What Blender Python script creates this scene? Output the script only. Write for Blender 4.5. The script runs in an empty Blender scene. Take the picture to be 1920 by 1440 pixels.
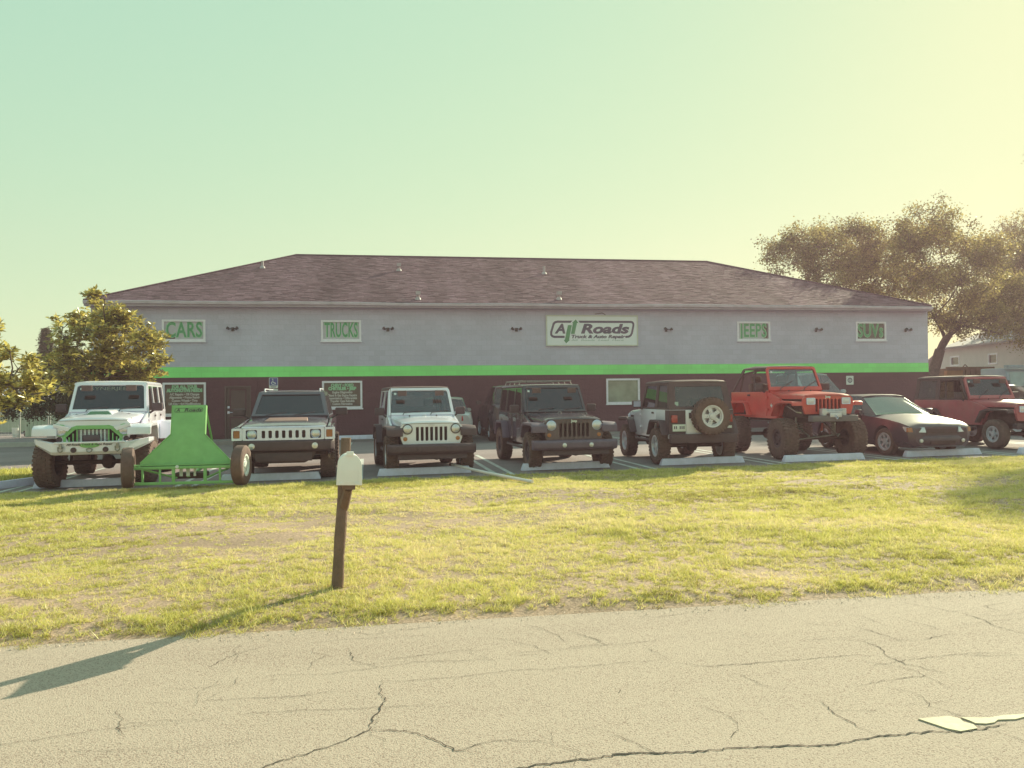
import bpy, bmesh, math, random
import numpy as np
from mathutils import Vector, Matrix, noise
from mathutils.geometry import tessellate_polygon
R_ = math.radians
random.seed(7)
SC = bpy.context.scene
COL = SC.collection

# ------------------------------------------------------------------ camera
cam_d = bpy.data.cameras.new('camera')
cam_d.sensor_width = 36.0
cam_d.lens = 1507.0 / 1920.0 * 36.0
cam_d.clip_start = 0.05
cam_d.clip_end = 3000
cam = bpy.data.objects.new('camera', cam_d)
COL.objects.link(cam)
cam.matrix_world = (Matrix.Translation((0, 0, 1.6)) @ Matrix.Rotation(R_(-9.4), 4, 'Z')
                    @ Matrix.Rotation(math.pi / 2 + math.atan(21 / 1507.0), 4, 'X') @ Matrix.Rotation(R_(-0.68), 4, 'Z'))
SC.camera = cam

# ------------------------------------------------------------------ sky and sun
SUN_AZ = 46.0      # degrees from +Y towards +X
SUN_EL = 25.5
SKY_GAIN = (2.44, 3.92, 3.36)
world = bpy.data.worlds.new('World')
SC.world = world
world.use_nodes = True
wn = world.node_tree
wn.nodes.clear()
w_out = wn.nodes.new('ShaderNodeOutputWorld')
w_bg = wn.nodes.new('ShaderNodeBackground')
w_sky = wn.nodes.new('ShaderNodeTexSky')
w_sky.sky_type = 'NISHITA'
w_sky.sun_disc = False
w_sky.sun_elevation = R_(SUN_EL)
w_sky.sun_rotation = R_(SUN_AZ)
w_sky.air_density = 1.0
w_sky.dust_density = 0.2
w_sky.ozone_density = 1.0
# the camera's faded-film response to the sky: each channel compressed by its own exponent
w_sep = wn.nodes.new('ShaderNodeSeparateColor')
w_com = wn.nodes.new('ShaderNodeCombineColor')
wn.links.new(w_sky.outputs['Color'], w_sep.inputs['Color'])
for ch, gain, expo in (('Red', SKY_GAIN[0], 0.40), ('Green', SKY_GAIN[1], 0.20), ('Blue', SKY_GAIN[2], 0.03)):
    pw = wn.nodes.new('ShaderNodeMath')
    pw.operation = 'POWER'
    pw.inputs[1].default_value = expo
    ml = wn.nodes.new('ShaderNodeMath')
    ml.operation = 'MULTIPLY'
    ml.inputs[1].default_value = gain
    wn.links.new(w_sep.outputs[ch], pw.inputs[0])
    wn.links.new(pw.outputs['Value'], ml.inputs[0])
    wn.links.new(ml.outputs['Value'], w_com.inputs[ch])
wn.links.new(w_com.outputs['Color'], w_bg.inputs['Color'])
w_bg.inputs['Strength'].default_value = 0.10
wn.links.new(w_bg.outputs['Background'], w_out.inputs['Surface'])

sun_d = bpy.data.lights.new('sun', 'SUN')
sun_d.energy = 5.0
sun_d.angle = R_(0.53)
sun_d.color = (1.0, 0.97, 0.66)
sun = bpy.data.objects.new('sun', sun_d)
COL.objects.link(sun)
_sd = Vector((math.sin(R_(SUN_AZ)) * math.cos(R_(SUN_EL)), math.cos(R_(SUN_AZ)) * math.cos(R_(SUN_EL)), math.sin(R_(SUN_EL))))
sun.rotation_euler = _sd.to_track_quat('Z', 'Y').to_euler()
sun.location = _sd * 60

vs = SC.view_settings
vs.view_transform = 'Standard'
vs.look = 'None'
vs.exposure = 0.65
vs.gamma = 1.0
vs.use_curve_mapping = False
SC.cycles.max_bounces = 6
SC.cycles.transparent_max_bounces = 12
SC.cycles.caustics_reflective = False
SC.cycles.caustics_refractive = False

# ------------------------------------------------------------------ materials
def lin(c):
    c = c / 255.0
    return c / 12.92 if c <= 0.04045 else ((c + 0.055) / 1.055) ** 2.4
def S(r, g, b):
    return (lin(r), lin(g), lin(b))

MATS = {}
def nd(t, kind, **kw):
    n = t.nodes.new(kind)
    for k, v in kw.items():
        if k in n.inputs:
            n.inputs[k].default_value = v
        else:
            setattr(n, k, v)
    return n

def pm(name, col, rough=0.6, metal=0.0, coat=0.0, var=0.12, scale=4.0, detail=4.0, bump=0.0, bscale=40.0,
       spec=0.5, dust=None, dust_amt=0.0, sub=None):
    """procedural principled material: base colour broken up by noise, optional settled dust, bump"""
    if name in MATS:
        return MATS[name]
    m = bpy.data.materials.new(name)
    m.use_nodes = True
    t = m.node_tree
    p = t.nodes['Principled BSDF']
    tc = nd(t, 'ShaderNodeTexCoord')
    nz = nd(t, 'ShaderNodeTexNoise', Scale=scale, Detail=detail, Roughness=0.6)
    t.links.new(tc.outputs['Object'], nz.inputs['Vector'])
    mr = nd(t, 'ShaderNodeMapRange')
    mr.inputs['From Min'].default_value = 0.3
    mr.inputs['From Max'].default_value = 0.7
    mr.inputs['To Min'].default_value = 1 - var
    mr.inputs['To Max'].default_value = 1 + var
    t.links.new(nz.outputs['Fac'], mr.inputs['Value'])
    mx = nd(t, 'ShaderNodeMix', data_type='RGBA', blend_type='MULTIPLY')
    mx.inputs['Factor'].default_value = 1
    mx.inputs['A'].default_value = (*col, 1)
    t.links.new(mr.outputs['Result'], mx.inputs['B'])
    out = mx.outputs['Result']
    if dust:
        n2 = nd(t, 'ShaderNodeTexNoise', Scale=2.3, Detail=6.0, Roughness=0.65)
        t.links.new(tc.outputs['Object'], n2.inputs['Vector'])
        m2 = nd(t, 'ShaderNodeMapRange')
        m2.inputs['From Min'].default_value = 0.35
        m2.inputs['From Max'].default_value = 0.75
        m2.inputs['To Max'].default_value = dust_amt
        t.links.new(n2.outputs['Fac'], m2.inputs['Value'])
        mxx = nd(t, 'ShaderNodeMix', data_type='RGBA')
        t.links.new(m2.outputs['Result'], mxx.inputs['Factor'])
        t.links.new(out, mxx.inputs['A'])
        mxx.inputs['B'].default_value = (*dust, 1)
        out = mxx.outputs['Result']
    t.links.new(out, p.inputs['Base Color'])
    p.inputs['Roughness'].default_value = rough
    p.inputs['Metallic'].default_value = metal
    p.inputs['Coat Weight'].default_value = coat
    p.inputs['Coat Roughness'].default_value = 0.06
    p.inputs['Specular IOR Level'].default_value = spec
    if bump > 0:
        nb = nd(t, 'ShaderNodeTexNoise', Scale=bscale, Detail=4.0)
        t.links.new(tc.outputs['Object'], nb.inputs['Vector'])
        b = nd(t, 'ShaderNodeBump', Strength=bump, Distance=0.02)
        t.links.new(nb.outputs['Fac'], b.inputs['Height'])
        t.links.new(b.outputs['Normal'], p.inputs['Normal'])
    MATS[name] = m
    return m

def glass(name, tint=(0.5, 0.52, 0.5), base=0.07, grime=0.0):
    """thin glazing: tinted transparency with a fresnel reflection and a little grime"""
    if name in MATS:
        return MATS[name]
    m = bpy.data.materials.new(name)
    m.use_nodes = True
    t = m.node_tree
    t.nodes.clear()
    o = nd(t, 'ShaderNodeOutputMaterial')
    tr = nd(t, 'ShaderNodeBsdfTransparent', Color=(*tint, 1))
    gl = nd(t, 'ShaderNodeBsdfGlossy', Color=(0.95, 0.82, 1.0, 1), Roughness=0.02)
    lw = nd(t, 'ShaderNodeFresnel', IOR=1.5)
    mr = nd(t, 'ShaderNodeMapRange')
    mr.inputs['To Min'].default_value = base
    mr.inputs['To Max'].default_value = 1.0
    t.links.new(lw.outputs['Fac'], mr.inputs['Value'])
    mx = nd(t, 'ShaderNodeMixShader')
    t.links.new(mr.outputs['Result'], mx.inputs['Fac'])
    t.links.new(tr.outputs['BSDF'], mx.inputs[1])
    t.links.new(gl.outputs['BSDF'], mx.inputs[2])
    df = nd(t, 'ShaderNodeBsdfDiffuse', Color=(0.32, 0.28, 0.28, 1))
    tc = nd(t, 'ShaderNodeTexCoord')
    nz = nd(t, 'ShaderNodeTexNoise', Scale=3.0, Detail=5.0)
    t.links.new(tc.outputs['Object'], nz.inputs['Vector'])
    mm = nd(t, 'ShaderNodeMath', operation='MULTIPLY')
    mm.inputs[1].default_value = grime * 2
    t.links.new(nz.outputs['Fac'], mm.inputs[0])
    mx2 = nd(t, 'ShaderNodeMixShader')
    t.links.new(mm.outputs['Value'], mx2.inputs['Fac'])
    t.links.new(mx.outputs['Shader'], mx2.inputs[1])
    t.links.new(df.outputs['BSDF'], mx2.inputs[2])
    t.links.new(mx2.outputs['Shader'], o.inputs['Surface'])
    MATS[name] = m
    return m

DUST = S(170, 150, 140)
# vehicle materials
M_white = pm('white_paint', (0.86, 0.79, 0.94), 0.25, coat=0.6, var=0.03, dust=(0.55, 0.5, 0.45), dust_amt=0.12)
M_black = pm('black_paint', (0.065, 0.034, 0.060), 0.25, coat=0.7, var=0.15, dust=(0.22, 0.18, 0.18), dust_amt=0.25)
M_char = pm('charcoal_paint', (0.130, 0.090, 0.135), 0.22, metal=0.2, coat=0.7, var=0.1, dust=(0.25, 0.2, 0.2), dust_amt=0.2)
M_red = pm('red_paint', (0.68, 0.06, 0.055), 0.3, coat=0.35, var=0.08, dust=(0.5, 0.3, 0.25), dust_amt=0.18)
M_maroon = pm('maroon_paint', (0.48, 0.085, 0.12), 0.35, coat=0.25, var=0.1, dust=(0.4, 0.26, 0.24), dust_amt=0.3)
M_silver = pm('silver_paint', (0.48, 0.48, 0.54), 0.3, metal=0.5, coat=0.5, var=0.05)
M_plastic = pm('black_plastic', (0.095, 0.053, 0.070), 0.65, var=0.15, scale=9, bump=0.05, bscale=200)
M_fender = pm('grey_plastic', (0.140, 0.092, 0.145), 0.55, var=0.12, scale=7)
M_rubber = pm('tyre_rubber', (0.140, 0.074, 0.074), 0.85, var=0.22, scale=12, dust=(0.24, 0.18, 0.15), dust_amt=0.30)
M_under = pm('underbody', (0.075, 0.038, 0.042), 0.85, var=0.25, scale=8)
M_chrome = pm('chrome', (0.70, 0.72, 1.0), 0.25, metal=0.5, var=0.04)
M_alloy = pm('alloy', (0.64, 0.61, 0.72), 0.32, metal=0.4, var=0.08, scale=8)
M_steel = pm('bare_steel', (0.34, 0.31, 0.31), 0.45, metal=0.7, var=0.2, scale=14)
M_lens = pm('lamp_lens', (0.66, 0.62, 0.72), 0.14, metal=0.4, coat=0.8, var=0.18, scale=60)
M_amber = pm('amber_lens', (0.42, 0.12, 0.03), 0.2, coat=0.8, var=0.1)
M_redlens = pm('red_lens', (0.42, 0.03, 0.03), 0.2, coat=0.8, var=0.1)
M_cloth = pm('seat_cloth', (0.15, 0.09, 0.095), 0.9, var=0.15, scale=20)
M_tan = pm('tan_cloth', (0.30, 0.21, 0.19), 0.9, var=0.15, scale=20)
M_top = pm('soft_top_canvas', (0.105, 0.056, 0.070), 0.8, var=0.15, scale=6, bump=0.15, bscale=9, dust=(0.25, 0.19, 0.19), dust_amt=0.2)
M_green = pm('green_enamel', (0.22, 0.47, 0.17), 0.45, coat=0.1, var=0.1, scale=5, dust=(0.25, 0.4, 0.2), dust_amt=0.25)
M_decal = pm('decal_black', (0.05, 0.04, 0.05), 0.5, var=0.1)
M_whitetrim = pm('white_trim', (0.74, 0.74, 0.76), 0.45, var=0.05)
G_clear = glass('clear_glass', (0.80, 0.84, 0.80), 0.05, 0.05)
G_wind = glass('windscreen_glass', (0.55, 0.57, 0.56), 0.08, 0.08)
G_dark = glass('tinted_glass', (0.14, 0.115, 0.13), 0.05, 0.06)
G_vinyl = glass('vinyl_window', (0.30, 0.27, 0.28), 0.04, 0.22)

# ------------------------------------------------------------------ mesh helpers
class MB:
    def __init__(self):
        self.v = []
        self.f = []
    def add(self, vs_, fs, M=None):
        o = len(self.v)
        for p in vs_:
            p = Vector(p)
            self.v.append((M @ p) if M is not None else p)
        for f in fs:
            self.f.append(tuple(i + o for i in f))
        return self
    def box(self, x0, x1, y0, y1, z0, z1, M=None):
        vs_ = [(x0, y0, z0), (x1, y0, z0), (x1, y1, z0), (x0, y1, z0), (x0, y0, z1), (x1, y0, z1), (x1, y1, z1), (x0, y1, z1)]
        return self.add(vs_, [(0, 3, 2, 1), (4, 5, 6, 7), (0, 1, 5, 4), (1, 2, 6, 5), (2, 3, 7, 6), (3, 0, 4, 7)], M)
    def hexa(self, a, b):
        """two quads (4 points each) joined"""
        return self.add(list(a) + list(b), [(0, 1, 2, 3), (7, 6, 5, 4), (0, 4, 5, 1), (1, 5, 6, 2), (2, 6, 7, 3), (3, 7, 4, 0)])
    def tube(self, pts, rad, n=8, cap=True):
        pts = [Vector(p) for p in pts]
        rs = rad if isinstance(rad, (list, tuple)) else [rad] * len(pts)
        rings = []
        o = len(self.v)
        up = Vector((0.13, 0.21, 0.97))
        for i, p in enumerate(pts):
            d = (pts[min(i + 1, len(pts) - 1)] - pts[max(i - 1, 0)])
            if d.length < 1e-9:
                d = Vector((0, 0, 1))
            d.normalize()
            a = d.cross(up)
            if a.length < 0.05:
                a = d.cross(Vector((1, 0, 0)))
            a.normalize()
            b = d.cross(a)
            for k in range(n):
                t = 2 * math.pi * k / n
                self.v.append(p + (a * math.cos(t) + b * math.sin(t)) * rs[i])
        for i in range(len(pts) - 1):
            for k in range(n):
                k2 = (k + 1) % n
                self.f.append((o + i * n + k, o + i * n + k2, o + (i + 1) * n + k2, o + (i + 1) * n + k))
        if cap:
            self.f.append(tuple(o + k for k in range(n))[::-1])
            self.f.append(tuple(o + (len(pts) - 1) * n + k for k in range(n)))
        return self
    def prism(self, prof, x0, x1, M=None):
        """profile in (y,z) extruded from x0 to x1"""
        return self.plate(prof, [], x0, x1, 'X', M)
    def plate(self, outer, holes, w0, w1, axis='Y', M=None):
        """polygon with holes in (u,v), extruded from w0 to w1; axis Y: (u,v)=(x,z), axis X: (u,v)=(y,z), axis Z: (x,y)"""
        polys = [outer] + list(holes)
        flat = [p for pl in polys for p in pl]
        tris = tessellate_polygon([[Vector((p[0], p[1], 0)) for p in pl] for pl in polys])
        n = len(flat)
        def P(p, w):
            return {'Y': (p[0], w, p[1]), 'X': (w, p[0], p[1]), 'Z': (p[0], p[1], w)}[axis]
        vs_ = [P(p, w0) for p in flat] + [P(p, w1) for p in flat]
        fs = [tuple(t) for t in tris] + [tuple(i + n for i in t[::-1]) for t in tris]
        o = 0
        for pl in polys:
            k = len(pl)
            for i in range(k):
                j = (i + 1) % k
                fs.append((o + i, o + j, o + j + n, o + i + n))
            o += k
        return self.add(vs_, fs, M)
    def lathe(self, prof, n=24, c=(0, 0, 0), axis='X'):
        """profile of (radius, offset along axis); closed ring if the ends meet the axis"""
        o = len(self.v)
        for (r, a) in prof:
            for k in range(n):
                t = 2 * math.pi * k / n
                cs, sn = r * math.cos(t), r * math.sin(t)
                p = {'X': (a, cs, sn), 'Y': (cs, a, sn), 'Z': (cs, sn, a)}[axis]
                self.v.append(Vector(p) + Vector(c))
        for i in range(len(prof) - 1):
            for k in range(n):
                k2 = (k + 1) % n
                self.f.append((o + i * n + k, o + i * n + k2, o + (i + 1) * n + k2, o + (i + 1) * n + k))
        for i, rev in ((0, True), (len(prof) - 1, False)):
            if prof[i][0] > 1e-5:
                r = tuple(o + i * n + k for k in range(n))
                self.f.append(r[::-1] if rev else r)
        return self
    def loft(self, secs, cap=True):
        """half sections (y, [(x,z)...] from low outside to top centre), mirrored and skinned"""
        rings = []
        for y, pts in secs:
            right = [(x, y, z) for x, z in pts]
            left = [(-x, y, z) for x, z in reversed(pts) if x > 1e-6]
            rings.append(right + left)
        return self.skin(rings, cap)
    def skin(self, rings, cap=True, closed=True):
        o = len(self.v)
        n = len(rings[0])
        for r in rings:
            for p in r:
                self.v.append(Vector(p))
        for i in range(len(rings) - 1):
            for k in range(n if closed else n - 1):
                k2 = (k + 1) % n
                self.f.append((o + i * n + k, o + i * n + k2, o + (i + 1) * n + k2, o + (i + 1) * n + k))
        if cap:
            self.f.append(tuple(o + k for k in range(n))[::-1])
            self.f.append(tuple(o + (len(rings) - 1) * n + k for k in range(n)))
        return self
    def mesh(self, name, bevel=0.0, seg=2, smooth=True, ang=35, weld=False):
        bm = bmesh.new()
        bv = [bm.verts.new(p) for p in self.v]
        for f in self.f:
            if len(set(f)) > 2:
                try:
                    bm.faces.new([bv[i] for i in f])
                except ValueError:
                    pass
        if weld:
            bmesh.ops.remove_doubles(bm, verts=bm.verts, dist=1e-4)
        bmesh.ops.recalc_face_normals(bm, faces=bm.faces)
        if bevel > 0:
            bmesh.ops.dissolve_limit(bm, angle_limit=R_(1), verts=bm.verts, edges=bm.edges)
            es = [e for e in bm.edges if len(e.link_faces) == 2 and e.calc_face_angle(0) > R_(28)]
            bmesh.ops.bevel(bm, geom=es, offset=bevel, segments=seg, profile=0.6, affect='EDGES', clamp_overlap=True)
        me = bpy.data.meshes.new(name)
        bm.to_mesh(me)
        bm.free()
        if smooth:
            me.polygons.foreach_set('use_smooth', [True] * len(me.polygons))
            me.set_sharp_from_angle(angle=R_(ang))
        return me
    def build(self, name, mat, parent=None, **kw):
        return link(name, self.mesh(name, **kw), mat, parent)

def link(name, me, mat=None, parent=None, loc=None, rot=None):
    o = bpy.data.objects.new(name, me)
    COL.objects.link(o)
    if mat is not None and len(me.materials) == 0:
        me.materials.append(mat)
    if parent is not None:
        o.parent = parent
    if loc is not None:
        o.location = loc
    if rot is not None:
        o.rotation_euler = rot
    return o

def tag(o, label=None, cat=None, group=None, kind=None):
    for k, v in (('label', label), ('category', cat), ('group', group), ('kind', kind)):
        if v:
            o[k] = v
    return o

def thing(name, label, cat, loc=(0, 0, 0), rz=0.0, group=None):
    o = bpy.data.objects.new(name, None)
    COL.objects.link(o)
    o.empty_display_size = 0.2
    o.location = loc
    o.rotation_euler = (0, 0, rz)
    return tag(o, label, cat, group)

def copy_tree(o, parent=None):
    c = o.copy()
    COL.objects.link(c)
    c.parent = parent
    for ch in list(o.children):
        copy_tree(ch, c)
    return c

_txt = {}
def text_geo(s, size=1.0, shear=0.0, bold=0.0, xs=1.0, spacing=1.0, depth=0.004, align='CENTER'):
    key = (s, size, shear, bold, xs, spacing, depth, align)
    if key in _txt:
        return _txt[key]
    cu = bpy.data.curves.new('lettering', 'FONT')
    cu.body = s
    cu.size = size
    cu.shear = shear
    cu.offset = bold
    cu.space_character = spacing
    cu.extrude = depth
    cu.align_x = align
    cu.align_y = 'CENTER'
    cu.resolution_u = 3
    ob = bpy.data.objects.new('lettering', cu)
    me = ob.to_mesh()
    vs_ = [(v.co.x * xs, v.co.y, v.co.z) for v in me.vertices]
    fs = [tuple(p.vertices) for p in me.polygons]
    ob.to_mesh_clear()
    bpy.data.objects.remove(ob)
    bpy.data.curves.remove(cu)
    _txt[key] = (vs_, fs)
    return vs_, fs

def text(name, s, mat, parent, M, width=None, **kw):
    vs_, fs = text_geo(s, **kw)
    if width and vs_:
        w = max(v[0] for v in vs_) - min(v[0] for v in vs_)
        k = width / w
        vs_ = [(v[0] * k, v[1], v[2]) for v in vs_]
    b = MB().add(vs_, fs, M)
    me = bpy.data.meshes.new(name)
    me.from_pydata([tuple(v) for v in b.v], [], b.f)
    return link(name, me, mat, parent)

def FACE(x, y, z):
    """local (u,v,w) -> world with the lettering upright and facing -Y"""
    return Matrix(((1, 0, 0, x), (0, 0, -1, y), (0, 1, 0, z), (0, 0, 0, 1)))

def rrect(x0, x1, y0, y1, r, n=4):
    pts = []
    for cx, cy, a0 in ((x1 - r, y0 + r, -90), (x1 - r, y1 - r, 0), (x0 + r, y1 - r, 90), (x0 + r, y0 + r, 180)):
        for i in range(n + 1):
            a = R_(a0 + 90 * i / n)
            pts.append((cx + r * math.cos(a), cy + r * math.sin(a)))
    return pts

def rect(x0, x1, y0, y1):
    return [(x0, y0), (x1, y0), (x1, y1), (x0, y1)]

def circ(cx, cy, r, n=20):
    return [(cx + r * math.cos(2 * math.pi * i / n), cy + r * math.sin(2 * math.pi * i / n)) for i in range(n)]

def boolean_cut(me, cutters):
    a = bpy.data.objects.new('tmp', me)
    COL.objects.link(a)
    tmp = []
    for c in cutters:
        ob = bpy.data.objects.new('tmpc', c)
        COL.objects.link(ob)
        tmp.append(ob)
        md = a.modifiers.new('b', 'BOOLEAN')
        md.operation = 'DIFFERENCE'
        md.solver = 'EXACT'
        md.object = ob
    dg = bpy.context.evaluated_depsgraph_get()
    r = bpy.data.meshes.new_from_object(a.evaluated_get(dg))
    bpy.data.objects.remove(a)
    for ob in tmp:
        bpy.data.objects.remove(ob)
    return r

# ------------------------------------------------------------------ the ground
def lot_z(x):
    return 0.009 * (max(-16.0, min(24.0, x)) - 3.5)

def smooth01(t):
    t = max(0.0, min(1.0, t))
    return t * t * (3 - 2 * t)

ROAD_EDGE = 5.82
LAWN_EDGE = 15.95
def lawn_z(x, y):
    t = smooth01((y - ROAD_EDGE) / (LAWN_EDGE - ROAD_EDGE))
    z = (-0.030 + 0.050 * smooth01((y - ROAD_EDGE + 0.02) / 0.30)) * (1 - t) + (lot_z(x) + 0.0) * t
    mid = math.sin(math.pi * max(0, min(1, (y - ROAD_EDGE) / (LAWN_EDGE - ROAD_EDGE))))
    z += 0.035 * mid
    z += mid * (0.075 * noise.noise((x * 0.35, y * 0.5, 1.3)) + 0.045 * noise.noise((x * 1.1, y * 1.6, 5.1)) + 0.02 * noise.noise((x * 3.1, y * 3.5, 2.2)))
    return z
def bare(x, y):
    """0..1: how worn the turf is here"""
    b = 0.0
    for cx, cy, rx, ry, s in ((-1.4, 10.6, 2.6, 1.0, 0.95), (0.9, 10.0, 1.6, 0.7, 0.8), (-0.3, 12.2, 1.6, 0.5, 0.6), (2.4, 10.6, 1.0, 0.4, 0.6), (-4.0, 11.6, 1.6, 0.7, 0.5),
                              (5.4, 14.5, 1.2, 0.3, 0.55), (9.0, 15.0, 3.0, 0.45, 0.55), (3.4, 6.6, 0.5, 0.25, 0.7), (-1.2, 8.8, 1.6, 0.4, 0.45), (6.0, 8.4, 1.2, 0.3, 0.35)):
        d = ((x - cx) / rx) ** 2 + ((y - cy) / ry) ** 2
        b = max(b, s * math.exp(-d))
    n = noise.noise((x * 0.9, y * 1.5, 9.0)) * 0.5 + noise.noise((x * 2.4, y * 4.0, 3.0)) * 0.4
    return max(0.0, min(1.0, b + n * 0.55))

def asphalt(name, col, fine=140.0, contrast=0.45, patch=0.16, bump=0.6, stretch=(1, 1, 1), dark=None):
    m = bpy.data.materials.new(name)
    m.use_nodes = True
    t = m.node_tree
    p = t.nodes['Principled BSDF']
    tc = nd(t, 'ShaderNodeTexCoord')
    a = nd(t, 'ShaderNodeTexNoise', Scale=fine, Detail=3.0, Roughness=0.7)
    b = nd(t, 'ShaderNodeTexNoise', Scale=0.5, Detail=6.0, Roughness=0.62)
    v = nd(t, 'ShaderNodeTexVoronoi', Scale=fine * 0.75)
    mp = nd(t, 'ShaderNodeMapping')
    mp.inputs['Scale'].default_value = stretch
    t.links.new(tc.outputs['Object'], mp.inputs['Vector'])
    t.links.new(tc.outputs['Object'], a.inputs['Vector'])
    t.links.new(tc.outputs['Object'], v.inputs['Vector'])
    t.links.new(mp.outputs['Vector'], b.inputs['Vector'])
    def rng(src, lo, hi, fmin=0.3, fmax=0.7):
        r = nd(t, 'ShaderNodeMapRange')
        r.inputs['From Min'].default_value = fmin
        r.inputs['From Max'].default_value = fmax
        r.inputs['To Min'].default_value = lo
        r.inputs['To Max'].default_value = hi
        t.links.new(src, r.inputs['Value'])
        return r.outputs['Result']
    ra = rng(a.outputs['Fac'], 1 - contrast, 1 + contrast)
    rb = rng(b.outputs['Fac'], 1 - patch, 1 + patch)
    rv = rng(v.outputs['Distance'], 0.84, 1.08, 0.0, 0.6)
    m1 = nd(t, 'ShaderNodeMath', operation='MULTIPLY')
    t.links.new(ra, m1.inputs[0])
    t.links.new(rb, m1.inputs[1])
    m2 = nd(t, 'ShaderNodeMath', operation='MULTIPLY')
    t.links.new(m1.outputs['Value'], m2.inputs[0])
    t.links.new(rv, m2.inputs[1])
    mx = nd(t, 'ShaderNodeMix', data_type='RGBA', blend_type='MULTIPLY')
    mx.inputs['Factor'].default_value = 1
    mx.inputs['A'].default_value = (*col, 1)
    t.links.new(m2.outputs['Value'], mx.inputs['B'])
    res = mx.outputs['Result']
    if dark:
        rp_ = nd(t, 'ShaderNodeMapRange')
        rp_.inputs['From Min'].default_value = 0.62
        rp_.inputs['From Max'].default_value = 1.05
        t.links.new(m2.outputs['Value'], rp_.inputs['Value'])
        m4 = nd(t, 'ShaderNodeMix', data_type='RGBA')
        t.links.new(rp_.outputs['Result'], m4.inputs['Factor'])
        m4.inputs['A'].default_value = (*dark, 1)
        m4.inputs['B'].default_value = (*col, 1)
        res = m4.outputs['Result']
    t.links.new(res, p.inputs['Base Color'])
    p.inputs['Roughness'].default_value = 0.9
    p.inputs['Specular IOR Level'].default_value = 0.25
    bp = nd(t, 'ShaderNodeBump', Strength=bump, Distance=0.01)
    t.links.new(a.outputs['Fac'], bp.inputs['Height'])
    t.links.new(bp.outputs['Normal'], p.inputs['Normal'])
    return m

M_road = asphalt('road_asphalt', (0.53, 0.405, 0.355), 120.0, 0.52, 0.14, 0.7, (0.30, 1.6, 1), (0.27, 0.175, 0.155))
M_lot = asphalt('lot_asphalt', (0.285, 0.215, 0.235), 60.0, 0.30, 0.18, 0.5)
M_soil = asphalt('sandy_soil', (0.40, 0.26, 0.20), 40.0, 0.45, 0.30, 0.8)
M_far = asphalt('far_turf', (0.16, 0.16, 0.07), 8.0, 0.35, 0.30, 0.3)
M_crack = pm('crack_dark', (0.055, 0.040, 0.038), 0.95, var=0.3, scale=30)
M_linep = pm('worn_white_line', (0.66, 0.64, 0.66), 0.7, var=0.2, scale=9, detail=8, dust=(0.32, 0.26, 0.25), dust_amt=0.6)
M_linec = pm('worn_cream_line', (0.64, 0.55, 0.39), 0.75, var=0.2, scale=24, detail=8, dust=(0.42, 0.33, 0.27), dust_amt=0.9)
M_stop = pm('painted_concrete', (0.76, 0.69, 0.94), 0.75, var=0.10, scale=6, detail=8, dust=(0.34, 0.30, 0.32), dust_amt=0.35, bump=0.2, bscale=60)

def sheet(name, xs, ys, zf, mat, kind='structure'):
    vs_ = [(x, y, zf(x, y)) for y in ys for x in xs]
    nx = len(xs)
    fs = [(j * nx + i, j * nx + i + 1, (j + 1) * nx + i + 1, (j + 1) * nx + i) for j in range(len(ys) - 1) for i in range(nx - 1)]
    me = bpy.data.meshes.new(name)
    me.from_pydata(vs_, [], fs)
    me.polygons.foreach_set('use_smooth', [True] * len(me.polygons))
    o = link(name, me, mat)
    if kind:
        o['kind'] = kind
    return o

def fr(a, b, n):
    return [a + (b - a) * i / (n - 1) for i in range(n)]

sheet('ground', fr(-900, 900, 9), fr(-300, 1500, 9), lambda x, y: -0.45, M_far)
road = sheet('road', fr(-60, 60, 25), fr(-5.0, ROAD_EDGE + 0.1, 5), lambda x, y: -0.02, M_road)
lot = sheet('parking_lot', fr(-16, 24, 41), fr(LAWN_EDGE - 0.7, 62, 24), lambda x, y: lot_z(x), M_lot)
sheet('side_yard', fr(-70, -16, 4), fr(LAWN_EDGE - 0.7, 62, 4), lambda x, y: lot_z(x), M_lot)
sheet('side_lot', fr(24, 80, 4), fr(LAWN_EDGE - 0.7, 62, 4), lambda x, y: lot_z(x), M_lot)
lawn = sheet('lawn', fr(-16, 24, 201), fr(ROAD_EDGE - 0.06, LAWN_EDGE + 0.15, 61), lambda x, y: lawn_z(x, y) + 0.004, M_soil)

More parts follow.
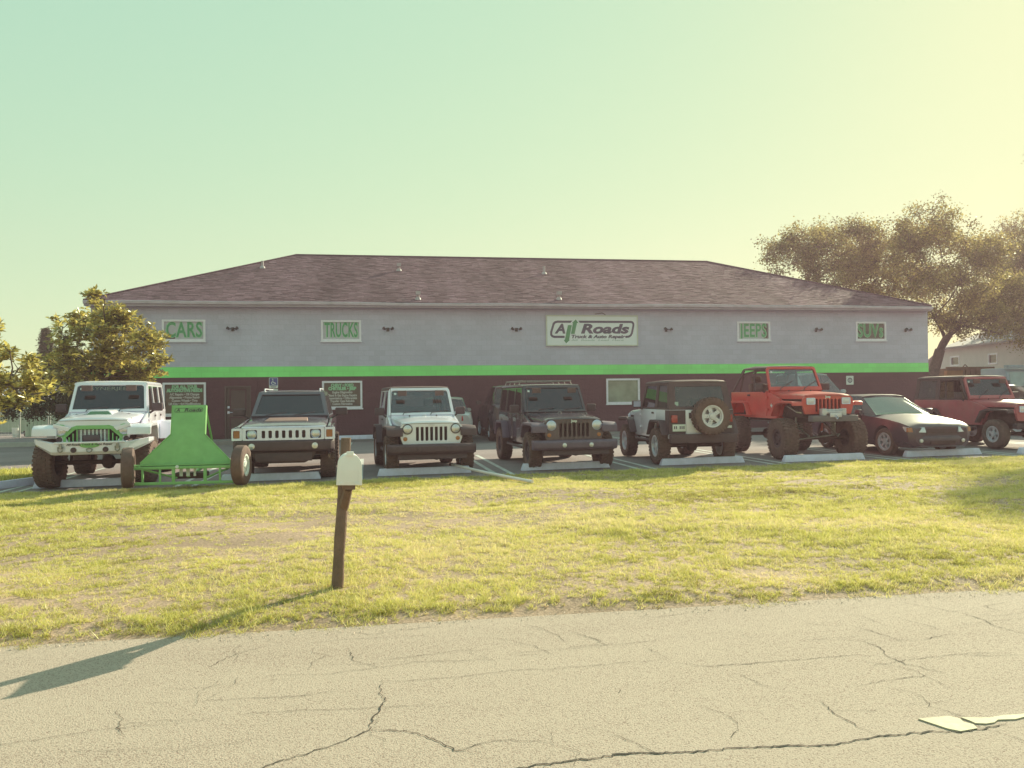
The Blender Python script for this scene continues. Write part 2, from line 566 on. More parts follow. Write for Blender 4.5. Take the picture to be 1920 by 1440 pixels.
# cracks in the road: jagged tapering dark ribbons, each a piece of the road
CR = dict(
 a=[(-0.2, 5.26), (-0.17, 5.05), (0.01, 4.89)],
 b=[(0.01, 4.68), (-0.01, 4.48), (0.02, 4.35), (-0.04, 4.15), (-0.06, 3.99), (-0.19, 3.87), (-0.28, 3.82), (-0.5, 3.7), (-0.7, 3.5)],
 c=[(-0.06, 3.99), (0.11, 3.95), (0.21, 3.87), (0.28, 3.77), (0.33, 3.69), (0.44, 3.64)],
 d=[(0.34, 3.68), (0.47, 3.75), (0.6, 3.75), (0.79, 3.69)],
 e=[(-0.0, 4.64), (0.44, 4.64), (0.76, 4.69), (1.04, 4.67), (1.41, 4.69), (1.74, 4.69)],
 e2=[(1.74, 4.62), (1.91, 4.53), (2.15, 4.53), (2.57, 4.54), (2.85, 4.55), (3.0, 4.5)],
 f=[(3.0, 4.85), (3.08, 4.76), (3.1, 4.64), (3.04, 4.5), (3.06, 4.33), (3.18, 4.16)],
 g=[(2.0, 4.4), (2.04, 4.34), (2.08, 4.18), (2.17, 4.07), (2.27, 3.96), (2.25, 3.73), (2.27, 3.55), (2.3, 3.47)],
 h=[(3.9, 5.63), (4.03, 5.45), (4.12, 5.28), (4.19, 5.31)],
 i=[(4.14, 5.3), (4.18, 5.03), (4.14, 4.94), (4.19, 4.73), (4.4, 4.5)],
 j=[(4.7, 5.45), (4.51, 5.39), (4.45, 5.38), (4.46, 5.21)],
 k=[(-1.38, 4.52), (-1.3, 4.36), (-1.29, 4.26), (-1.23, 4.16)],
 l=[(-1.03, 5.09), (-0.99, 5.21), (-0.89, 5.35), (-0.74, 5.46)],
 m=[(-1.25, 4.57), (-0.84, 4.54), (-0.45, 4.52), (-0.22, 4.56)],
 n=[(1.0, 5.6), (1.11, 5.47), (1.18, 5.27), (1.19, 5.11)],
 o=[(1.27, 5.37), (1.38, 5.2), (1.44, 5.04)],
 p=[(1.66, 4.94), (1.7, 4.82), (1.72, 4.71)],
 q=[(-0.24, 5.68), (-0.05, 5.58), (0.16, 5.66), (0.43, 5.68)],
 r=[(0.98, 3.84), (1.09, 3.73), (1.17, 3.57), (1.23, 3.47)],
 s=[(1.29, 4.3), (1.26, 4.22)],
 t=[(2.9, 5.23), (3.13, 5.12)],
 u=[(3.2, 5.1), (3.27, 4.96), (3.33, 4.71), (3.5, 4.75), (3.76, 4.82)],
 v=[(1.82, 5.66), (1.96, 5.59), (2.23, 5.65)],
 w=[(2.5, 4.05), (2.8, 4.12), (3.1, 4.15)],
 seam=[(-0.4, 3.36), (0.65, 3.47), (0.89, 3.49), (1.1, 3.51), (1.31, 3.47), (1.54, 3.47), (1.76, 3.45), (2.04, 3.42), (2.3, 3.46), (2.55, 3.46), (2.75, 3.43), (3.1, 3.5), (3.6, 3.47), (4.4, 3.5)])
WID = dict(seam=0.020, g=0.011, f=0.011, b=0.011, i=0.011, c=0.009, e2=0.008, u=0.008, k=0.009, a=0.009)
def ribbon(pts, w, seed, z):
    rnd = random.Random(seed)
    path = []
    for i in range(len(pts) - 1):
        a, b = Vector(pts[i]), Vector(pts[i + 1])
        n = max(2, int((b - a).length / 0.022))
        for k in range(n):
            p = a.lerp(b, k / n)
            path.append(p + Vector((rnd.uniform(-1, 1), rnd.uniform(-1, 1))) * 0.010)
    path.append(Vector(pts[-1]))
    vs_, fs = [], []
    N = len(path)
    for i, p in enumerate(path):
        d = (path[min(i + 1, N - 1)] - path[max(i - 1, 0)]).normalized()
        nrm = Vector((-d.y, d.x))
        tp = min(1.0, 6 * i / N, 6 * (N - 1 - i) / N)
        ww = w * (0.12 + tp * rnd.uniform(0.25, 1.0) * (0.4 + 0.9 * abs(noise.noise((i * 0.13, seed, 0)))))
        ww *= max(0.04, min(1.0, (noise.noise((i * 0.11, seed * 1.7, 3.3)) + 0.5) / 0.35))
        vs_ += [(p.x + nrm.x * ww / 2, p.y + nrm.y * ww / 2, z), (p.x - nrm.x * ww / 2, p.y - nrm.y * ww / 2, z)]
        if i:
            fs.append((2 * i - 2, 2 * i - 1, 2 * i + 1, 2 * i))
    return vs_, fs
for i, (k, pts) in enumerate(CR.items()):
    me = bpy.data.meshes.new('crack')
    v_, f_ = ribbon(pts, WID.get(k, 0.0065), i * 3.7 + 1, -0.0165)
    me.from_pydata(v_, [], f_)
    link('crack', me, M_crack, road)
rc_ = random.Random(91)
for i in range(46):
    x, y = rc_.uniform(-2.6, 5.5), rc_.uniform(3.3, 5.65)
    along = rc_.random() < 0.55
    pts = [(x, y)]
    for k in range(rc_.randint(2, 5)):
        x += rc_.uniform(0.12, 0.32) if along else rc_.uniform(-0.10, 0.12)
        y += rc_.uniform(-0.06, 0.06) if along else -rc_.uniform(0.05, 0.16)
        pts.append((x, y))
    me = bpy.data.meshes.new('crack')
    v_, f_ = ribbon(pts, rc_.uniform(0.003, 0.0065), 200 + i, -0.0162)
    me.from_pydata(v_, [], f_)
    link('crack', me, M_crack, road)
# broken centre-line paint: two dashes with chipped outlines
for pts in ([(2.60, 3.60), (2.66, 3.47), (2.70, 3.43), (2.80, 3.445), (2.815, 3.49), (2.79, 3.52), (2.80, 3.56), (2.77, 3.60)],
            [(2.815, 3.575), (2.83, 3.53), (2.835, 3.50), (2.88, 3.485), (2.93, 3.49), (2.97, 3.515), (3.06, 3.505), (3.12, 3.52), (3.3, 3.51), (3.6, 3.515), (4.2, 3.51), (4.2, 3.565), (3.5, 3.56), (3.2, 3.568), (3.12, 3.55), (3.05, 3.56), (2.95, 3.545)]):
    MB().plate(pts, [], -0.0185, -0.0135, 'Z').build('centre_line', M_linec, road, smooth=False)

# stall markings: pairs of worn white lines
def lot_quad(x0, y0, x1, y1, w):
    d = Vector((x1 - x0, y1 - y0))
    n = Vector((-d.y, d.x)).normalized() * (w / 2)
    b = MB()
    segs = 6
    for i in range(segs + 1):
        p = Vector((x0, y0)) + d * i / segs
        b.v += [Vector((p.x + n.x, p.y + n.y, lot_z(p.x + n.x) + 0.005)), Vector((p.x - n.x, p.y - n.y, lot_z(p.x - n.x) + 0.005))]
        if i:
            b.f.append((2 * i - 2, 2 * i - 1, 2 * i + 1, 2 * i))
    return b
for sx in (-6.9, -3.75, -0.62, 2.42, 5.45, 8.45, 11.35, 14.25, 17.2):
    for dx in (-0.16, 0.16):
        lot_quad(sx + dx + 0.08, 16.05, sx + dx, 21.6, 0.10).build('stall_line', M_linep, lot, smooth=False)
for sx in (-4.0, -1.0, 2.1, 5.2, 8.3, 11.4):
    lot_quad(sx, 25.0, sx, 29.6, 0.10).build('stall_line', M_linep, lot, smooth=False)

# wheel stops
def stop_mesh(L):
    b = MB()
    h, wb_, wt = 0.145, 0.16, 0.10
    b.hexa([(-L / 2, -wb_ / 2, 0), (L / 2, -wb_ / 2, 0), (L / 2, wb_ / 2, 0), (-L / 2, wb_ / 2, 0)],
           [(-L / 2 + 0.05, -wt / 2, h), (L / 2 - 0.05, -wt / 2, h), (L / 2 - 0.05, wt / 2, h), (-L / 2 + 0.05, wt / 2, h)])
    return b.mesh('wheel_stop', bevel=0.012)
stop_me = stop_mesh(1.95)
for sx, sy, rz, lab in ((-5.62, 16.86, 0.03, 'painted concrete wheel stop under the lifted white jeep with the green grille'),
                        (-7.25, 17.0, 1.15, 'painted concrete wheel stop lying askew beside the lifted white jeep'),
                        (-2.15, 16.72, 0.0, 'painted concrete wheel stop in front of the chrome-grilled truck'),
                        (0.92, 16.82, 0.03, 'chipped painted concrete wheel stop in front of the white two-door jeep'),
                        (3.93, 16.84, 0.02, 'painted concrete wheel stop in front of the black four-door jeep'),
                        (7.03, 16.86, 0.0, 'painted concrete wheel stop behind the backed-in white soft-top jeep'),
                        (9.77, 16.58, 0.0, 'painted concrete wheel stop in front of the lifted red jeep'),
                        (12.84, 16.74, 0.0, 'dirtier painted concrete wheel stop in front of the black sedan'),
                        (15.6, 16.5, 0.0, 'painted concrete wheel stop in front of the maroon jeep'),
                        (-1.05, 29.9, 0.0, 'wheel stop by the dark wall beneath the window listing engine work')):
    o = link('wheel_stop', stop_me, M_stop, None, (sx, sy, lot_z(sx) + (0.003 if sy < 25 else 0.10)), (0, -0.009 * math.cos(rz), rz))
    tag(o, lab, 'wheel stop', 'wheel stops of the parking stalls')

# ------------------------------------------------------------------ grass
def blade_mat():
    m = bpy.data.materials.new('grass_blades')
    m.use_nodes = True
    t = m.node_tree
    t.nodes.clear()
    o = nd(t, 'ShaderNodeOutputMaterial')
    at = nd(t, 'ShaderNodeAttribute', attribute_name='tint')
    rp = nd(t, 'ShaderNodeValToRGB')
    cr = rp.color_ramp
    cr.elements[0].position = 0.0
    cr.elements[0].color = (0.24, 0.16, 0.06, 1)
    cr.elements[1].position = 1.0
    cr.elements[1].color = (0.86, 0.70, 0.44, 1)
    for pos, c in ((0.35, (0.52, 0.47, 0.11)), (0.62, (0.80, 0.74, 0.22)), (0.8, (0.86, 0.74, 0.36))):
        e = cr.elements.new(pos)
        e.color = (*c, 1)
    t.links.new(at.outputs['Fac'], rp.inputs['Fac'])
    df = nd(t, 'ShaderNodeBsdfDiffuse')
    tr = nd(t, 'ShaderNodeBsdfTranslucent')
    gl = nd(t, 'ShaderNodeBsdfGlossy', Roughness=0.45, Color=(0.6, 0.58, 0.5, 1))
    t.links.new(rp.outputs['Color'], df.inputs['Color'])
    t.links.new(rp.outputs['Color'], tr.inputs['Color'])
    m1 = nd(t, 'ShaderNodeMixShader', Fac=0.5)
    t.links.new(df.outputs['BSDF'], m1.inputs[1])
    t.links.new(tr.outputs['BSDF'], m1.inputs[2])
    m2 = nd(t, 'ShaderNodeMixShader', Fac=0.07)
    t.links.new(m1.outputs['Shader'], m2.inputs[1])
    t.links.new(gl.outputs['BSDF'], m2.inputs[2])
    t.links.new(m2.outputs['Shader'], o.inputs['Surface'])
    return m
M_blade = blade_mat()

def numpy_mesh(name, verts, faces_n, nper, tint=None):
    """verts (N,3), every face nper consecutive vertices through the index array faces_n (F,nper)"""
    me = bpy.data.meshes.new(name)
    me.vertices.add(len(verts))
    me.vertices.foreach_set('co', verts.astype(np.float32).ravel())
    F = len(faces_n)
    me.loops.add(F * nper)
    me.loops.foreach_set('vertex_index', faces_n.astype(np.int32).ravel())
    me.polygons.add(F)
    me.polygons.foreach_set('loop_start', np.arange(0, F * nper, nper, dtype=np.int32))
    if tint is not None:
        a = me.attributes.new('tint', 'FLOAT', 'POINT')
        a.data.foreach_set('value', tint.astype(np.float32))
    me.update(calc_edges=True)
    return me

def blades(name, xy, z, h, w, tint, seed):
    """leaning grass blades, one slim triangle each"""
    rg = np.random.default_rng(seed)
    n = len(xy)
    az = rg.uniform(0, 2 * np.pi, n)
    lean = rg.uniform(0.3, 1.5, n)
    ld = rg.uniform(0, 2 * np.pi, n)
    d = np.stack([np.cos(az), np.sin(az), np.zeros(n)], 1) * (w * 0.5)[:, None]
    base = np.column_stack([xy, z])
    tip = base + np.column_stack([np.cos(ld) * h * lean, np.sin(ld) * h * lean, h * np.clip(1.05 - lean * 0.45, 0.35, 1)])
    V = np.empty((n, 3, 3))
    V[:, 0] = base - d
    V[:, 1] = base + d
    V[:, 2] = tip
    F = np.arange(n * 3).reshape(-1, 3)
    return numpy_mesh(name, V.reshape(-1, 3), F, 3, np.repeat(tint, 3))

def make_grass():
    rg = np.random.default_rng(11)
    # vectorised value lookup of the lawn height and wear on a fine grid
    gx = np.linspace(-16, 24, 321)
    gy = np.linspace(5.5, 16.6, 160)
    Z = np.array([[lawn_z(x, y) for x in gx] for y in gy])
    B = np.array([[bare(x, y) for x in gx] for y in gy])
    T = np.array([[noise.noise((x * 0.28, y * 0.42, 7.7)) * 0.6 + noise.noise((x * 1.3, y * 2.0, 4.4)) * 0.5 + noise.noise((x * 4.5, y * 6.0, 8.4)) * 0.45 for x in gx] for y in gy])
    T2 = np.array([[noise.noise((x * 0.22, y * 0.5, 17.7)) * 0.8 + noise.noise((x * 0.9, y * 2.2, 14.4)) * 0.6 for x in gx] for y in gy])
    def look(G, x, y):
        fx = np.clip((x - gx[0]) / (gx[1] - gx[0]), 0, len(gx) - 1.001)
        fy = np.clip((y - gy[0]) / (gy[1] - gy[0]), 0, len(gy) - 1.001)
        i, j = fx.astype(int), fy.astype(int)
        a, b = fx - i, fy - j
        return (G[j, i] * (1 - a) + G[j, i + 1] * a) * (1 - b) + (G[j + 1, i] * (1 - a) + G[j + 1, i + 1] * a) * b
    ca, sa = math.cos(R_(9.4)), math.sin(R_(9.4))
    NT = 150000
    ty = 5.70 + (16.15 - 5.70) * rg.random(NT) ** 1.2
    tx = -14 + 36 * rg.random(NT)
    r = tx * ca - ty * sa
    d = tx * sa + ty * ca
    keep = np.abs(r) < 0.70 * d + 0.6
    e1 = 5.86 + 0.10 * np.sin(tx * 1.7) * np.sin(tx * 0.6 + 1) + 0.06 * np.sin(tx * 6.1) + rg.normal(0, 0.05, NT)
    e2 = 15.75 + 0.20 * np.sin(tx * 1.1 + 2) + 0.12 * np.sin(tx * 3.7) + rg.normal(0, 0.10, NT)
    keep &= (ty > e1) & (ty < e2)
    tb_ = look(B, tx, ty)
    tt = look(T, tx, ty)
    keep &= rg.random(NT) > tb_ * 0.9
    keep &= rg.random(NT) < 0.66 + 1.2 * (tt + 0.27)
    tx, ty, tb_, tt = tx[keep], ty[keep], tb_[keep], tt[keep]
    nt = len(tx)
    t2 = look(T2, tx, ty)
    tsize = rg.uniform(0.5, 1.55, nt) * (1 + 0.5 * np.clip(tt, -0.6, 0.8))
    ttone = np.clip(0.56 + 0.17 * rg.normal(0, 1, nt) + 0.30 * tb_ - 0.52 * np.clip(t2, -0.6, 0.8), 0.02, 0.95)
    cnt = np.clip((rg.poisson(1250000 / nt, nt) * tsize).astype(int), 3, 60)
    k = np.repeat(np.arange(nt), cnt)
    n = len(k)
    rad = 0.034 * tsize[k] * np.sqrt(rg.random(n)) * (1 + 0.05 * np.clip(ty[k] - 7, 0, 10))
    an = rg.uniform(0, 2 * np.pi, n)
    x = tx[k] + rad * np.cos(an)
    y = ty[k] + rad * np.sin(an)
    edge = np.exp(-((y - 6.0) / 0.25) ** 2)
    h = rg.gamma(5.0, 0.2, n) * 0.029 * tsize[k] * (1 - 0.4 * tb_[k]) + edge * 0.012
    w = rg.uniform(0.0032, 0.0068, n) * (1 + 0.11 * np.clip(y - 7, 0, 10))
    tint = np.clip(ttone[k] + 0.12 * rg.normal(0, 1, n), 0, 1)
    dead = rg.random(n) < 0.08
    tint[dead] = rg.uniform(0.8, 1.0, dead.sum())
    z = look(Z, x, y) + 0.002
    me = blades('grass', np.column_stack([x, y]), z, h, w, tint, 3)
    o = link('grass', me, M_blade)
    tag(o, 'patchy yellow green grass covering the verge between road and parking lot', 'grass', kind='stuff')
    # taller weeds along the lot edge
    N = 26000
    cx = rg.uniform(-8, 18, 420)
    cy = rg.normal(15.65, 0.22, 420)
    k = rg.integers(0, 420, N)
    x = cx[k] + rg.normal(0, 0.07, N)
    y = cy[k] + rg.normal(0, 0.06, N)
    z = look(Z, x, y)
    me = blades('weeds', np.column_stack([x, y]), z, np.clip(rg.gamma(4, 0.0125, N), 0, 0.10), rg.uniform(0.008, 0.014, N), np.clip(rg.normal(0.42, 0.15, N), 0, 1), 5)
    o = link('weeds', me, M_blade)
    tag(o, 'ragged taller weeds along the edge of the parking lot asphalt', 'weeds', kind='stuff')
    # grass island left of the first stall
    N = 90000
    x = rg.uniform(-16, -7.6, N)
    y = rg.uniform(17.2, 21.2, N)
    ok = y > 17.2 + 0.25 * np.sin(x * 2)
    x, y = x[ok], y[ok]
    z = np.array([lot_z(v) for v in x]) + 0.03
    me = blades('grass_island', np.column_stack([x, y]), z, rg.gamma(4, 0.018, len(x)), rg.uniform(0.02, 0.03, len(x)), np.clip(rg.normal(0.5, 0.15, len(x)), 0, 1), 6)
    o = link('grass_island', me, M_blade)
    tag(o, 'grass strip beside the first parking stall and the young magnolia', 'grass', kind='stuff')
make_grass()
def grit():
    """crumbs of gravel and dead leaves along the broken road edge"""
    rg = np.random.default_rng(19)
    n = 7000
    x = rg.uniform(-6, 9, n)
    y = 5.80 + 0.10 * np.sin(x * 1.7) * np.sin(x * 0.6 + 1) + rg.normal(-0.02, 0.06, n) - rg.exponential(0.03, n)
    c = np.column_stack([x, y, np.full(n, -0.017)])
    s_ = rg.gamma(2.0, 0.0013, n)[:, None]
    V = np.empty((n, 4, 3))
    for k in range(3):
        a = 2.09 * k + rg.uniform(-0.5, 0.5, n)
        V[:, k] = c + np.column_stack([np.cos(a), np.sin(a), np.zeros(n)]) * s_
    V[:, 3] = c + np.column_stack([rg.normal(0, 0.3, n), rg.normal(0, 0.3, n), np.full(n, 1.1)]) * s_
    i = np.arange(n)[:, None] * 4
    F = np.concatenate([i + np.array([[0, 1, 3]]), i + np.array([[1, 2, 3]]), i + np.array([[2, 0, 3]])], 0)
    o = link('gravel', numpy_mesh('gravel', V.reshape(-1, 3), F, 3, np.repeat(rg.uniform(0.3, 1, n), 4)), pm('gravel_crumbs', (0.55, 0.42, 0.36), 0.9, var=0.5, scale=60))
    tag(o, 'gravel crumbs and grit along the broken road edge', 'gravel', kind='stuff')
grit()
isl = sheet('planting_strip', fr(-16, -7.5, 4), fr(17.1, 21.3, 4), lambda x, y: lot_z(x) + 0.03, M_soil)

# ------------------------------------------------------------------ the repair shop
def block_mat(name, col, strength=0.6):
    """painted split-face block: coursed joints plus rough face relief"""
    m = bpy.data.materials.new(name)
    m.use_nodes = True
    t = m.node_tree
    p = t.nodes['Principled BSDF']
    tc = nd(t, 'ShaderNodeTexCoord')
    mp = nd(t, 'ShaderNodeMapping')
    mp.inputs['Rotation'].default_value = (math.pi / 2, 0, 0)
    t.links.new(tc.outputs['Object'], mp.inputs['Vector'])
    br = nd(t, 'ShaderNodeTexBrick', Scale=1.0)
    br.inputs['Color1'].default_value = (0.9, 0.9, 0.9, 1)
    br.inputs['Color2'].default_value = (1.08, 1.08, 1.08, 1)
    br.inputs['Mortar'].default_value = (0.80, 0.80, 0.80, 1)
    br.inputs['Mortar Size'].default_value = 0.008
    br.inputs['Brick Width'].default_value = 0.40
    br.inputs['Row Height'].default_value = 0.20
    t.links.new(mp.outputs['Vector'], br.inputs['Vector'])
    nz = nd(t, 'ShaderNodeTexNoise', Scale=9.0, Detail=6.0, Roughness=0.7)
    t.links.new(tc.outputs['Object'], nz.inputs['Vector'])
    n2 = nd(t, 'ShaderNodeTexNoise', Scale=0.5, Detail=4.0)
    t.links.new(tc.outputs['Object'], n2.inputs['Vector'])
    mx = nd(t, 'ShaderNodeMix', data_type='RGBA', blend_type='MULTIPLY')
    mx.inputs['Factor'].default_value = 0.45
    mx.inputs['A'].default_value = (*col, 1)
    t.links.new(br.outputs['Color'], mx.inputs['B'])
    mr = nd(t, 'ShaderNodeMapRange')
    mr.inputs['From Min'].default_value = 0.3
    mr.inputs['From Max'].default_value = 0.7
    mr.inputs['To Min'].default_value = 0.92
    mr.inputs['To Max'].default_value = 1.08
    t.links.new(n2.outputs['Fac'], mr.inputs['Value'])
    m3 = nd(t, 'ShaderNodeMix', data_type='RGBA', blend_type='MULTIPLY')
    m3.inputs['Factor'].default_value = 1
    t.links.new(mx.outputs['Result'], m3.inputs['A'])
    t.links.new(mr.outputs['Result'], m3.inputs['B'])
    t.links.new(m3.outputs['Result'], p.inputs['Base Color'])
    p.inputs['Roughness'].default_value = 0.85
    b1 = nd(t, 'ShaderNodeBump', Strength=strength, Distance=0.05)
    t.links.new(nz.outputs['Fac'], b1.inputs['Height'])
    b2 = nd(t, 'ShaderNodeBump', Strength=0.5, Distance=0.02)
    t.links.new(br.outputs['Color'], b2.inputs['Height'])
    t.links.new(b1.outputs['Normal'], b2.inputs['Normal'])
    t.links.new(b2.outputs['Normal'], p.inputs['Normal'])
    return m
def shingle_mat():
    """asphalt shingles: every tab its own tone, long damp streaks down the slope"""
    m = bpy.data.materials.new('shingles')
    m.use_nodes = True
    t = m.node_tree
    p = t.nodes['Principled BSDF']
    tc = nd(t, 'ShaderNodeTexCoord')
    at = nd(t, 'ShaderNodeAttribute', attribute_name='tint')
    mp = nd(t, 'ShaderNodeMapping')
    mp.inputs['Scale'].default_value = (1.0, 0.16, 0.16)
    t.links.new(tc.outputs['Object'], mp.inputs['Vector'])
    st = nd(t, 'ShaderNodeTexNoise', Scale=0.75, Detail=6.0, Roughness=0.6)
    t.links.new(mp.outputs['Vector'], st.inputs['Vector'])
    gr = nd(t, 'ShaderNodeTexNoise', Scale=22.0, Detail=4.0, Roughness=0.7)
    t.links.new(tc.outputs['Object'], gr.inputs['Vector'])
    mr = nd(t, 'ShaderNodeMapRange')
    mr.inputs['From Min'].default_value = 0.32
    mr.inputs['From Max'].default_value = 0.68
    mr.inputs['To Min'].default_value = 0.72
    mr.inputs['To Max'].default_value = 1.20
    t.links.new(st.outputs['Fac'], mr.inputs['Value'])
    m2 = nd(t, 'ShaderNodeMapRange')
    m2.inputs['To Min'].default_value = 0.72
    m2.inputs['To Max'].default_value = 1.28
    t.links.new(at.outputs['Fac'], m2.inputs['Value'])
    m3 = nd(t, 'ShaderNodeMapRange')
    m3.inputs['From Min'].default_value = 0.3
    m3.inputs['From Max'].default_value = 0.7
    m3.inputs['To Min'].default_value = 0.75
    m3.inputs['To Max'].default_value = 1.25
    t.links.new(gr.outputs['Fac'], m3.inputs['Value'])
    a = nd(t, 'ShaderNodeMath', operation='MULTIPLY')
    t.links.new(mr.outputs['Result'], a.inputs[0])
    t.links.new(m2.outputs['Result'], a.inputs[1])
    b = nd(t, 'ShaderNodeMath', operation='MULTIPLY')
    t.links.new(a.outputs['Value'], b.inputs[0])
    t.links.new(m3.outputs['Result'], b.inputs[1])
    mx = nd(t, 'ShaderNodeMix', data_type='RGBA', blend_type='MULTIPLY')
    mx.inputs['Factor'].default_value = 1
    mx.inputs['A'].default_value = (0.205, 0.118, 0.158, 1)
    t.links.new(b.outputs['Value'], mx.inputs['B'])
    t.links.new(mx.outputs['Result'], p.inputs['Base Color'])
    p.inputs['Roughness'].default_value = 0.9
    p.inputs['Specular IOR Level'].default_value = 0.2
    return m
M_wall = block_mat('grey_block', (0.58, 0.525, 0.70))
M_stripe = block_mat('green_block', (0.30, 0.90, 0.28), 0.35)
M_dark = block_mat('dark_block', (0.128, 0.050, 0.070), 0.5)
M_shing = shingle_mat()
M_fascia = pm('fascia_paint', (0.50, 0.41, 0.52), 0.5, var=0.06, scale=3, dust=(0.25, 0.22, 0.24), dust_amt=0.3)
M_soffit = pm('soffit', (0.42, 0.34, 0.43), 0.7, var=0.05)
M_alumin = pm('window_aluminium', (0.86, 0.78, 0.92), 0.45, metal=0.05, var=0.06, scale=8)
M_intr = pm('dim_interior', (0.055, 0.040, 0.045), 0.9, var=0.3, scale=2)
M_film = pm('window_film', (0.52, 0.48, 0.58), 0.25, var=0.10, scale=3, coat=0.3)
M_letter = pm('green_lettering', (0.085, 0.34, 0.17), 0.5, var=0.06)
M_outline = pm('mint_outline', (0.33, 0.60, 0.40), 0.5, var=0.05)
M_wletter = pm('pale_lettering', (0.55, 0.50, 0.52), 0.5, var=0.08)
M_poster = pm('poster_print', (0.115, 0.070, 0.075), 0.35, var=0.45, scale=1.8, detail=5, dust=(0.22, 0.14, 0.09), dust_amt=0.5, coat=0.3)
M_board = pm('sign_face', (0.84, 0.82, 0.90), 0.45, var=0.03, scale=2)
M_violet = pm('sign_print', (0.115, 0.085, 0.155), 0.5, var=0.12, scale=5)
M_sgreen = pm('sign_green', (0.10, 0.30, 0.16), 0.5, var=0.15, scale=4)
M_bronze = pm('lamp_bronze', (0.075, 0.055, 0.065), 0.5, var=0.1)
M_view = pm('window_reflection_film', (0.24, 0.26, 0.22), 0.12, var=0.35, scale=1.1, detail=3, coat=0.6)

BX0, BX1, WY, BY1 = -10.45, 23.72, 31.7, 45.9
EZ, RZ, RY = 5.24, 8.29, 38.8
shop = thing('repair_shop', 'long grey block repair shop with a green stripe and hipped shingle roof', 'building', ((BX0 + BX1) / 2, WY, 0))
OX = (BX0 + BX1) / 2
def SB(b, name, mat, parent=shop, **kw):
    """parts of the shop are modelled in world coordinates and moved under the empty"""
    T = Vector((OX, WY, 0))
    b.v = [p - T for p in b.v]
    return b.build(name, mat, parent, **kw)

UP = [(-7.94, -6.45, 3.80, 4.55), (-2.15, -0.69, 3.80, 4.55), (14.88, 16.30, 3.81, 4.55), (20.31, 21.68, 3.81, 4.56)]
LOWW = [(-7.93, -6.45, 1.02, 2.19), (-2.13, -0.67, 1.20, 2.20), (9.17, 10.53, 1.23, 2.20)]
DOOR = (-5.75, -4.80, 0.0, 2.07)
ZS0, ZS1 = 2.40, 2.80
def rc(w):
    return rect(w[0], w[1], w[2], w[3])
SB(MB().plate(rect(BX0, BX1, ZS1, EZ - 0.02), [rc(w) for w in UP], WY, WY + 0.2), 'upper_wall', M_wall, smooth=False)
SB(MB().box(BX0, BX1, WY - 0.006, WY + 0.2, ZS0, ZS1), 'stripe', M_stripe, smooth=False)
SB(MB().plate([(BX0, -0.6), (DOOR[0], -0.6), (DOOR[0], DOOR[3]), (DOOR[1], DOOR[3]), (DOOR[1], -0.6), (BX1, -0.6), (BX1, ZS0), (BX0, ZS0)],
              [rc(w) for w in LOWW], WY + 0.003, WY + 0.2), 'lower_wall', M_dark, smooth=False)
for x0, x1 in ((BX0, BX0 + 0.2), (BX1 - 0.2, BX1)):
    SB(MB().box(x0, x1, WY + 0.2, BY1, -0.6, ZS0), 'side_wall', M_dark, smooth=False)
    SB(MB().box(x0, x1, WY + 0.2, BY1, ZS0, ZS1), 'side_stripe', M_stripe, smooth=False)
    SB(MB().box(x0, x1, WY + 0.2, BY1, ZS1, EZ), 'side_wall', M_wall, smooth=False)
SB(MB().box(BX0 + 0.2, BX1 - 0.2, BY1 - 0.2, BY1, -0.6, EZ), 'back_wall', M_wall, smooth=False)
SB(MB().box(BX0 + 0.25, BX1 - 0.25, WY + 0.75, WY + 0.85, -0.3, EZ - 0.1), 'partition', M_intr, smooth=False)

# roof: a hipped solid with courses of shingles laid over the three visible slopes
OV = 0.36
ex0, ex1, ey0, ey1 = BX0 - 0.12, BX1 - 0.06, WY - OV, BY1 + OV
rx0, rx1 = -3.80, 16.57
roof_b = MB()
rv = [(ex0, ey0, EZ), (ex1, ey0, EZ), (ex1, ey1, EZ), (ex0, ey1, EZ), (rx0, RY, RZ), (rx1, RY, RZ)]
roof_b.add(rv, [(0, 1, 5, 4), (1, 2, 5), (2, 3, 4, 5), (3, 0, 4), (0, 3, 2, 1)])
roof = SB(roof_b, 'roof', M_shing, smooth=False)
def shingle_slope(A, B, C, D, seed):
    """A,B eave ends, D,C ridge ends (D above A); rows of uneven tabs, each a thin tilted slab"""
    rnd = random.Random(seed)
    A, B, C, D = map(Vector, (A, B, C, D))
    eave = (B - A).normalized()
    up = ((C + D) / 2 - (A + B) / 2)
    up = (up - eave * up.dot(eave))
    H = up.length
    up.normalize()
    nrm = eave.cross(up).normalized()
    if nrm.z < 0:
        nrm = -nrm
    b = MB()
    rows = int(H / 0.145)
    for i in range(rows):
        s0 = i / rows
        a = A.lerp(D, s0)
        c = B.lerp(C, s0)
        Lr = (c - a).dot(eave)
        x = rnd.uniform(-0.25, 0)
        while x < Lr - 0.05:
            wdt = rnd.uniform(0.22, 0.36)
            u0, u1 = max(0.0, x), min(Lr, x + wdt - 0.008)
            if u1 - u0 > 0.05:
                drop = rnd.uniform(-0.022, 0.008)
                lift = rnd.uniform(0.012, 0.026)
                p0 = a + eave * u0 + up * drop
                p1 = a + eave * u1 + up * drop
                q0 = a + eave * u0 + up * (H / rows + 0.01)
                q1 = a + eave * u1 + up * (H / rows + 0.01)
                b.add([p0 - nrm * 0.004, p1 - nrm * 0.004, p1 + nrm * lift, p0 + nrm * lift, q1 + nrm * 0.003, q0 + nrm * 0.003],
                      [(0, 1, 2, 3), (3, 2, 4, 5)])
            x += wdt
    return b
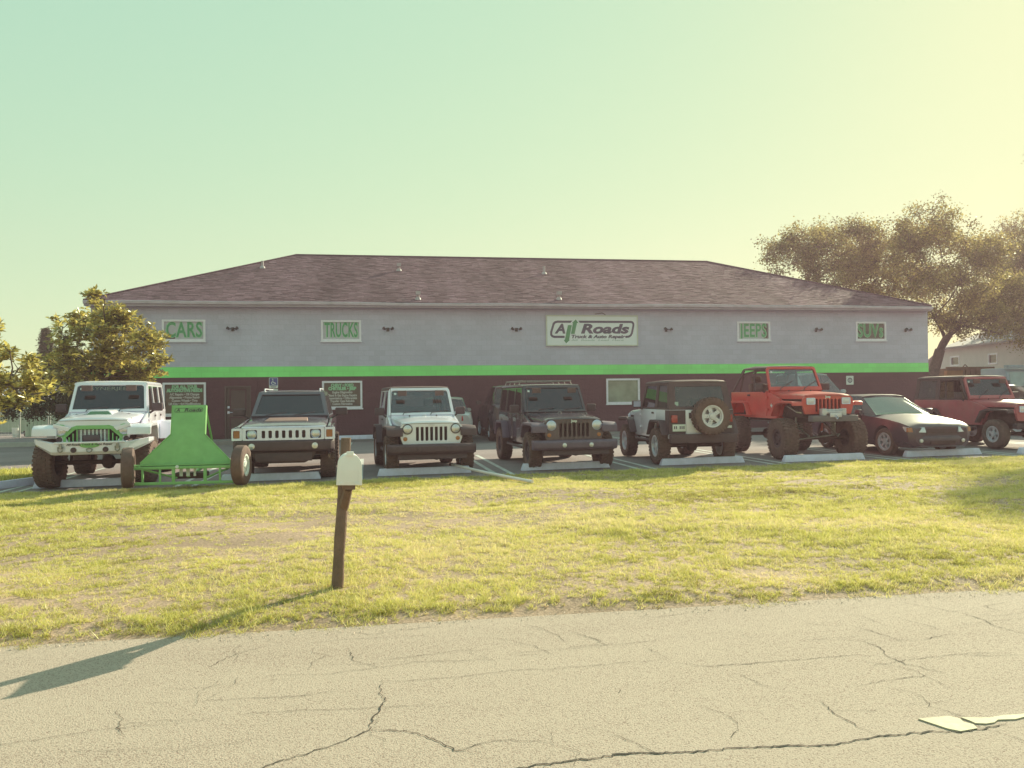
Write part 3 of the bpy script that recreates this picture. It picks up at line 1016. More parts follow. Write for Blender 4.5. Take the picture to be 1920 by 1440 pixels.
for A, B, C, D in ((rv[0], rv[1], rv[5], rv[4]), (rv[3], rv[0], rv[4], rv[4]), (rv[1], rv[2], rv[5], rv[5])):
    sh = SB(shingle_slope(A, B, C, D, 5), 'shingles', M_shing, roof, smooth=False)
    sh['kind'] = 'stuff'
    att = sh.data.attributes.new('tint', 'FLOAT', 'POINT')
    nv = len(sh.data.vertices)
    att.data.foreach_set('value', np.repeat(np.random.default_rng(9).random(nv // 6 + 1), 6)[:nv].astype(np.float32))
# hip and ridge caps
rb = MB()
for P, Q in ((rv[0], rv[4]), (rv[4], rv[5]), (rv[5], rv[1])):
    P, Q = Vector(P), Vector(Q)
    rb.tube([P + Vector((0, 0, 0.01)), Q + Vector((0, 0, 0.01))], 0.055, 6)
SB(rb, 'ridge_cap', M_shing, roof)
# vents
def vent(x, y, z, h, hood):
    b = MB().lathe([(0.055, -0.1), (0.055, h), (0.065, h + 0.002), (0.065, h + 0.03), (0.0, h + 0.03)], 12, (x, y, z), 'Z')
    b.lathe([(0.13, -0.03), (0.10, 0.06), (0.06, 0.09)], 12, (x, y, z), 'Z')
    if hood:
        b.box(x - 0.09, x + 0.09, y - 0.16, y + 0.05, z + h - 0.12, z + h + 0.02)
    SB(b, 'vent', pm('vent_metal', (0.46, 0.38, 0.44), 0.6, var=0.1), roof)
for x, y, h, hd in ((-4.97, 36.33, 0.28, False), (0.93, 36.19, 0.30, True), (7.5, 35.96, 0.32, False), (1.55, 31.75, 0.30, True), (7.26, 31.9, 0.30, True)):
    vent(x, y, EZ + (y - ey0) * (RZ - EZ) / (RY - ey0), h, hd)
# fascia, gutter and soffit
SB(MB().box(ex0, ex1, ey0 - 0.004, ey0 + 0.03, EZ - 0.20, EZ - 0.015), 'fascia', M_fascia, smooth=False)
gb = MB()
xs = fr(ex0, ex1, 19)
prof = [(-0.008, -0.03), (-0.10, -0.015), (-0.115, -0.03), (-0.09, -0.12), (-0.008, -0.135)]
rings = []
for i, x in enumerate(xs):
    sag = 0.012 * math.sin(i * 1.7) + 0.010 * math.sin(i * 0.6)
    rings.append([(x, ey0 + a, EZ + c + sag) for a, c in prof])
gb.skin(rings)
SB(gb, 'gutter', pm('gutter_paint', (0.68, 0.56, 0.70), 0.4, var=0.1, scale=2, dust=(0.3, 0.25, 0.26), dust_amt=0.4))
SB(MB().box(ex0 + 0.01, ex1 - 0.01, ey0 + 0.03, WY + 0.01, EZ - 0.19, EZ - 0.16), 'soffit', M_soffit, smooth=False)
for x in (ex0 + 0.0, ex1 - 0.03):
    SB(MB().box(x, x + 0.03, ey0 + 0.035, ey1, EZ - 0.2, EZ - 0.012), 'fascia', M_fascia, smooth=False)

def window(w, pane_mat, name='window'):
    x0, x1, z0, z1 = w
    f = SB(MB().plate(rect(x0 - 0.03, x1 + 0.03, z0 - 0.03, z1 + 0.03), [rect(x0 + 0.045, x1 - 0.045, z0 + 0.045, z1 - 0.045)], WY - 0.03, WY + 0.06), name, M_alumin)
    SB(MB().box(x0 + 0.04, x1 - 0.04, WY + 0.032, WY + 0.045, z0 + 0.04, z1 - 0.04), 'pane', pane_mat, f, smooth=False)
    SB(MB().box(x0 - 0.06, x1 + 0.06, WY - 0.06, WY - 0.028, z0 - 0.075, z0 - 0.032), 'sill', M_alumin, f, smooth=False)
    return f
def wtext(parent, s, x, z, mat, width, y=WY + 0.028, **kw):
    T = Matrix.Translation((-OX, -WY, 0))
    return text('lettering', s, mat, parent, T @ FACE(x, y, z), width=width, **kw)
M_filmd = pm('dark_window_film', (0.085, 0.065, 0.07), 0.2, var=0.2, coat=0.4)
for w, word, pm_ in zip(UP, ('CARS', 'TRUCKS', 'JEEPS', 'SUVs'), (M_film, M_film, M_film, M_filmd)):
    f = window(w, pm_)
    cx, cz = (w[0] + w[1]) / 2, (w[2] + w[3]) / 2
    wd = (w[1] - w[0]) - 0.22
    wtext(f, word, cx, cz, M_outline, wd + 0.06, y=WY + 0.026, size=0.80, bold=0.030, spacing=1.06, depth=0.002)
    wtext(f, word, cx, cz, M_letter, wd, y=WY + 0.021, size=0.78, bold=0.012, spacing=1.06, depth=0.002)
# dark gap showing at the torn film of two panes
for x0, x1, z0, z1 in ((-7.88, -7.52, 3.86, 3.97), (16.05, 16.24, 3.87, 4.49)):
    SB(MB().box(x0, x1, WY + 0.028, WY + 0.031, z0, z1), 'film_gap', M_filmd, smooth=False)
f = window(LOWW[0], M_poster)
cx = sum(LOWW[0][:2]) / 2
for s, z, wd, sz, mt, bd in (('FOR ALL YOUR', 2.06, 0.92, 0.17, M_outline, 0.012), ('AUTOMOTIVE NEEDS', 1.92, 1.28, 0.17, M_outline, 0.012), ('A/C Repairs • Oil Changes', 1.775, 1.06, 0.12, M_wletter, 0.006),
                             ('Alignments • Frame Repair', 1.66, 1.10, 0.12, M_wletter, 0.006), ('Custom Wheels • Tires', 1.54, 0.92, 0.12, M_wletter, 0.006), ('Lift Kits • 4x4 Modifications', 1.42, 1.14, 0.12, M_wletter, 0.006)):
    wtext(f, s, cx, z, mt, wd, size=sz, bold=bd, depth=0.002)
f = window(LOWW[1], M_poster)
cx = sum(LOWW[1][:2]) / 2
for s, z, wd, sz, mt, bd in (('CHEVY • FORD', 2.06, 0.86, 0.16, M_outline, 0.012), ('CHRYSLER • JEEP', 1.93, 1.06, 0.16, M_outline, 0.012), ('Engine Diagnostics', 1.79, 0.76, 0.12, M_wletter, 0.006),
                             ('Diesel & Gas Engine Repairs', 1.67, 1.10, 0.12, M_wletter, 0.006), ('Transmissions • Differentials', 1.56, 1.12, 0.12, M_wletter, 0.006),
                             ('Transfer Case Rebuilds', 1.45, 0.92, 0.12, M_wletter, 0.006), ('Custom Fabrication', 1.34, 0.76, 0.12, M_wletter, 0.006)):
    wtext(f, s, cx, z, mt, wd, size=sz, bold=bd, depth=0.002)
window(LOWW[2], M_view)
# entrance door
d = SB(MB().box(DOOR[0] + 0.05, DOOR[1] - 0.05, WY + 0.06, WY + 0.10, 0.0, DOOR[3] - 0.05), 'door', pm('door_paint', (0.115, 0.070, 0.075), 0.5, var=0.06))
SB(MB().plate([(DOOR[0], -0.2), (DOOR[0], DOOR[3]), (DOOR[1], DOOR[3]), (DOOR[1], -0.2), (DOOR[1] - 0.05, -0.2), (DOOR[1] - 0.05, DOOR[3] - 0.05), (DOOR[0] + 0.05, DOOR[3] - 0.05), (DOOR[0] + 0.05, -0.2)],
              [], WY - 0.012, WY + 0.12), 'door_frame', pm('door_frame_paint', (0.125, 0.078, 0.085), 0.5, var=0.06), d, smooth=False)
for z0, z1 in ((0.2, 0.9), (1.15, 1.95)):
    SB(MB().plate(rect(DOOR[0] + 0.17, DOOR[1] - 0.17, z0, z1), [rect(DOOR[0] + 0.21, DOOR[1] - 0.21, z0 + 0.04, z1 - 0.04)], WY + 0.048, WY + 0.062), 'panel_moulding', M_dark, d, smooth=False)
SB(MB().box(DOOR[0] + 0.09, DOOR[0] + 0.17, WY + 0.03, WY + 0.062, 1.22, 1.31), 'deadbolt', M_chrome, d, bevel=0.01)
SB(MB().box(DOOR[0] + 0.09, DOOR[0] + 0.17, WY + 0.03, WY + 0.062, 1.02, 1.12).tube([(DOOR[0] + 0.13, WY + 0.02, 1.07), (DOOR[0] + 0.28, WY + 0.0, 1.07)], 0.014, 8), 'handle', M_chrome, d)
# downpipe-like conduit left of the sign post
SB(MB().tube([(-4.55, WY - 0.03, -0.05), (-4.55, WY - 0.03, 2.38)], 0.02, 8), 'conduit', M_dark)
# sidewalk in front of the wall
b = MB().box(BX0, BX1 - 0.2, 30.35, WY - 0.002, -0.3, 0.075)
sw = b.build('sidewalk', pm('sidewalk_concrete', (0.30, 0.25, 0.26), 0.85, var=0.12, scale=3, detail=8), None, bevel=0.01)
sw['kind'] = 'structure'

# main sign
sg = thing('shop_sign', 'large white shop sign with slanted lettering and two green arrows', 'sign', (8.575, WY - 0.06, 4.185))
x0, x1, z0, z1 = -1.895, 1.895, -0.595, 0.595
MB().box(x0, x1, 0.0, 0.058, z0, z1).build('board', M_board, sg, smooth=False)
MB().plate(rect(x0 - 0.03, x1 + 0.03, z0 - 0.03, z1 + 0.03), [rect(x0 + 0.02, x1 - 0.02, z0 + 0.02, z1 - 0.02)], -0.02, 0.058).build('frame', pm('sign_frame', (0.62, 0.60, 0.56), 0.5, var=0.05), sg, smooth=False)
def shear_pts(pts, k=0.24):
    return [(x + z * k, z) for x, z in pts]
def Px(px, py):  # photograph of the sign face measured on its own 1490 x 470 grid
    return ((px - 965) / 1490 * 3.79, -(py - 427) / 470 * 1.19)
# slanted rounded outline, open where the arrows and the second line pass
outl = [Px(x, y) for x, y in [(640, 268), (395, 268), (350, 278), (320, 305), (275, 450), (275, 500), (300, 532), (340, 545), (508, 545), (508, 510), (350, 510), (325, 505), (308, 488), (308, 455), (345, 335), (365, 310), (400, 303), (605, 303)]]
MB().plate(outl, [], -0.004, 0.001).build('outline', M_violet, sg, smooth=False)
outr = [Px(x, y) for x, y in [(735, 268), (1610, 268), (1645, 282), (1662, 315), (1660, 350), (1635, 470), (1610, 515), (1575, 538), (1510, 545), (1510, 512), (1560, 508), (1590, 490), (1605, 460), (1630, 345), (1630, 320), (1615, 305), (1590, 303), (760, 303)]]
MB().plate(outr, [], -0.004, 0.001).build('outline', M_violet, sg, smooth=False)
ar1 = [Px(x, y) for x, y in [(565, 340), (628, 340), (580, 575), (590, 578), (532, 632), (495, 578), (512, 575)]]
ar2 = [Px(x, y) for x, y in [(612, 480), (648, 305), (632, 303), (694, 250), (735, 303), (712, 305), (672, 480)]]
for a in (ar1, ar2):
    MB().plate(a, [], -0.006, 0.001).build('arrow', M_sgreen, sg, smooth=False)
def stext(s, px, py, width, mat, **kw):
    x, z = Px(px, py)
    return text('lettering', s, mat, sg, FACE(x, -0.003, z), width=width / 1490 * 3.79, depth=0.002, **kw)
stext('A', 437, 405, 175, M_violet, size=0.52, bold=0.022, shear=0.22)
stext('Roads', 1160, 405, 800, M_violet, size=0.52, bold=0.022, shear=0.22)
stext('Truck & Auto Repair', 1052, 525, 890, M_violet, size=0.185, bold=0.008, shear=0.22)
stext('All  Roads  Lead  Here', 1045, 582, 870, pm('faded_print', (0.42, 0.47, 0.49), 0.5, var=0.1), size=0.09, bold=0.001, shear=0.2)
MB().tube([(0.55, 0.03, 0.60), (0.55, 0.02, 0.66), (0.42, 0.02, 0.72), (0.25, 0.03, 0.69), (0.12, 0.03, 0.68)], 0.012, 6).build('cable', M_bronze, sg)

# wall lamps
def lamp_make():
    t = thing('wall_lamp', '', 'wall lamp')
    MB().box(-0.07, 0.07, -0.045, 0.0, -0.09, 0.09).build('back_plate', M_bronze, t, bevel=0.012)
    for s in (-1, 1):
        MB().tube([(0, -0.04, 0.03), (s * 0.10, -0.14, 0.03), (s * 0.15, -0.17, 0.0)], 0.018, 6).build('arm', M_bronze, t)
        b = MB().lathe([(0.035, -0.02), (0.05, 0.0), (0.075, 0.12), (0.0, 0.115)], 14, axis='Y')
        o = b.build('lamp_head', M_bronze, t)
        o.location = (s * 0.15, -0.17, -0.0)
        o.rotation_euler = (R_(28), 0, R_(180 + s * 55))
    return t
lamp0 = lamp_make()
for i, (x, lab) in enumerate(((-5.43, 'bronze twin-head wall lamp beside the CARS window'), (0.36, 'bronze twin-head wall lamp beside the TRUCKS window'), (5.45, 'bronze twin-head wall lamp between the TRUCKS window and the main sign'),
                              (11.72, 'bronze twin-head wall lamp between the main sign and the JEEPS window'), (18.42, 'bronze twin-head wall lamp between the JEEPS and SUVs windows'), (22.63, 'bronze twin-head wall lamp at the corner past the SUVs window'))):
    o = lamp0 if i == 0 else copy_tree(lamp0)
    o.location = (x, WY - 0.004, 4.22)
    o.scale = (0.8, 0.8, 0.8)
    o.rotation_euler.z = (0.0, 0.1, -0.1, 0.35, 0.4, 0.4)[i]
    tag(o, lab, 'wall lamp', 'twin-head lamps along the shop wall')

# small notice on the dark wall
ns = thing('notice_plate', 'small square white notice with a dark ring on the dark wall', 'sign', (19.96, WY - 0.002, 2.07))
MB().plate(rrect(-0.17, 0.17, -0.19, 0.19, 0.02), [], -0.012, 0.0).build('plate', M_whitetrim, ns, smooth=False)
MB().plate(circ(0, 0, 0.11), [circ(0, 0, 0.07)], -0.016, -0.011).build('ring', M_violet, ns, smooth=False)
MB().box(-0.02, 0.02, -0.0155, -0.011, -0.06, 0.06).build('bar', M_violet, ns, smooth=False)

# accessible parking sign
hs = thing('parking_sign', 'blue and white wheelchair parking sign on a post before the door', 'sign', (-3.75, 30.0, lot_z(-3.75)))
M_blue = pm('sign_blue', (0.10, 0.10, 0.34), 0.45, var=0.05)
MB().tube([(0, 0.02, 0), (0, 0.02, 2.36)], 0.025, 8).build('post', M_steel, hs)
MB().plate(rrect(-0.155, 0.155, 2.02, 2.40, 0.03), [], -0.010, 0.0).build('plate', M_whitetrim, hs, smooth=False)
MB().plate(rrect(-0.14, 0.14, 2.115, 2.385, 0.025), [], -0.014, -0.009).build('blue_field', M_blue, hs, smooth=False)
wb = MB()
wb.plate([(-0.01 + 0.075 * math.cos(R_(a)), 2.205 + 0.062 * math.sin(R_(a))) for a in range(100, 361, 20)] + [(-0.01 + 0.052 * math.cos(R_(a)), 2.205 + 0.042 * math.sin(R_(a))) for a in range(360, 99, -20)], [], -0.018, -0.013)
wb.plate([(-0.03, 2.31), (-0.012, 2.31), (0.0, 2.235), (0.055, 2.235), (0.095, 2.16), (0.078, 2.15), (0.045, 2.215), (-0.022, 2.215)], [], -0.018, -0.013)
wb.plate(circ(-0.025, 2.34, 0.02, 12), [], -0.018, -0.013)
wb.build('wheelchair_symbol', M_whitetrim, hs, smooth=False)
MB().box(-0.10, 0.10, -0.0135, -0.0095, 2.07, 2.085).box(-0.08, 0.08, -0.0135, -0.0095, 2.045, 2.058).build('small_print', M_violet, hs, smooth=False)
MB().plate(rrect(-0.155, 0.155, 1.80, 1.99, 0.02), [], -0.010, 0.0).build('fine_plate', M_whitetrim, hs, smooth=False)

# ------------------------------------------------------------------ wheels
_wm = {}
def tyre_mesh(R, W, rim, lugs):
    k = ('t', R, W, rim, lugs)
    if k in _wm:
        return _wm[k]
    b = MB()
    h = W / 2
    sw = R - rim
    if lugs:
        prof = [(rim, -h * 0.80), (rim + 0.02, -h * 0.95), (rim + sw * 0.45, -h * 1.02), (R - 0.045, -h * 0.97), (R - 0.018, -h * 0.82), (R - 0.016, 0), (R - 0.018, h * 0.82), (R - 0.045, h * 0.97), (rim + sw * 0.45, h * 1.02), (rim + 0.02, h * 0.95), (rim, h * 0.80)]
    else:
        prof = [(rim, -h * 0.80), (rim + 0.015, -h * 0.95), (rim + sw * 0.5, -h), (R - 0.03, -h * 0.92), (R - 0.006, -h * 0.72), (R, 0), (R - 0.006, h * 0.72), (R - 0.03, h * 0.92), (rim + sw * 0.5, h), (rim + 0.015, h * 0.95), (rim, h * 0.80)]
    prof = prof + [prof[0]]
    o = len(b.v)
    b.lathe(prof[:-1], 36)
    b.f = b.f[:-2]          # no end caps: the tyre is a ring
    n = 36
    m = len(prof) - 1
    for kk in range(n):
        k2 = (kk + 1) % n
        b.f.append((o + (m - 1) * n + kk, o + (m - 1) * n + k2, o + k2, o + kk))
    nl = int(2 * math.pi * R / 0.085)
    rows = [(-0.94, -0.50), (-0.42, -0.04), (0.04, 0.42), (0.50, 0.94)]
    if lugs:
        for i in range(nl):
            for j, (a0, a1) in enumerate(rows):
                t = 2 * math.pi * (i + (0.5 if j % 2 else 0)) / nl
                M = Matrix.Rotation(t, 4, 'X')
                hw = 0.026 if j in (0, 3) else 0.021
                top = R if j in (1, 2) else R - 0.006
                b.box(a0 * h, a1 * h, -hw, hw, R - 0.035, top, M)
                if j in (0, 3):
                    s = -1 if j == 0 else 1
                    b.box(min(s * h * 0.92, s * h * 1.03), max(s * h * 0.92, s * h * 1.03), -hw * 0.8, hw * 0.8, R - 0.085, R - 0.02, M)
    else:
        for a in (-0.36, 0.0, 0.36):
            pass
    me = b.mesh('tyre', smooth=True, ang=40)
    me.materials.append(M_rubber)
    _wm[k] = me
    return me

def rim_mesh(rim, W, style, mat):
    """the outer face looks towards +X"""
    k = ('r', rim, W, style, mat.name)
    if k in _wm:
        return _wm[k]
    b = MB()
    h = W / 2
    face = h * 0.62
    b.lathe([(rim + 0.004, -h * 0.8), (rim - 0.02, -h * 0.75), (rim - 0.02, h * 0.7), (rim + 0.006, h * 0.80), (rim + 0.006, h * 0.86), (rim - 0.03, h * 0.84), (rim - 0.045, face - 0.03)], 30)
    b.f = b.f[:-2]
    b.lathe([(rim - 0.03, -0.01), (0.0, -0.02)], 24, (face - 0.085, 0, 0))     # dark-side dish closing the barrel
    ns = {'five': 5, 'six': 6, 'steel': 8, 'beadlock': 8, 'ten': 10}[style]
    holes = []
    ro, ri = rim - 0.055, rim * 0.38
    for i in range(ns):
        c = 2 * math.pi * (i + 0.5) / ns + math.pi / 2
        wo = math.pi / ns * (0.58 if style != 'steel' else 0.42)
        wi = math.pi / ns * (0.30 if style != 'steel' else 0.42)
        r0 = ri if style not in ('steel', 'beadlock') else rim * 0.58
        r1 = ro if style not in ('steel', 'beadlock') else rim * 0.80
        holes.append([(r1 * math.cos(c - wo), r1 * math.sin(c - wo)), (r1 * math.cos(c), r1 * math.sin(c)), (r1 * math.cos(c + wo), r1 * math.sin(c + wo)),
                      (r0 * math.cos(c + wi), r0 * math.sin(c + wi)), (r0 * math.cos(c - wi), r0 * math.sin(c - wi))])
    b.plate(circ(0, 0, rim - 0.02, 40), holes, face - 0.035, face, 'X')
    b.lathe([(0.07, 0), (0.062, 0.022), (0.0, 0.025)], 16, (face - 0.001, 0, 0))
    for i in range(5):
        a = 2 * math.pi * i / 5 + 0.3
        b.lathe([(0.012, 0), (0.010, 0.014), (0, 0.015)], 6, (face, 0.10 * rim / 0.22 * math.cos(a), 0.10 * rim / 0.22 * math.sin(a)))
    me = b.mesh('rim', smooth=True, ang=35)
    me.materials.append(mat)
    _wm[k] = me
    return me

def wheel(parent, x, y, z, R, W, rim, style, mat, lugs=True, steer=0.0, name='wheel', rot=None):
    w = bpy.data.objects.new(name, None)
    COL.objects.link(w)
    w.empty_display_size = 0.1
    w.parent = parent
    w.location = (x, y, z)
    if rot is not None:
        w.rotation_euler = rot
    else:
        w.rotation_euler = (random.uniform(0, 1.2), 0, (math.pi if x < 0 else 0) + steer)
        w.rotation_mode = 'XYZ'
    link('tyre', tyre_mesh(R, W, rim, lugs), None, w)
    link('rim', rim_mesh(rim, W, style, mat), None, w)
    return w

def headlight(parent, x, y, z, r, ring=M_chrome, name='headlight'):
    o = MB().lathe([(r, 0.0), (r * 0.95, -0.022), (r * 0.6, -0.036), (0, -0.042)], 20, axis='Y').build(name, M_lens, parent)
    o.location = (x, y, z)
    b = MB().lathe([(r * 1.16, 0.0), (r * 1.16, -0.016), (r * 0.99, -0.024), (r * 0.97, 0.0)], 20, axis='Y')
    rg = b.build('bezel', ring, o)
    return o

def seat(parent, x, y, z, mat):
    b = MB()
    b.box(x - 0.23, x + 0.23, y - 0.25, y + 0.25, z - 0.10, z + 0.03)
    M = Matrix.Translation((x, y + 0.24, z)) @ Matrix.Rotation(R_(-14), 4, 'X')
    b.box(-0.22, 0.22, -0.06, 0.06, 0.0, 0.56, M)
    b.box(-0.13, 0.13, -0.05, 0.05, 0.59, 0.76, M)
    return b.build('seat', mat, parent, bevel=0.045, seg=3)

def steering(parent, x, y, z, mat=M_plastic):
    b = MB()
    M = Matrix.Translation((x, y, z)) @ Matrix.Rotation(R_(62), 4, 'X')
    ring = [M @ Vector((0.18 * math.cos(2 * math.pi * i / 18), 0.18 * math.sin(2 * math.pi * i / 18), 0)) for i in range(19)]
    b.tube(ring, 0.015, 6, cap=False)
    for a in (0, 120, 240):
        b.tube([M @ Vector((0, 0, 0)), M @ Vector((0.18 * math.cos(R_(a + 30)), 0.18 * math.sin(R_(a + 30)), 0))], 0.012, 6)
    b.tube([(x, y, z), (x, y - 0.35, z - 0.2)], 0.03, 6)
    return b.build('steering_wheel', mat, parent)

# ------------------------------------------------------------------ jeep-style trucks
def jeep(label, loc, rz, c, group='jeeps parked along the verge', cat='jeep', name='jeep'):
    """front axle at the origin, nose towards -Y. c: options"""
    root = thing(name, label, cat, loc, rz, group)
    kind = c.get('kind', 'JK')
    JK = kind == 'JK'
    dz = c.get('lift', 0.0)
    sz = 1.0 if JK else 0.955
    sx = 1.0 if JK else 0.945
    wb = c['wb']
    R = c['R']
    W = c.get('W', 0.26)
    trk = c.get('trk', 0.785 if JK else 0.74)
    paint = c['paint']
    flare = c.get('flare', M_fender)
    topm = c.get('top', paint)
    def Z(z):
        return z * sz + dz
    def X(x):
        return x * sx
    yR = wb + (0.72 if JK else 0.60)        # rear face
    hw = X(0.765)
    belt = Z(1.17)
    wtop = Z(1.80)
    yw0, yw1 = (0.98, 1.34) if JK else (0.92, 1.18)
    # tub: two sides with the rear wheel opening, floor, firewall, rear panel
    ar = max(0.47, R + 0.07)
    side = [(0.50, Z(0.50)), (0.42, Z(0.78)), (0.36, Z(1.0)), (0.95, belt), (yR, belt), (yR, Z(0.60)), (wb + ar + 0.02, Z(0.55)), (wb + ar - 0.04, Z(0.66)), (wb + ar * 0.72, Z(0.90)), (wb - ar * 0.72, Z(0.90)), (wb - ar - 0.02, Z(0.50))]
    b = MB()
    for s in (-1, 1):
        b.prism(side, s * hw, s * (hw - 0.05))
    b.box(-hw + 0.05, hw - 0.05, 0.55, yR - 0.05, Z(0.50), Z(0.56))
    b.box(-hw + 0.05, hw - 0.05, 0.86, 0.97, Z(0.56), Z(1.15))
    b.box(-hw + 0.05, hw - 0.05, yR - 0.06, yR, Z(0.60), belt - 0.002)
    b.build('body', paint, root, bevel=0.012)
    # cowl under the windscreen
    MB().hexa([(-X(0.70), 0.90, Z(1.05)), (X(0.70), 0.90, Z(1.05)), (X(0.74), 1.10, Z(1.05)), (-X(0.74), 1.10, Z(1.05))],
              [(-X(0.69), 0.88, Z(1.175)), (X(0.69), 0.88, Z(1.175)), (X(0.735), 1.08, Z(1.205)), (-X(0.735), 1.08, Z(1.205))]).build('cowl', paint, root, bevel=0.015)
    # hood
    yF = -0.46
    hb = MB()
    f0, f1 = X(0.615), X(0.705)
    zb = Z(0.985)
    def hsec(y, w, zt, dome=0.0):
        return (y, [(w * 1.0, zb), (w * 1.0, zt - 0.065), (w * 0.975, zt - 0.025), (w * 0.90, zt), (w * 0.55, zt + 0.018 + dome * 0.6), (w * 0.40, zt + 0.022 + dome), (0, zt + 0.028 + dome)])
    if c.get('rear_view_only'):
        pass
    hb.loft([hsec(yF - 0.035, f0 * 0.985, Z(1.055)), hsec(yF, f0, Z(1.082)), hsec(yF + 0.15, f0 * 1.01, Z(1.105)), hsec(0.25, (f0 + f1) / 2, Z(1.135), c.get('dome', 0.0)), hsec(0.89, f1, Z(1.165), c.get('dome', 0.0) * 0.8)])
    hood = hb.build('hood', c.get('hoodmat', paint), root, ang=28)
    if c.get('scoop'):
        MB().hexa([(-0.30, -0.02, Z(1.10)), (0.30, -0.02, Z(1.10)), (0.27, 0.85, Z(1.12)), (-0.27, 0.85, Z(1.12))],
                  [(-0.17, 0.10, Z(1.235)), (0.17, 0.10, Z(1.235)), (0.21, 0.70, Z(1.245)), (-0.21, 0.70, Z(1.245))]).build('hood_scoop', paint, hood, bevel=0.02)
        MB().hexa([(-0.25, -0.012, Z(1.135)), (0.25, -0.012, Z(1.135)), (0.25, 0.02, Z(1.14)), (-0.25, 0.02, Z(1.14))],
                  [(-0.155, 0.083, Z(1.223)), (0.155, 0.083, Z(1.223)), (0.155, 0.12, Z(1.22)), (-0.155, 0.12, Z(1.22))]).build('scoop_mouth', pm('scoop_green', (0.12, 0.22, 0.14), 0.5, var=0.1), hood, smooth=False)
        for s in (-1, 1):
            for k in range(3):
                MB().box(s * 0.46 - 0.03, s * 0.46 + 0.03, 0.40 + k * 0.06, 0.425 + k * 0.06, Z(1.145), Z(1.166)).build('louvre', M_plastic, hood, smooth=False)
    for s in (-1, 1):
        MB().box(s * f0 * 0.97 - 0.02, s * f0 * 0.97 + 0.025, -0.20, -0.10, Z(0.99), Z(1.09)).build('hood_latch', M_plastic, hood, bevel=0.01)
    # inner engine bay and chassis
    b = MB()
    b.box(-X(0.60), X(0.60), -0.40, 0.86, Z(0.55), Z(0.98))
    for s in (-1, 1):
        b.box(s * 0.42 - 0.05, s * 0.42 + 0.05, -0.55, yR - 0.05, Z(0.42), Z(0.54))
    b.box(-0.35, 0.35, 0.9, wb - 0.4, Z(0.40), Z(0.5))
    b.build('chassis', M_under, root, smooth=False)
    for y in (0, wb):
        b = MB().tube([(-trk + 0.06, y, R), (trk - 0.06, y, R)], 0.045, 8)
        b.lathe([(0.02, -0.14), (0.12, -0.08), (0.14, 0), (0.12, 0.08), (0.02, 0.14)], 12, (0.18 if y == 0 else 0.0, y, R))
        b.tube([(-trk + 0.15, y - 0.12, R + 0.02), (trk - 0.15, y - 0.12, R + 0.02)], 0.018, 6)
        b.build('axle', M_under, root)
        for s in (-1, 1):
            MB().tube([(s * 0.50, y + 0.08, R + 0.03), (s * 0.46, y + 0.02, Z(0.80))], 0.03, 8).build('shock_absorber', c.get('shock', M_under), root)
    # grille plate
    gy0, gy1 = yF - 0.045, yF + 0.01
    gz0, gz1 = Z(0.63), Z(1.055)
    gh = X(0.655)
    gshape = [(-gh * 0.90, gz0), (gh * 0.90, gz0), (gh * 0.97, gz0 + 0.12), (gh, Z(0.88)), (gh * 0.98, Z(0.99)), (gh * 0.90, Z(1.05)), (gh * 0.6, Z(1.072)), (0, Z(1.08)), (-gh * 0.6, Z(1.072)), (-gh * 0.90, Z(1.05)), (-gh * 0.98, Z(0.99)), (-gh, Z(0.88)), (-gh * 0.97, gz0 + 0.12)]
    gs = c.get('grille', 'slots')
    gm = c.get('grillemat', paint)
    gm2 = c.get('slotmat', M_under)
    if gs == 'slots':
        pit, sw_ = X(0.098), X(0.031)
        z0_, z1_ = (Z(0.70), Z(1.0)) if JK else (Z(0.68), Z(0.985))
        holes = [rrect(pit * i - sw_, pit * i + sw_, z0_, z1_, 0.024, 3) for i in range(-3, 4)]
        g = MB().plate(gshape, holes, gy0, gy1).build('grille', gm, root, smooth=False)
        MB().box(-X(0.36), X(0.36), gy1 + 0.03, gy1 + 0.04, z0_ - 0.02, z1_ + 0.02).build('grille_backing', gm2, g, smooth=False)
        if c.get('badge'):
            text('badge', 'Jeep', c['badge'], g, FACE(0, gy0 - 0.002, Z(1.035)), size=0.075, bold=0.002, depth=0.003)
        lx, lz, lr = X(0.50), Z(0.945), 0.092
        if kind == 'YJ':
            for s in (-1, 1):
                o = MB().box(s * X(0.455) - 0.085, s * X(0.455) + 0.085, gy0 - 0.025, gy0 + 0.002, Z(0.87), Z(1.0)).build('headlight', M_lens, root, bevel=0.015)
                MB().plate(rrect(s * X(0.455) - 0.105, s * X(0.455) + 0.105, Z(0.855), Z(1.015), 0.02), [rrect(s * X(0.455) - 0.08, s * X(0.455) + 0.08, Z(0.876), Z(0.994), 0.015)], gy0 - 0.03, gy0 + 0.002).build('bezel', M_chrome, o, smooth=False)
        else:
            for s in (-1, 1):
                headlight(root, s * lx, gy0 + 0.002, lz, lr, c.get('bezel', M_plastic if paint is M_white else M_chrome))
                o = MB().lathe([(0.045, 0.0), (0.042, -0.014), (0, -0.02)], 14, axis='Y').build('turn_signal', M_amber, root)
                o.location = (s * X(0.545), gy0 + 0.001, Z(0.745))
    else:
        # angry grille: green mask with slanted brows over thin slats
        g = MB().plate(gshape, [[(-0.42, Z(0.66)), (0.42, Z(0.66)), (0.47, Z(0.74)), (0.30, Z(0.90)), (-0.30, Z(0.90)), (-0.47, Z(0.74))]], gy0, gy1).build('grille', paint, root, smooth=False)
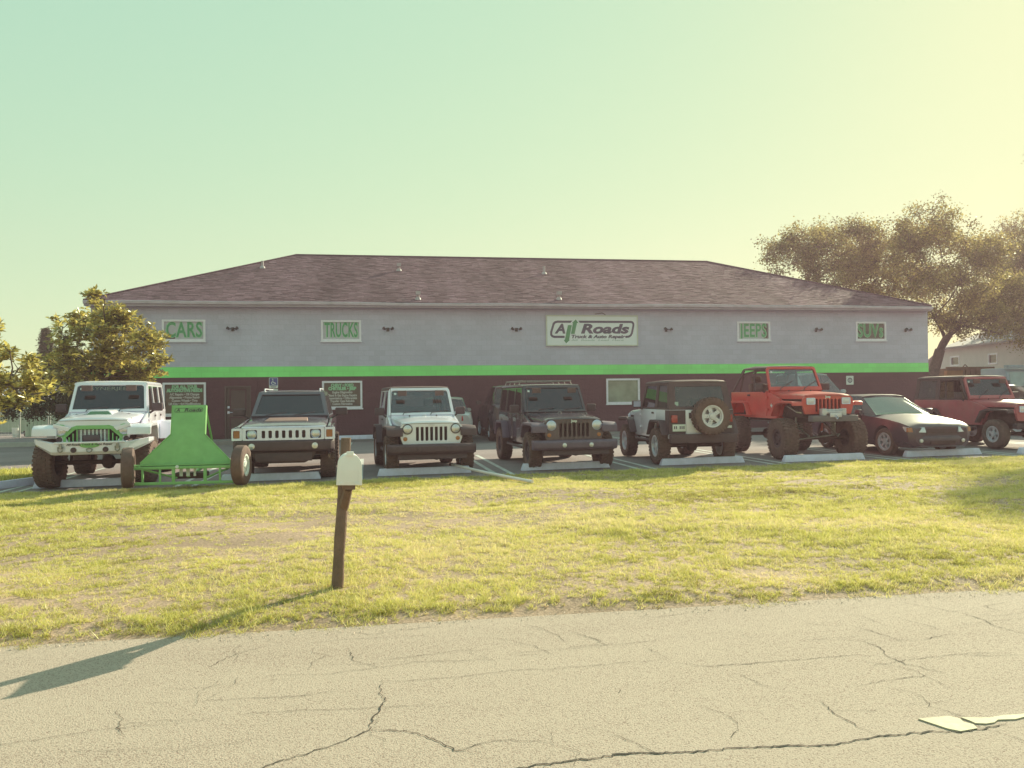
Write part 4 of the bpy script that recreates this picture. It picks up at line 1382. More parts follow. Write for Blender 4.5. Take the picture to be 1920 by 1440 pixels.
        mask = [(-0.50, Z(0.645)), (-0.455, Z(0.66)), (-0.46, Z(0.745)), (-0.30, Z(0.89)), (0.30, Z(0.89)), (0.46, Z(0.745)), (0.455, Z(0.66)), (0.50, Z(0.645)), (0.52, Z(0.76)), (0.655, Z(0.80)), (0.66, Z(0.95)), (0.62, Z(1.0)),
                (0.40, Z(0.92)), (0.28, Z(0.965)), (-0.28, Z(0.965)), (-0.40, Z(0.92)), (-0.62, Z(1.0)), (-0.66, Z(0.95)), (-0.655, Z(0.80)), (-0.52, Z(0.76))]
        MB().plate(mask, [], gy0 - 0.02, gy0 + 0.002).build('green_mask', M_green, g, bevel=0.006)
        for i in range(-6, 7):
            zt = Z(0.885) if abs(i) < 5 else Z(0.885 - 0.07 * (abs(i) - 4))
            MB().box(i * 0.068 - 0.010, i * 0.068 + 0.010, gy0 - 0.006, gy0 + 0.02, Z(0.665), zt).build('slat', M_green if abs(i) > 3 else M_whitetrim, g, smooth=False)
        MB().box(-0.48, 0.48, gy1 + 0.03, gy1 + 0.04, Z(0.64), Z(0.92)).build('grille_backing', M_under, g, smooth=False)
        for k in range(9):
            MB().box(-0.28, 0.28, gy0 + 0.028, gy0 + 0.036, Z(0.68 + 0.023 * k), Z(0.688 + 0.023 * k)).build('radiator_fin', M_alloy, g, smooth=False)
        for s in (-1, 1):
            o = headlight(root, s * 0.545, gy0 - 0.012, Z(0.875), 0.098, M_green)
            MB().plate([(s * 0.66, Z(1.005)), (s * 0.66, Z(0.945)), (s * 0.42, Z(0.86)), (s * 0.36, Z(0.93))], [], gy0 - 0.07, gy0 - 0.02).build('brow', paint, g, bevel=0.008)
            o = MB().lathe([(0.052, 0.0), (0.05, -0.014), (0.035, -0.016), (0.03, -0.004), (0, -0.006)], 16, axis='Y').build('turn_signal', M_plastic, root)
            o.location = (s * 0.575, gy0 + 0.001, Z(0.705))
    # front fenders
    fo = trk + W / 2 + 0.015 if JK else trk + W / 2 + c.get('flare_out', -0.03)
    fi = X(0.60)
    ft = c.get('flare_top', Z(1.0) if JK else Z(0.93))
    fth = 0.05
    if JK:
        top_ = [(-0.60, ft - 0.20), (-0.575, ft - 0.06), (-0.46, ft), (0.30, ft), (0.44, ft - 0.07), (0.56, ft - 0.34)]
        inn = [(0.49, ft - 0.34), (0.38, ft - 0.10), (0.27, ft - 0.055), (-0.40, ft - 0.055), (-0.50, ft - 0.09), (-0.50, ft - 0.20)]
    else:
        top_ = [(-0.50, ft - 0.10), (-0.48, ft - 0.02), (-0.40, ft), (0.22, ft + 0.012), (0.42, ft - 0.05), (0.60, Z(0.56))]
        inn = [(0.52, Z(0.56)), (0.36, ft - 0.10), (0.20, ft - 0.045), (-0.38, ft - 0.045), (-0.44, ft - 0.06), (-0.45, ft - 0.10)]
    for s in (-1, 1):
        b = MB()
        if JK:
            b.prism(top_ + inn, s * fi, s * fo)
            fnd = b.build('front_fender', flare, root, bevel=0.022)
        else:
            wmid = X(0.70)
            b.prism(top_ + inn, s * (fi - 0.08), s * wmid)
            fnd = b.build('front_fender', c.get('fendermat', paint), root, bevel=0.012)
            if kind == 'YJ':
                # painted wing side reaching down behind the wheel
                MB().prism([(0.22, ft + 0.005), (0.44, Z(1.0)), (0.95, Z(1.0)), (0.95, Z(0.5)), (0.62, Z(0.5)), (0.56, Z(0.62)), (0.40, ft - 0.09)], s * (hw - 0.06), s * (hw - 0.004)).build('wing_side', paint, fnd, smooth=False)
            MB().prism([(p[0] - (0.01 if p[0] < 0 else 0), p[1] + 0.004) for p in top_] + inn, s * wmid, s * fo).build('flare', flare, fnd, bevel=0.018)
        MB().prism([(-0.42, ft - 0.07), (0.40, ft - 0.09), (0.46, Z(0.55)), (0.38, Z(0.5)), (0.30, ft - 0.25), (-0.42, ft - 0.2)], s * (fi - 0.05), s * (fi + 0.02)).build('wheel_well', M_under, root, smooth=False)
        # rear flares
        rt = Z(0.96) if JK else Z(0.93)
        ar2 = ar
        rtop = [(wb - ar2 - 0.10, Z(0.56)), (wb - ar2 * 0.80, rt - 0.06), (wb - ar2 * 0.62, rt), (wb + ar2 * 0.62, rt), (wb + ar2 * 0.82, rt - 0.06), (wb + ar2 + 0.08, Z(0.60))]
        rin = [(wb + ar2 + 0.0, Z(0.60)), (wb + ar2 * 0.74, rt - 0.085), (wb + ar2 * 0.58, rt - 0.05), (wb - ar2 * 0.58, rt - 0.05), (wb - ar2 * 0.74, rt - 0.085), (wb - ar2 - 0.02, Z(0.56))]
        MB().prism(rtop + rin, s * (hw - 0.02), s * fo).build('rear_fender', flare if JK or kind == 'TJ' else c.get('rearflare', flare), root, bevel=0.02)
        MB().prism([(wb - ar2, Z(0.52)), (wb - ar2 * 0.7, rt - 0.07), (wb + ar2 * 0.7, rt - 0.07), (wb + ar2, Z(0.56))], s * (hw - 0.35), s * (hw - 0.31)).build('wheel_well', M_under, root, smooth=False)
    # windscreen frame and glass, built flat then tilted
    L = math.hypot(yw1 - yw0, wtop - Z(1.19))
    a = math.atan2(yw1 - yw0, wtop - Z(1.19))
    Mw = Matrix.Translation((0, yw0, Z(1.19))) @ Matrix.Rotation(-a, 4, 'X')
    wbw, wtw = X(0.735), X(0.68)
    bt, tt, sd = (0.06, 0.07, 0.055) if JK else (0.10, 0.06, 0.06)
    op = [(-wbw + sd, bt), (wbw - sd, bt), (wtw - sd + 0.01, L - tt - 0.03), (wtw - sd - 0.03, L - tt), (-wtw + sd + 0.03, L - tt), (-wtw + sd - 0.01, L - tt - 0.03)]
    fm = c.get('framemat', paint)
    wf = MB().plate([(-wbw, 0), (wbw, 0), (wtw, L - 0.04), (wtw - 0.04, L), (-wtw + 0.04, L), (-wtw, L - 0.04)], [op], -0.03, 0.03, 'Y', Mw).build('windscreen_frame', fm, root, bevel=0.008)
    MB().plate([(p[0] * 1.01, p[1]) for p in op], [], -0.004, 0.004, 'Y', Mw).build('windscreen', c.get('wglass', G_wind), wf, smooth=False)
    for s in (-1, 1):
        wx = -0.42 + (0.62 if s > 0 else 0)
        MB().tube([Mw @ Vector((wx, -0.035, 0.0)), Mw @ Vector((wx + 0.03, -0.045, 0.05)), Mw @ Vector((wx + 0.40, -0.03, bt + (0.04 if JK else 0.16)))], 0.009, 5).build('wiper', M_plastic, wf)
    if c.get('banner'):
        text('banner', c['banner'], pm('banner_film', (0.20, 0.19, 0.17), 0.4, var=0.1), wf, Mw @ Matrix(((1, 0, 0, 0), (0, 0, -1, -0.008), (0, 1, 0, L - tt - 0.075), (0, 0, 0, 1))), width=0.78, size=0.12, depth=0.002)
    Mi = Mw @ Matrix.Translation((0, 0.07, L - tt - 0.07))
    MB().box(-0.13, 0.13, -0.02, 0.02, -0.035, 0.035, Mi).build('rear_view_mirror', M_plastic, wf, bevel=0.012)
    MB().box(-X(0.58), -X(0.58) + 0.05, -0.009, -0.006, L - tt - 0.10, L - tt - 0.05, Mw).build('window_sticker', M_whitetrim, wf, smooth=False)
    for s in (-1, 1):
        MB().lathe([(0.018, 0), (0.014, 0.035), (0, 0.037)], 8, (s * X(0.30), 0.72, Z(1.17)), 'Z').build('hood_bumper', M_plastic, hood)
    MB().tube([(-0.04, 0.60, Z(1.175)), (-0.03, 0.60, Z(1.205)), (0.03, 0.60, Z(1.205)), (0.04, 0.60, Z(1.175))], 0.006, 5).build('footman_loop', M_steel, hood)
    MB().box(-f0 * 0.98, f0 * 0.98, yF - 0.048, yF - 0.03, Z(1.052), Z(1.060)).build('hood_gap', M_under, hood, smooth=False)
    for s in (-1, 1):
        MB().box(s * X(0.42) - 0.10, s * X(0.42) + 0.10, yw0 + 0.05, yw0 + 0.09, wtop - 0.17, wtop - 0.05).build('sun_visor', M_cloth, wf, bevel=0.01) if not c.get('roof') else None
    # dash, wheel, seats
    MB().box(-X(0.66), X(0.66), yw0 + 0.04, yw0 + 0.34, Z(1.0), Z(1.16)).build('dashboard', M_plastic, root, bevel=0.03)
    steering(root, X(0.36), yw0 + 0.50, Z(1.16))
    sm = c.get('seatmat', M_cloth)
    for s in (-1, 1):
        seat(root, s * X(0.37), yw0 + 0.95, Z(0.82), sm)
    MB().box(-X(0.50), X(0.50), wb - 0.20, wb + 0.05, Z(0.72), Z(1.38)).build('rear_seat', sm, root, bevel=0.05)
    # roll bar
    b = MB()
    yb = yw1 + 0.72
    for s in (-1, 1):
        b.tube([(s * X(0.62), yb, Z(0.6)), (s * X(0.60), yb, wtop - 0.14), (s * X(0.54), yb, wtop - 0.06)], 0.03, 8)
        b.tube([(s * X(0.58), yb, wtop - 0.08), (s * X(0.60), yR - 0.45, wtop - 0.14), (s * X(0.62), yR - 0.15, Z(0.9))], 0.03, 8)
        b.tube([(s * X(0.58), yb, wtop - 0.07), (s * X(0.62), yw1 + 0.05, wtop - 0.07)], 0.028, 8)
    b.tube([(-X(0.56), yb, wtop - 0.06), (X(0.56), yb, wtop - 0.06)], 0.03, 8)
    b.build('roll_bar', c.get('barmat', M_plastic), root)
    # upper sides: shear so that they lean in
    lean = 0.115
    def Ms(s):
        return Matrix(((s, 0, 0, 0), (0, 1, 0, 0), (0, 0, 1, 0), (0, 0, 0, 1))) @ Matrix(((1, 0, -lean, hw + lean * belt), (0, 1, 0, 0), (0, 0, 1, 0), (0, 0, 0, 1)))
    d4 = c.get('doors', 2)
    yd0 = yw0 + 0.02
    yd1 = yw0 + (0.98 if d4 == 4 else 1.12)
    zt_ = wtop - 0.01
    ytop = yR - c.get('rear_slope', 0.06)
    wins = []
    if c.get('roof', 'hard') != 'open':
        sl = (yw1 - yw0) / (wtop - Z(1.19))
        def fx(z):
            return yw0 + 0.06 + (z - Z(1.19)) * sl
        wz0, wz1 = belt + 0.04, zt_ - 0.06
        wins.append([(fx(wz0) + 0.06, wz0), (yd1 - 0.05, wz0), (yd1 - 0.05, wz1), (fx(wz1) + 0.06, wz1)])
        if d4 == 4:
            yd2 = yd1 + 0.86
            wins.append([(yd1 + 0.05, wz0), (yd2 - 0.06, wz0), (yd2 - 0.06, wz1), (yd1 + 0.05, wz1)])
        else:
            yd2 = yd1
        rs = (yR - ytop) / (zt_ - belt)
        wins.append([(yd2 + 0.09, wz0), (yR - 0.12 - rs * (wz0 - belt), wz0), (yR - 0.12 - rs * (wz1 - belt), wz1), (yd2 + 0.09, wz1)])
        outer = [(fx(belt), belt), (yR, belt), (ytop, zt_), (fx(zt_) - 0.04, zt_)]
        for s in (-1, 1):
            use = [w for i, w in enumerate(wins)]
            fr_ = MB().plate(outer, use, -0.035, 0.0, 'X', Ms(s)).build('side_frame', topm, root, smooth=False)
            for i, w in enumerate(use):
                if i in c.get('no_glass', ()):
                    continue
                MB().plate(w, [], -0.022, -0.014, 'X', Ms(s)).build('side_window', c.get('sglass', G_dark) if i or not c.get('clear_front') else G_clear, fr_, smooth=False)
        # roof
        rw = hw - lean * (zt_ - belt)
        b = MB()
        secs = []
        for y, dzr in ((yw1 - 0.03, -0.012), (yw1 + 0.08, 0.012), ((yw1 + ytop) / 2, 0.022), (ytop - 0.08, 0.016), (ytop, -0.02)):
            secs.append((y, [(rw + 0.006, zt_ - 0.03), (rw + 0.012, zt_ + 0.0), (rw - 0.02, zt_ + 0.03 + dzr * 0.6), (rw * 0.7, zt_ + 0.042 + dzr), (0, zt_ + 0.048 + dzr)]))
        b.loft(secs)
        roof_ = b.build('roof', c.get('roofmat', topm), root, ang=40)
        # rear with window
        ab = math.atan2(yR - ytop, zt_ - belt)
        Lb = math.hypot(yR - ytop, zt_ - belt)
        Mb_ = Matrix.Translation((0, yR - 0.004, belt)) @ Matrix.Rotation(ab, 4, 'X')
        hole = [(-hw + 0.16, 0.07), (hw - 0.16, 0.07), (rw - 0.12, Lb - 0.09), (-rw + 0.12, Lb - 0.09)]
        rf = MB().plate([(-hw, 0), (hw, 0), (rw, Lb), (-rw, Lb)], [hole], -0.03, 0.0, 'Y', Mb_).build('rear_frame', topm, root, smooth=False)
        MB().plate(hole, [], -0.020, -0.012, 'Y', Mb_).build('rear_window', c.get('rglass', G_dark), rf, smooth=False)
        if c.get('rack'):
            b = MB()
            for y in fr(yw1 + 0.5, ytop - 0.2, 4):
                b.tube([(-rw + 0.05, y, zt_ + 0.05), (-rw + 0.08, y, zt_ + 0.13), (rw - 0.08, y, zt_ + 0.13), (rw - 0.05, y, zt_ + 0.05)], 0.014, 6)
            for s in (-1, 1):
                b.tube([(s * (rw - 0.1), yw1 + 0.35, zt_ + 0.135), (s * (rw - 0.1), ytop - 0.1, zt_ + 0.135)], 0.016, 6)
            b.build('roof_rack', M_steel, roof_)
    else:
        # bikini soft top over the roll bar, open sides
        b = MB()
        secs = []
        ye = c.get('top_end', yR - 0.55)
        for y, dzr in ((yw1 - 0.03, 0.0), (yw1 + 0.3, 0.02), (yb, 0.03), (ye, 0.0)):
            secs.append((y, [(X(0.66), zt_ - 0.035), (X(0.67), zt_), (X(0.60), zt_ + 0.025 + dzr), (0, zt_ + 0.035 + dzr)]))
        b.loft(secs)
        b.build('roof', c.get('roofmat', topm), root, ang=40)
        for s in (-1, 1):
            MB().plate([(ye - 0.02, zt_ - 0.02), (yR - 0.03, belt + 0.02), (yR - 0.10, belt + 0.0), (ye - 0.12, zt_ - 0.05)], [], -0.03, 0.0, 'X', Ms(s)).build('top_strap', topm, root, smooth=False)
    # doors
    nd_ = [(yd0, yd1)] + ([(yd1 + 0.012, yd1 + 0.86)] if d4 == 4 else [])
    for s in (-1, 1):
        for i, (a0, a1) in enumerate(nd_):
            if c.get('doors_off'):
                continue
            zl = Z(0.56)
            cut = a1 if i == 0 and d4 == 4 else a1
            pts = [(a0 + 0.02, belt - 0.012), (cut, belt - 0.012), (cut, Z(0.80)), (cut - (0.22 if (i == len(nd_) - 1) else 0.0), zl), (a0 + 0.06, zl), (a0 + 0.02, Z(0.7))]
            dr = MB().prism(pts, s * (hw - 0.01), s * (hw + 0.012)).build('door', paint, root, bevel=0.006)
            MB().box(min(s * (hw + 0.012), s * (hw + 0.035)), max(s * (hw + 0.012), s * (hw + 0.035)), a1 - 0.20, a1 - 0.08, belt - 0.10, belt - 0.06).build('handle', c.get('handlemat', M_plastic), dr, bevel=0.006)
            if i == 0:
                for zz in (0.70, 1.0):
                    MB().box(min(s * (hw + 0.004), s * (hw + 0.03)), max(s * (hw + 0.004), s * (hw + 0.03)), a0 - 0.05, a0 + 0.05, Z(zz), Z(zz) + 0.05).build('hinge', c.get('hinge', paint), dr, bevel=0.006)
    if c.get('decal'):
        for s in (-1, 1):
            Md = Matrix(((0, 0, -1, -(hw + 0.006)), (-1, 0, 0, 0.70), (0, 1, 0, Z(0.82)), (0, 0, 0, 1))) if s < 0 else Matrix(((0, 0, 1, hw + 0.006), (1, 0, 0, 0.70), (0, 1, 0, Z(0.82)), (0, 0, 0, 1)))
            text('decal', '4x4', M_whitetrim, root, Md, size=0.12, bold=0.004, depth=0.003)
    # mirrors
    if c.get('mirrors', True):
        for s in (-1, 1):
            mx = s * (hw + 0.15)
            m_ = MB().box(mx - 0.105, mx + 0.105, yd0 + 0.10, yd0 + 0.20, belt + 0.03, belt + 0.20).build('mirror', c.get('mirrormat', M_plastic), root, bevel=0.03, seg=3)
            MB().tube([(s * (hw - 0.01), yd0 + 0.14, belt - 0.02), (s * (hw + 0.08), yd0 + 0.15, belt + 0.05)], 0.022, 6).build('mirror_arm', M_plastic, m_)
            MB().box(mx - 0.085, mx + 0.085, yd0 + 0.199, yd0 + 0.204, belt + 0.05, belt + 0.18).build('mirror_glass', M_chrome, m_, smooth=False)
    # bumpers
    bs = c.get('bumper', 'stock')
    if bs == 'stock':
        bo = fo - 0.02
        b = MB()
        prof = [(-0.70, Z(0.44)), (-0.76, Z(0.49)), (-0.76, Z(0.60)), (-0.72, Z(0.64)), (-0.52, Z(0.64)), (-0.52, Z(0.44))]
        rings = []
        for x, dy in ((-bo, 0.13), (-bo * 0.93, 0.06), (-bo * 0.75, 0.0), (0, -0.02), (bo * 0.75, 0.0), (bo * 0.93, 0.06), (bo, 0.13)):
            rings.append([(x, min(p[0] + dy, -0.44), p[1]) for p in prof])
        b.skin(rings)
        bp = b.build('front_bumper', flare if JK else M_plastic, root, bevel=0.012)
        MB().prism([(-0.66, Z(0.44)), (-0.68, Z(0.34)), (-0.58, Z(0.32)), (-0.50, Z(0.42))], -bo * 0.78, bo * 0.78).build('air_dam', M_plastic, root, bevel=0.01)
        for s in (-1, 1):
            o = MB().lathe([(0.048, 0), (0.046, -0.012), (0, -0.02)], 14, axis='Y').build('fog_light', c.get('foglens', M_lens), bp)
            o.location = (s * 0.29, -0.775, Z(0.545))
    elif bs == 'tj':
        MB().box(-0.74, 0.74, -0.66, -0.52, Z(0.44), Z(0.57)).build('front_bumper', M_plastic, root, bevel=0.02)
    elif bs == 'armour':
        # white steel bumper with raked wings, shackles, fog lights and a winch badge
        w_ = 1.03
        zt0, zt1 = Z(0.715), Z(0.44)
        rings = []
        for x, yf, za, zb2 in ((-1.03, -0.36, zt0 - 0.07, zt0), (-0.97, -0.50, zt0 - 0.12, zt0 + 0.005), (-0.66, -0.78, zt1, zt0 - 0.05), (-0.60, -0.80, zt1 - 0.01, zt0 - 0.06), (0.60, -0.80, zt1 - 0.01, zt0 - 0.06), (0.66, -0.78, zt1, zt0 - 0.05), (0.97, -0.50, zt0 - 0.12, zt0 + 0.005), (1.03, -0.36, zt0 - 0.07, zt0)):
            rings.append([(x, yf + 0.05, za), (x, yf, za + 0.05 * (zb2 - za) / 0.2), (x, yf, zb2 - 0.01), (x, yf + 0.03, zb2), (x, yf + 0.14, zb2), (x, yf + 0.14, za)])
        bp = MB().skin(rings).build('front_bumper', paint, root, ang=20)
        MB().box(-0.60, 0.60, -0.82, -0.50, zt0 - 0.075, zt0 - 0.045).build('bumper_shelf', paint, bp, bevel=0.008)
        text('lettering', 'All Roads Truck & Auto Repair', M_decal, bp, FACE(0, -0.815, zt0 - 0.095), width=0.78, size=0.055, shear=0.2, bold=0.001, depth=0.002)
        for s in (-1, 1):
            o = MB().lathe([(0.05, 0), (0.05, -0.02), (0.04, -0.022), (0.035, -0.008), (0, -0.01)], 16, axis='Y').build('fog_light', M_plastic, bp)
            o.location = (s * 0.27, -0.80, Z(0.52))
            MB().box(s * 0.48 - 0.022, s * 0.48 + 0.022, -0.87, -0.80, Z(0.55), Z(0.63)).tube([(s * 0.48 - 0.04, -0.845, Z(0.585)), (s * 0.48 - 0.035, -0.855, Z(0.51)), (s * 0.48, -0.86, Z(0.485)), (s * 0.48 + 0.035, -0.855, Z(0.51)), (s * 0.48 + 0.04, -0.845, Z(0.585))], 0.013, 6).build('shackle', M_steel, bp)
        MB().plate([(0.17 * math.cos(R_(a)) , Z(0.605) + 0.05 * math.sin(R_(a))) for a in range(0, 360, 20)], [], -0.815, -0.795).build('fairlead', M_green, bp, bevel=0.006)
        MB().tube([(-0.05, -0.83, Z(0.53)), (-0.035, -0.85, Z(0.49)), (0.0, -0.855, Z(0.475)), (0.035, -0.85, Z(0.49)), (0.05, -0.83, Z(0.53)), (0, -0.83, Z(0.55)), (-0.05, -0.83, Z(0.53))], 0.011, 6).build('tow_hook', M_steel, bp)
        MB().tube([(-0.14, -0.63, Z(0.72)), (0.14, -0.63, Z(0.72))], 0.07, 12).build('winch', M_plastic, bp)
    elif bs == 'winch':
        bp = MB().box(-0.55, 0.55, -0.80, -0.60, Z(0.46), Z(0.60)).build('front_bumper', pm('bumper_primer', (0.16, 0.13, 0.16), 0.5, var=0.1), root, bevel=0.015)
        b = MB().tube([(-0.20, -0.70, Z(0.68)), (0.20, -0.70, Z(0.68))], 0.062, 12)
        for s in (-1, 1):
            b.box(s * 0.24 - 0.05, s * 0.24 + 0.05, -0.76, -0.63, Z(0.60), Z(0.76))
        b.tube([(-0.28, -0.77, Z(0.74)), (0.28, -0.77, Z(0.74))], 0.012, 6)
        b.build('winch', M_alloy, bp, bevel=0.006)
        MB().box(-0.14, 0.14, -0.82, -0.80, Z(0.56), Z(0.66)).build('fairlead', M_alloy, bp, bevel=0.008)
        MB().tube([(0.0, -0.84, Z(0.60)), (-0.03, -0.85, Z(0.56)), (0.0, -0.855, Z(0.52)), (0.035, -0.85, Z(0.55)), (0.02, -0.84, Z(0.58))], 0.013, 6).build('tow_hook', M_chrome, bp)
        b = MB()
        for s in (-1, 1):
            b.tube([(s * 0.46, 0.10, R + 0.02), (s * 0.44, 0.0, Z(0.92))], 0.022, 6)
            b.tube([(s * 0.36, -0.30, R + 0.05), (s * 0.40, 0.55, Z(0.47))], 0.024, 6)
            for k in range(7):
                zc = R + 0.10 + k * 0.055
                b.tube([(s * 0.40 + 0.06 * math.cos(t_ * 1.05), 0.06 * math.sin(t_ * 1.05), zc + t_ * 0.009) for t_ in range(7)], 0.010, 5)
        b.tube([(-0.55, -0.2, R - 0.02), (0.50, -0.14, R + 0.08)], 0.018, 6)
        b.build('suspension', M_steel, root)
        MB().tube([(0.05, -0.12, R + 0.16), (0.09, -0.1, R + 0.34)], 0.028, 8).build('steering_damper', pm('red_anodised', (0.35, 0.05, 0.04), 0.4, var=0.1), root)
        for s in (-1, 1):
            MB().hexa([(s * 0.46, -0.42, Z(0.62)), (s * 0.66, -0.30, Z(0.66)), (s * 0.66, 0.12, Z(0.80)), (s * 0.46, 0.12, Z(0.80))],
                      [(s * 0.46, -0.42, Z(0.65)), (s * 0.66, -0.30, Z(0.69)), (s * 0.66, 0.12, Z(0.83)), (s * 0.46, 0.12, Z(0.83))]).build('inner_fender', M_steel, root, smooth=False)
    rbm = MB().box(-hw - 0.02, hw + 0.02, yR + 0.01, yR + 0.16, Z(0.42), Z(0.62)).build('rear_bumper', M_plastic, root, bevel=0.02)
    # tail: lamps, plate, spare
    for s in (-1, 1):
        o = MB().box(s * (hw - 0.10) - 0.065, s * (hw - 0.10) + 0.065, yR, yR + 0.055, Z(0.88), Z(1.05)).build('tail_light', M_redlens, root, bevel=0.012)
    if c.get('tail_detail'):
        for s in (-1, 1):
            MB().box(min(s * hw, s * (hw - 0.36)), max(s * hw, s * (hw - 0.36)), yR + 0.001, yR + 0.007, Z(0.62), belt - 0.01).build('corner_guard', M_plastic, root, smooth=False)
            MB().prism([(yR - 0.26, Z(0.62)), (yR + 0.006, Z(0.62)), (yR + 0.006, belt - 0.01), (yR - 0.26, belt - 0.01)], s * (hw + 0.001), s * (hw + 0.007)).build('corner_guard', M_plastic, root, smooth=False)
        tg = MB().box(-hw + 0.37, hw - 0.37, yR + 0.001, yR + 0.02, Z(0.61), belt - 0.008).build('tailgate', paint, root, bevel=0.006)
        MB().box(hw - 0.49, hw - 0.43, yR + 0.019, yR + 0.027, Z(0.97), Z(1.10)).build('handle', M_plastic, tg, smooth=False)
        pl = MB().box(hw - 0.36, hw - 0.06, yR + 0.02, yR + 0.028, Z(0.68), Z(0.84)).build('licence_plate', M_whitetrim, root, bevel=0.004)
        for k in range(6):
            if k != 3:
                MB().box(hw - 0.325 + k * 0.042, hw - 0.30 + k * 0.042, yR + 0.0275, yR + 0.030, Z(0.735), Z(0.80)).build('plate_mark', M_violet, pl, smooth=False)
        MB().box(-hw + 0.04, -hw + 0.14, yR + 0.02, yR + 0.026, Z(0.74), Z(0.80)).build('reflector', M_whitetrim, root, smooth=False)
        MB().box(hw - 0.22, hw - 0.14, yR + 0.004 - 0.05, yR + 0.008 - 0.05, belt + 0.09, belt + 0.17).build('window_sticker', pm('sticker', (0.45, 0.55, 0.55), 0.5, var=0.2), root, smooth=False)
    if c.get('spare', True):
        Rr = c.get('spareR', R)
        wheel(root, c.get('spare_x', -0.05), yR + 0.05 + W / 2, Z(c.get('spare_z', 0.98)), Rr, W, c['rim'], c['style'], c['rimmat'], c.get('lugs', True), name='spare_wheel', rot=(0.3, 0, math.pi / 2))
        MB().box(-0.15, 0.10, yR + 0.01, yR + 0.08, Z(0.85), Z(1.1)).build('spare_carrier', M_plastic, root, smooth=False)
    # side steps
    for s in (-1, 1):
        MB().tube([(s * (hw + 0.03), 0.62, Z(0.45)), (s * (hw + 0.06), 0.75, Z(0.43)), (s * (hw + 0.06), wb - 0.62, Z(0.43)), (s * (hw + 0.03), wb - 0.5, Z(0.45))], 0.03 if c.get('steps', True) else 0.015, 8).build('side_step', M_plastic, root)
    # wheels
    for s in (-1, 1):
        wheel(root, s * trk, 0, R, R, W, c['rim'], c['style'], c['rimmat'], c.get('lugs', True), c.get('steer', 0.0))
        wheel(root, s * trk, wb, R, R, W, c['rim'], c['style'], c['rimmat'], c.get('lugs', True))
    if c.get('antenna'):
        MB().tube([(-hw + 0.06, 0.75, Z(1.1)), (-hw + 0.06, 0.80, Z(1.95))], 0.006, 5).build('antenna', M_plastic, root)
    return root

def at_lot(x, y):
    return (x, y, lot_z(x) + 0.004)

jeep('lifted white four-door jeep with a green angry-eyed grille and white armour bumper', at_lot(-5.42, 16.85), R_(7),
     dict(wb=2.95, R=0.47, W=0.33, trk=0.84, rim=0.235, style='beadlock', rimmat=M_plastic, paint=M_white, flare=M_white, lift=0.235, doors=4, grille='angry', scoop=True, dome=0.02, bumper='armour',
          banner='SYNERJEEP', wglass=G_dark, flare_top=1.21, steer=R_(-6)))
jeep('stock white two-door jeep with black fender flares and seven-slot grille', at_lot(1.02, 17.15), R_(5),
     dict(wb=2.42, R=0.40, W=0.26, rim=0.22, style='five', rimmat=M_alloy, paint=M_white, flare=M_plastic, doors=2, wglass=G_clear, sglass=G_clear, rglass=G_clear, badge=M_alloy, roofmat=M_top, antenna=True, seatmat=M_cloth, foglens=M_plastic))
jeep('black four-door jeep with a roof rack and grey fender flares', at_lot(4.02, 17.0), R_(3),
     dict(wb=2.95, R=0.40, W=0.27, rim=0.22, style='five', rimmat=M_plastic, paint=M_black, flare=M_fender, doors=4, wglass=G_dark, badge=M_whitetrim, rack=True, bezel=M_chrome, antenna=True))
jeep('backed-in white jeep with a black soft top and silver spare wheel', at_lot(6.95, 17.15 + 2.37), R_(180 - 1),
     dict(kind='TJ', wb=2.37, R=0.40, W=0.26, trk=0.75, rim=0.235, style='five', rimmat=M_alloy, paint=M_white, flare=M_plastic, lift=0.09, doors=2, top=M_top, bumper='tj', tail_detail=True, wglass=G_clear, sglass=G_vinyl,
          clear_front=True, rglass=G_vinyl, rear_slope=0.20, spareR=0.41, spare_x=-0.14, spare_z=1.02, framemat=M_plastic, flare_out=0.0))
jeep('lifted red jeep with mud tyres, winch and square headlights', at_lot(10.0, 17.25), R_(0),
     dict(kind='YJ', wb=2.37, R=0.47, W=0.34, trk=0.84, rim=0.205, style='beadlock', rimmat=M_plastic, paint=M_red, flare=M_red, lift=0.43, doors=2, roof='open', top=M_top, bumper='winch', wglass=G_clear, mirrors=True,
          flare_out=-0.15, spare=False, decal=True, barmat=M_plastic, shock=M_steel, steps=False, badge=M_whitetrim, seatmat=M_cloth, slotmat=M_plastic))
jeep('faded maroon jeep with a dark soft top and doors removed', at_lot(15.95, 17.9), R_(2),
     dict(kind='YJ', wb=2.37, R=0.37, W=0.24, rim=0.20, style='five', rimmat=M_alloy, paint=M_maroon, flare=M_top, lift=0.10, doors=2, top=M_top, roofmat=M_top, bumper='tj', wglass=G_clear, sglass=G_vinyl, rglass=G_clear, no_glass=(0,),
          doors_off=True, lugs=False, seatmat=M_tan, slotmat=M_plastic, flare_out=-0.02))

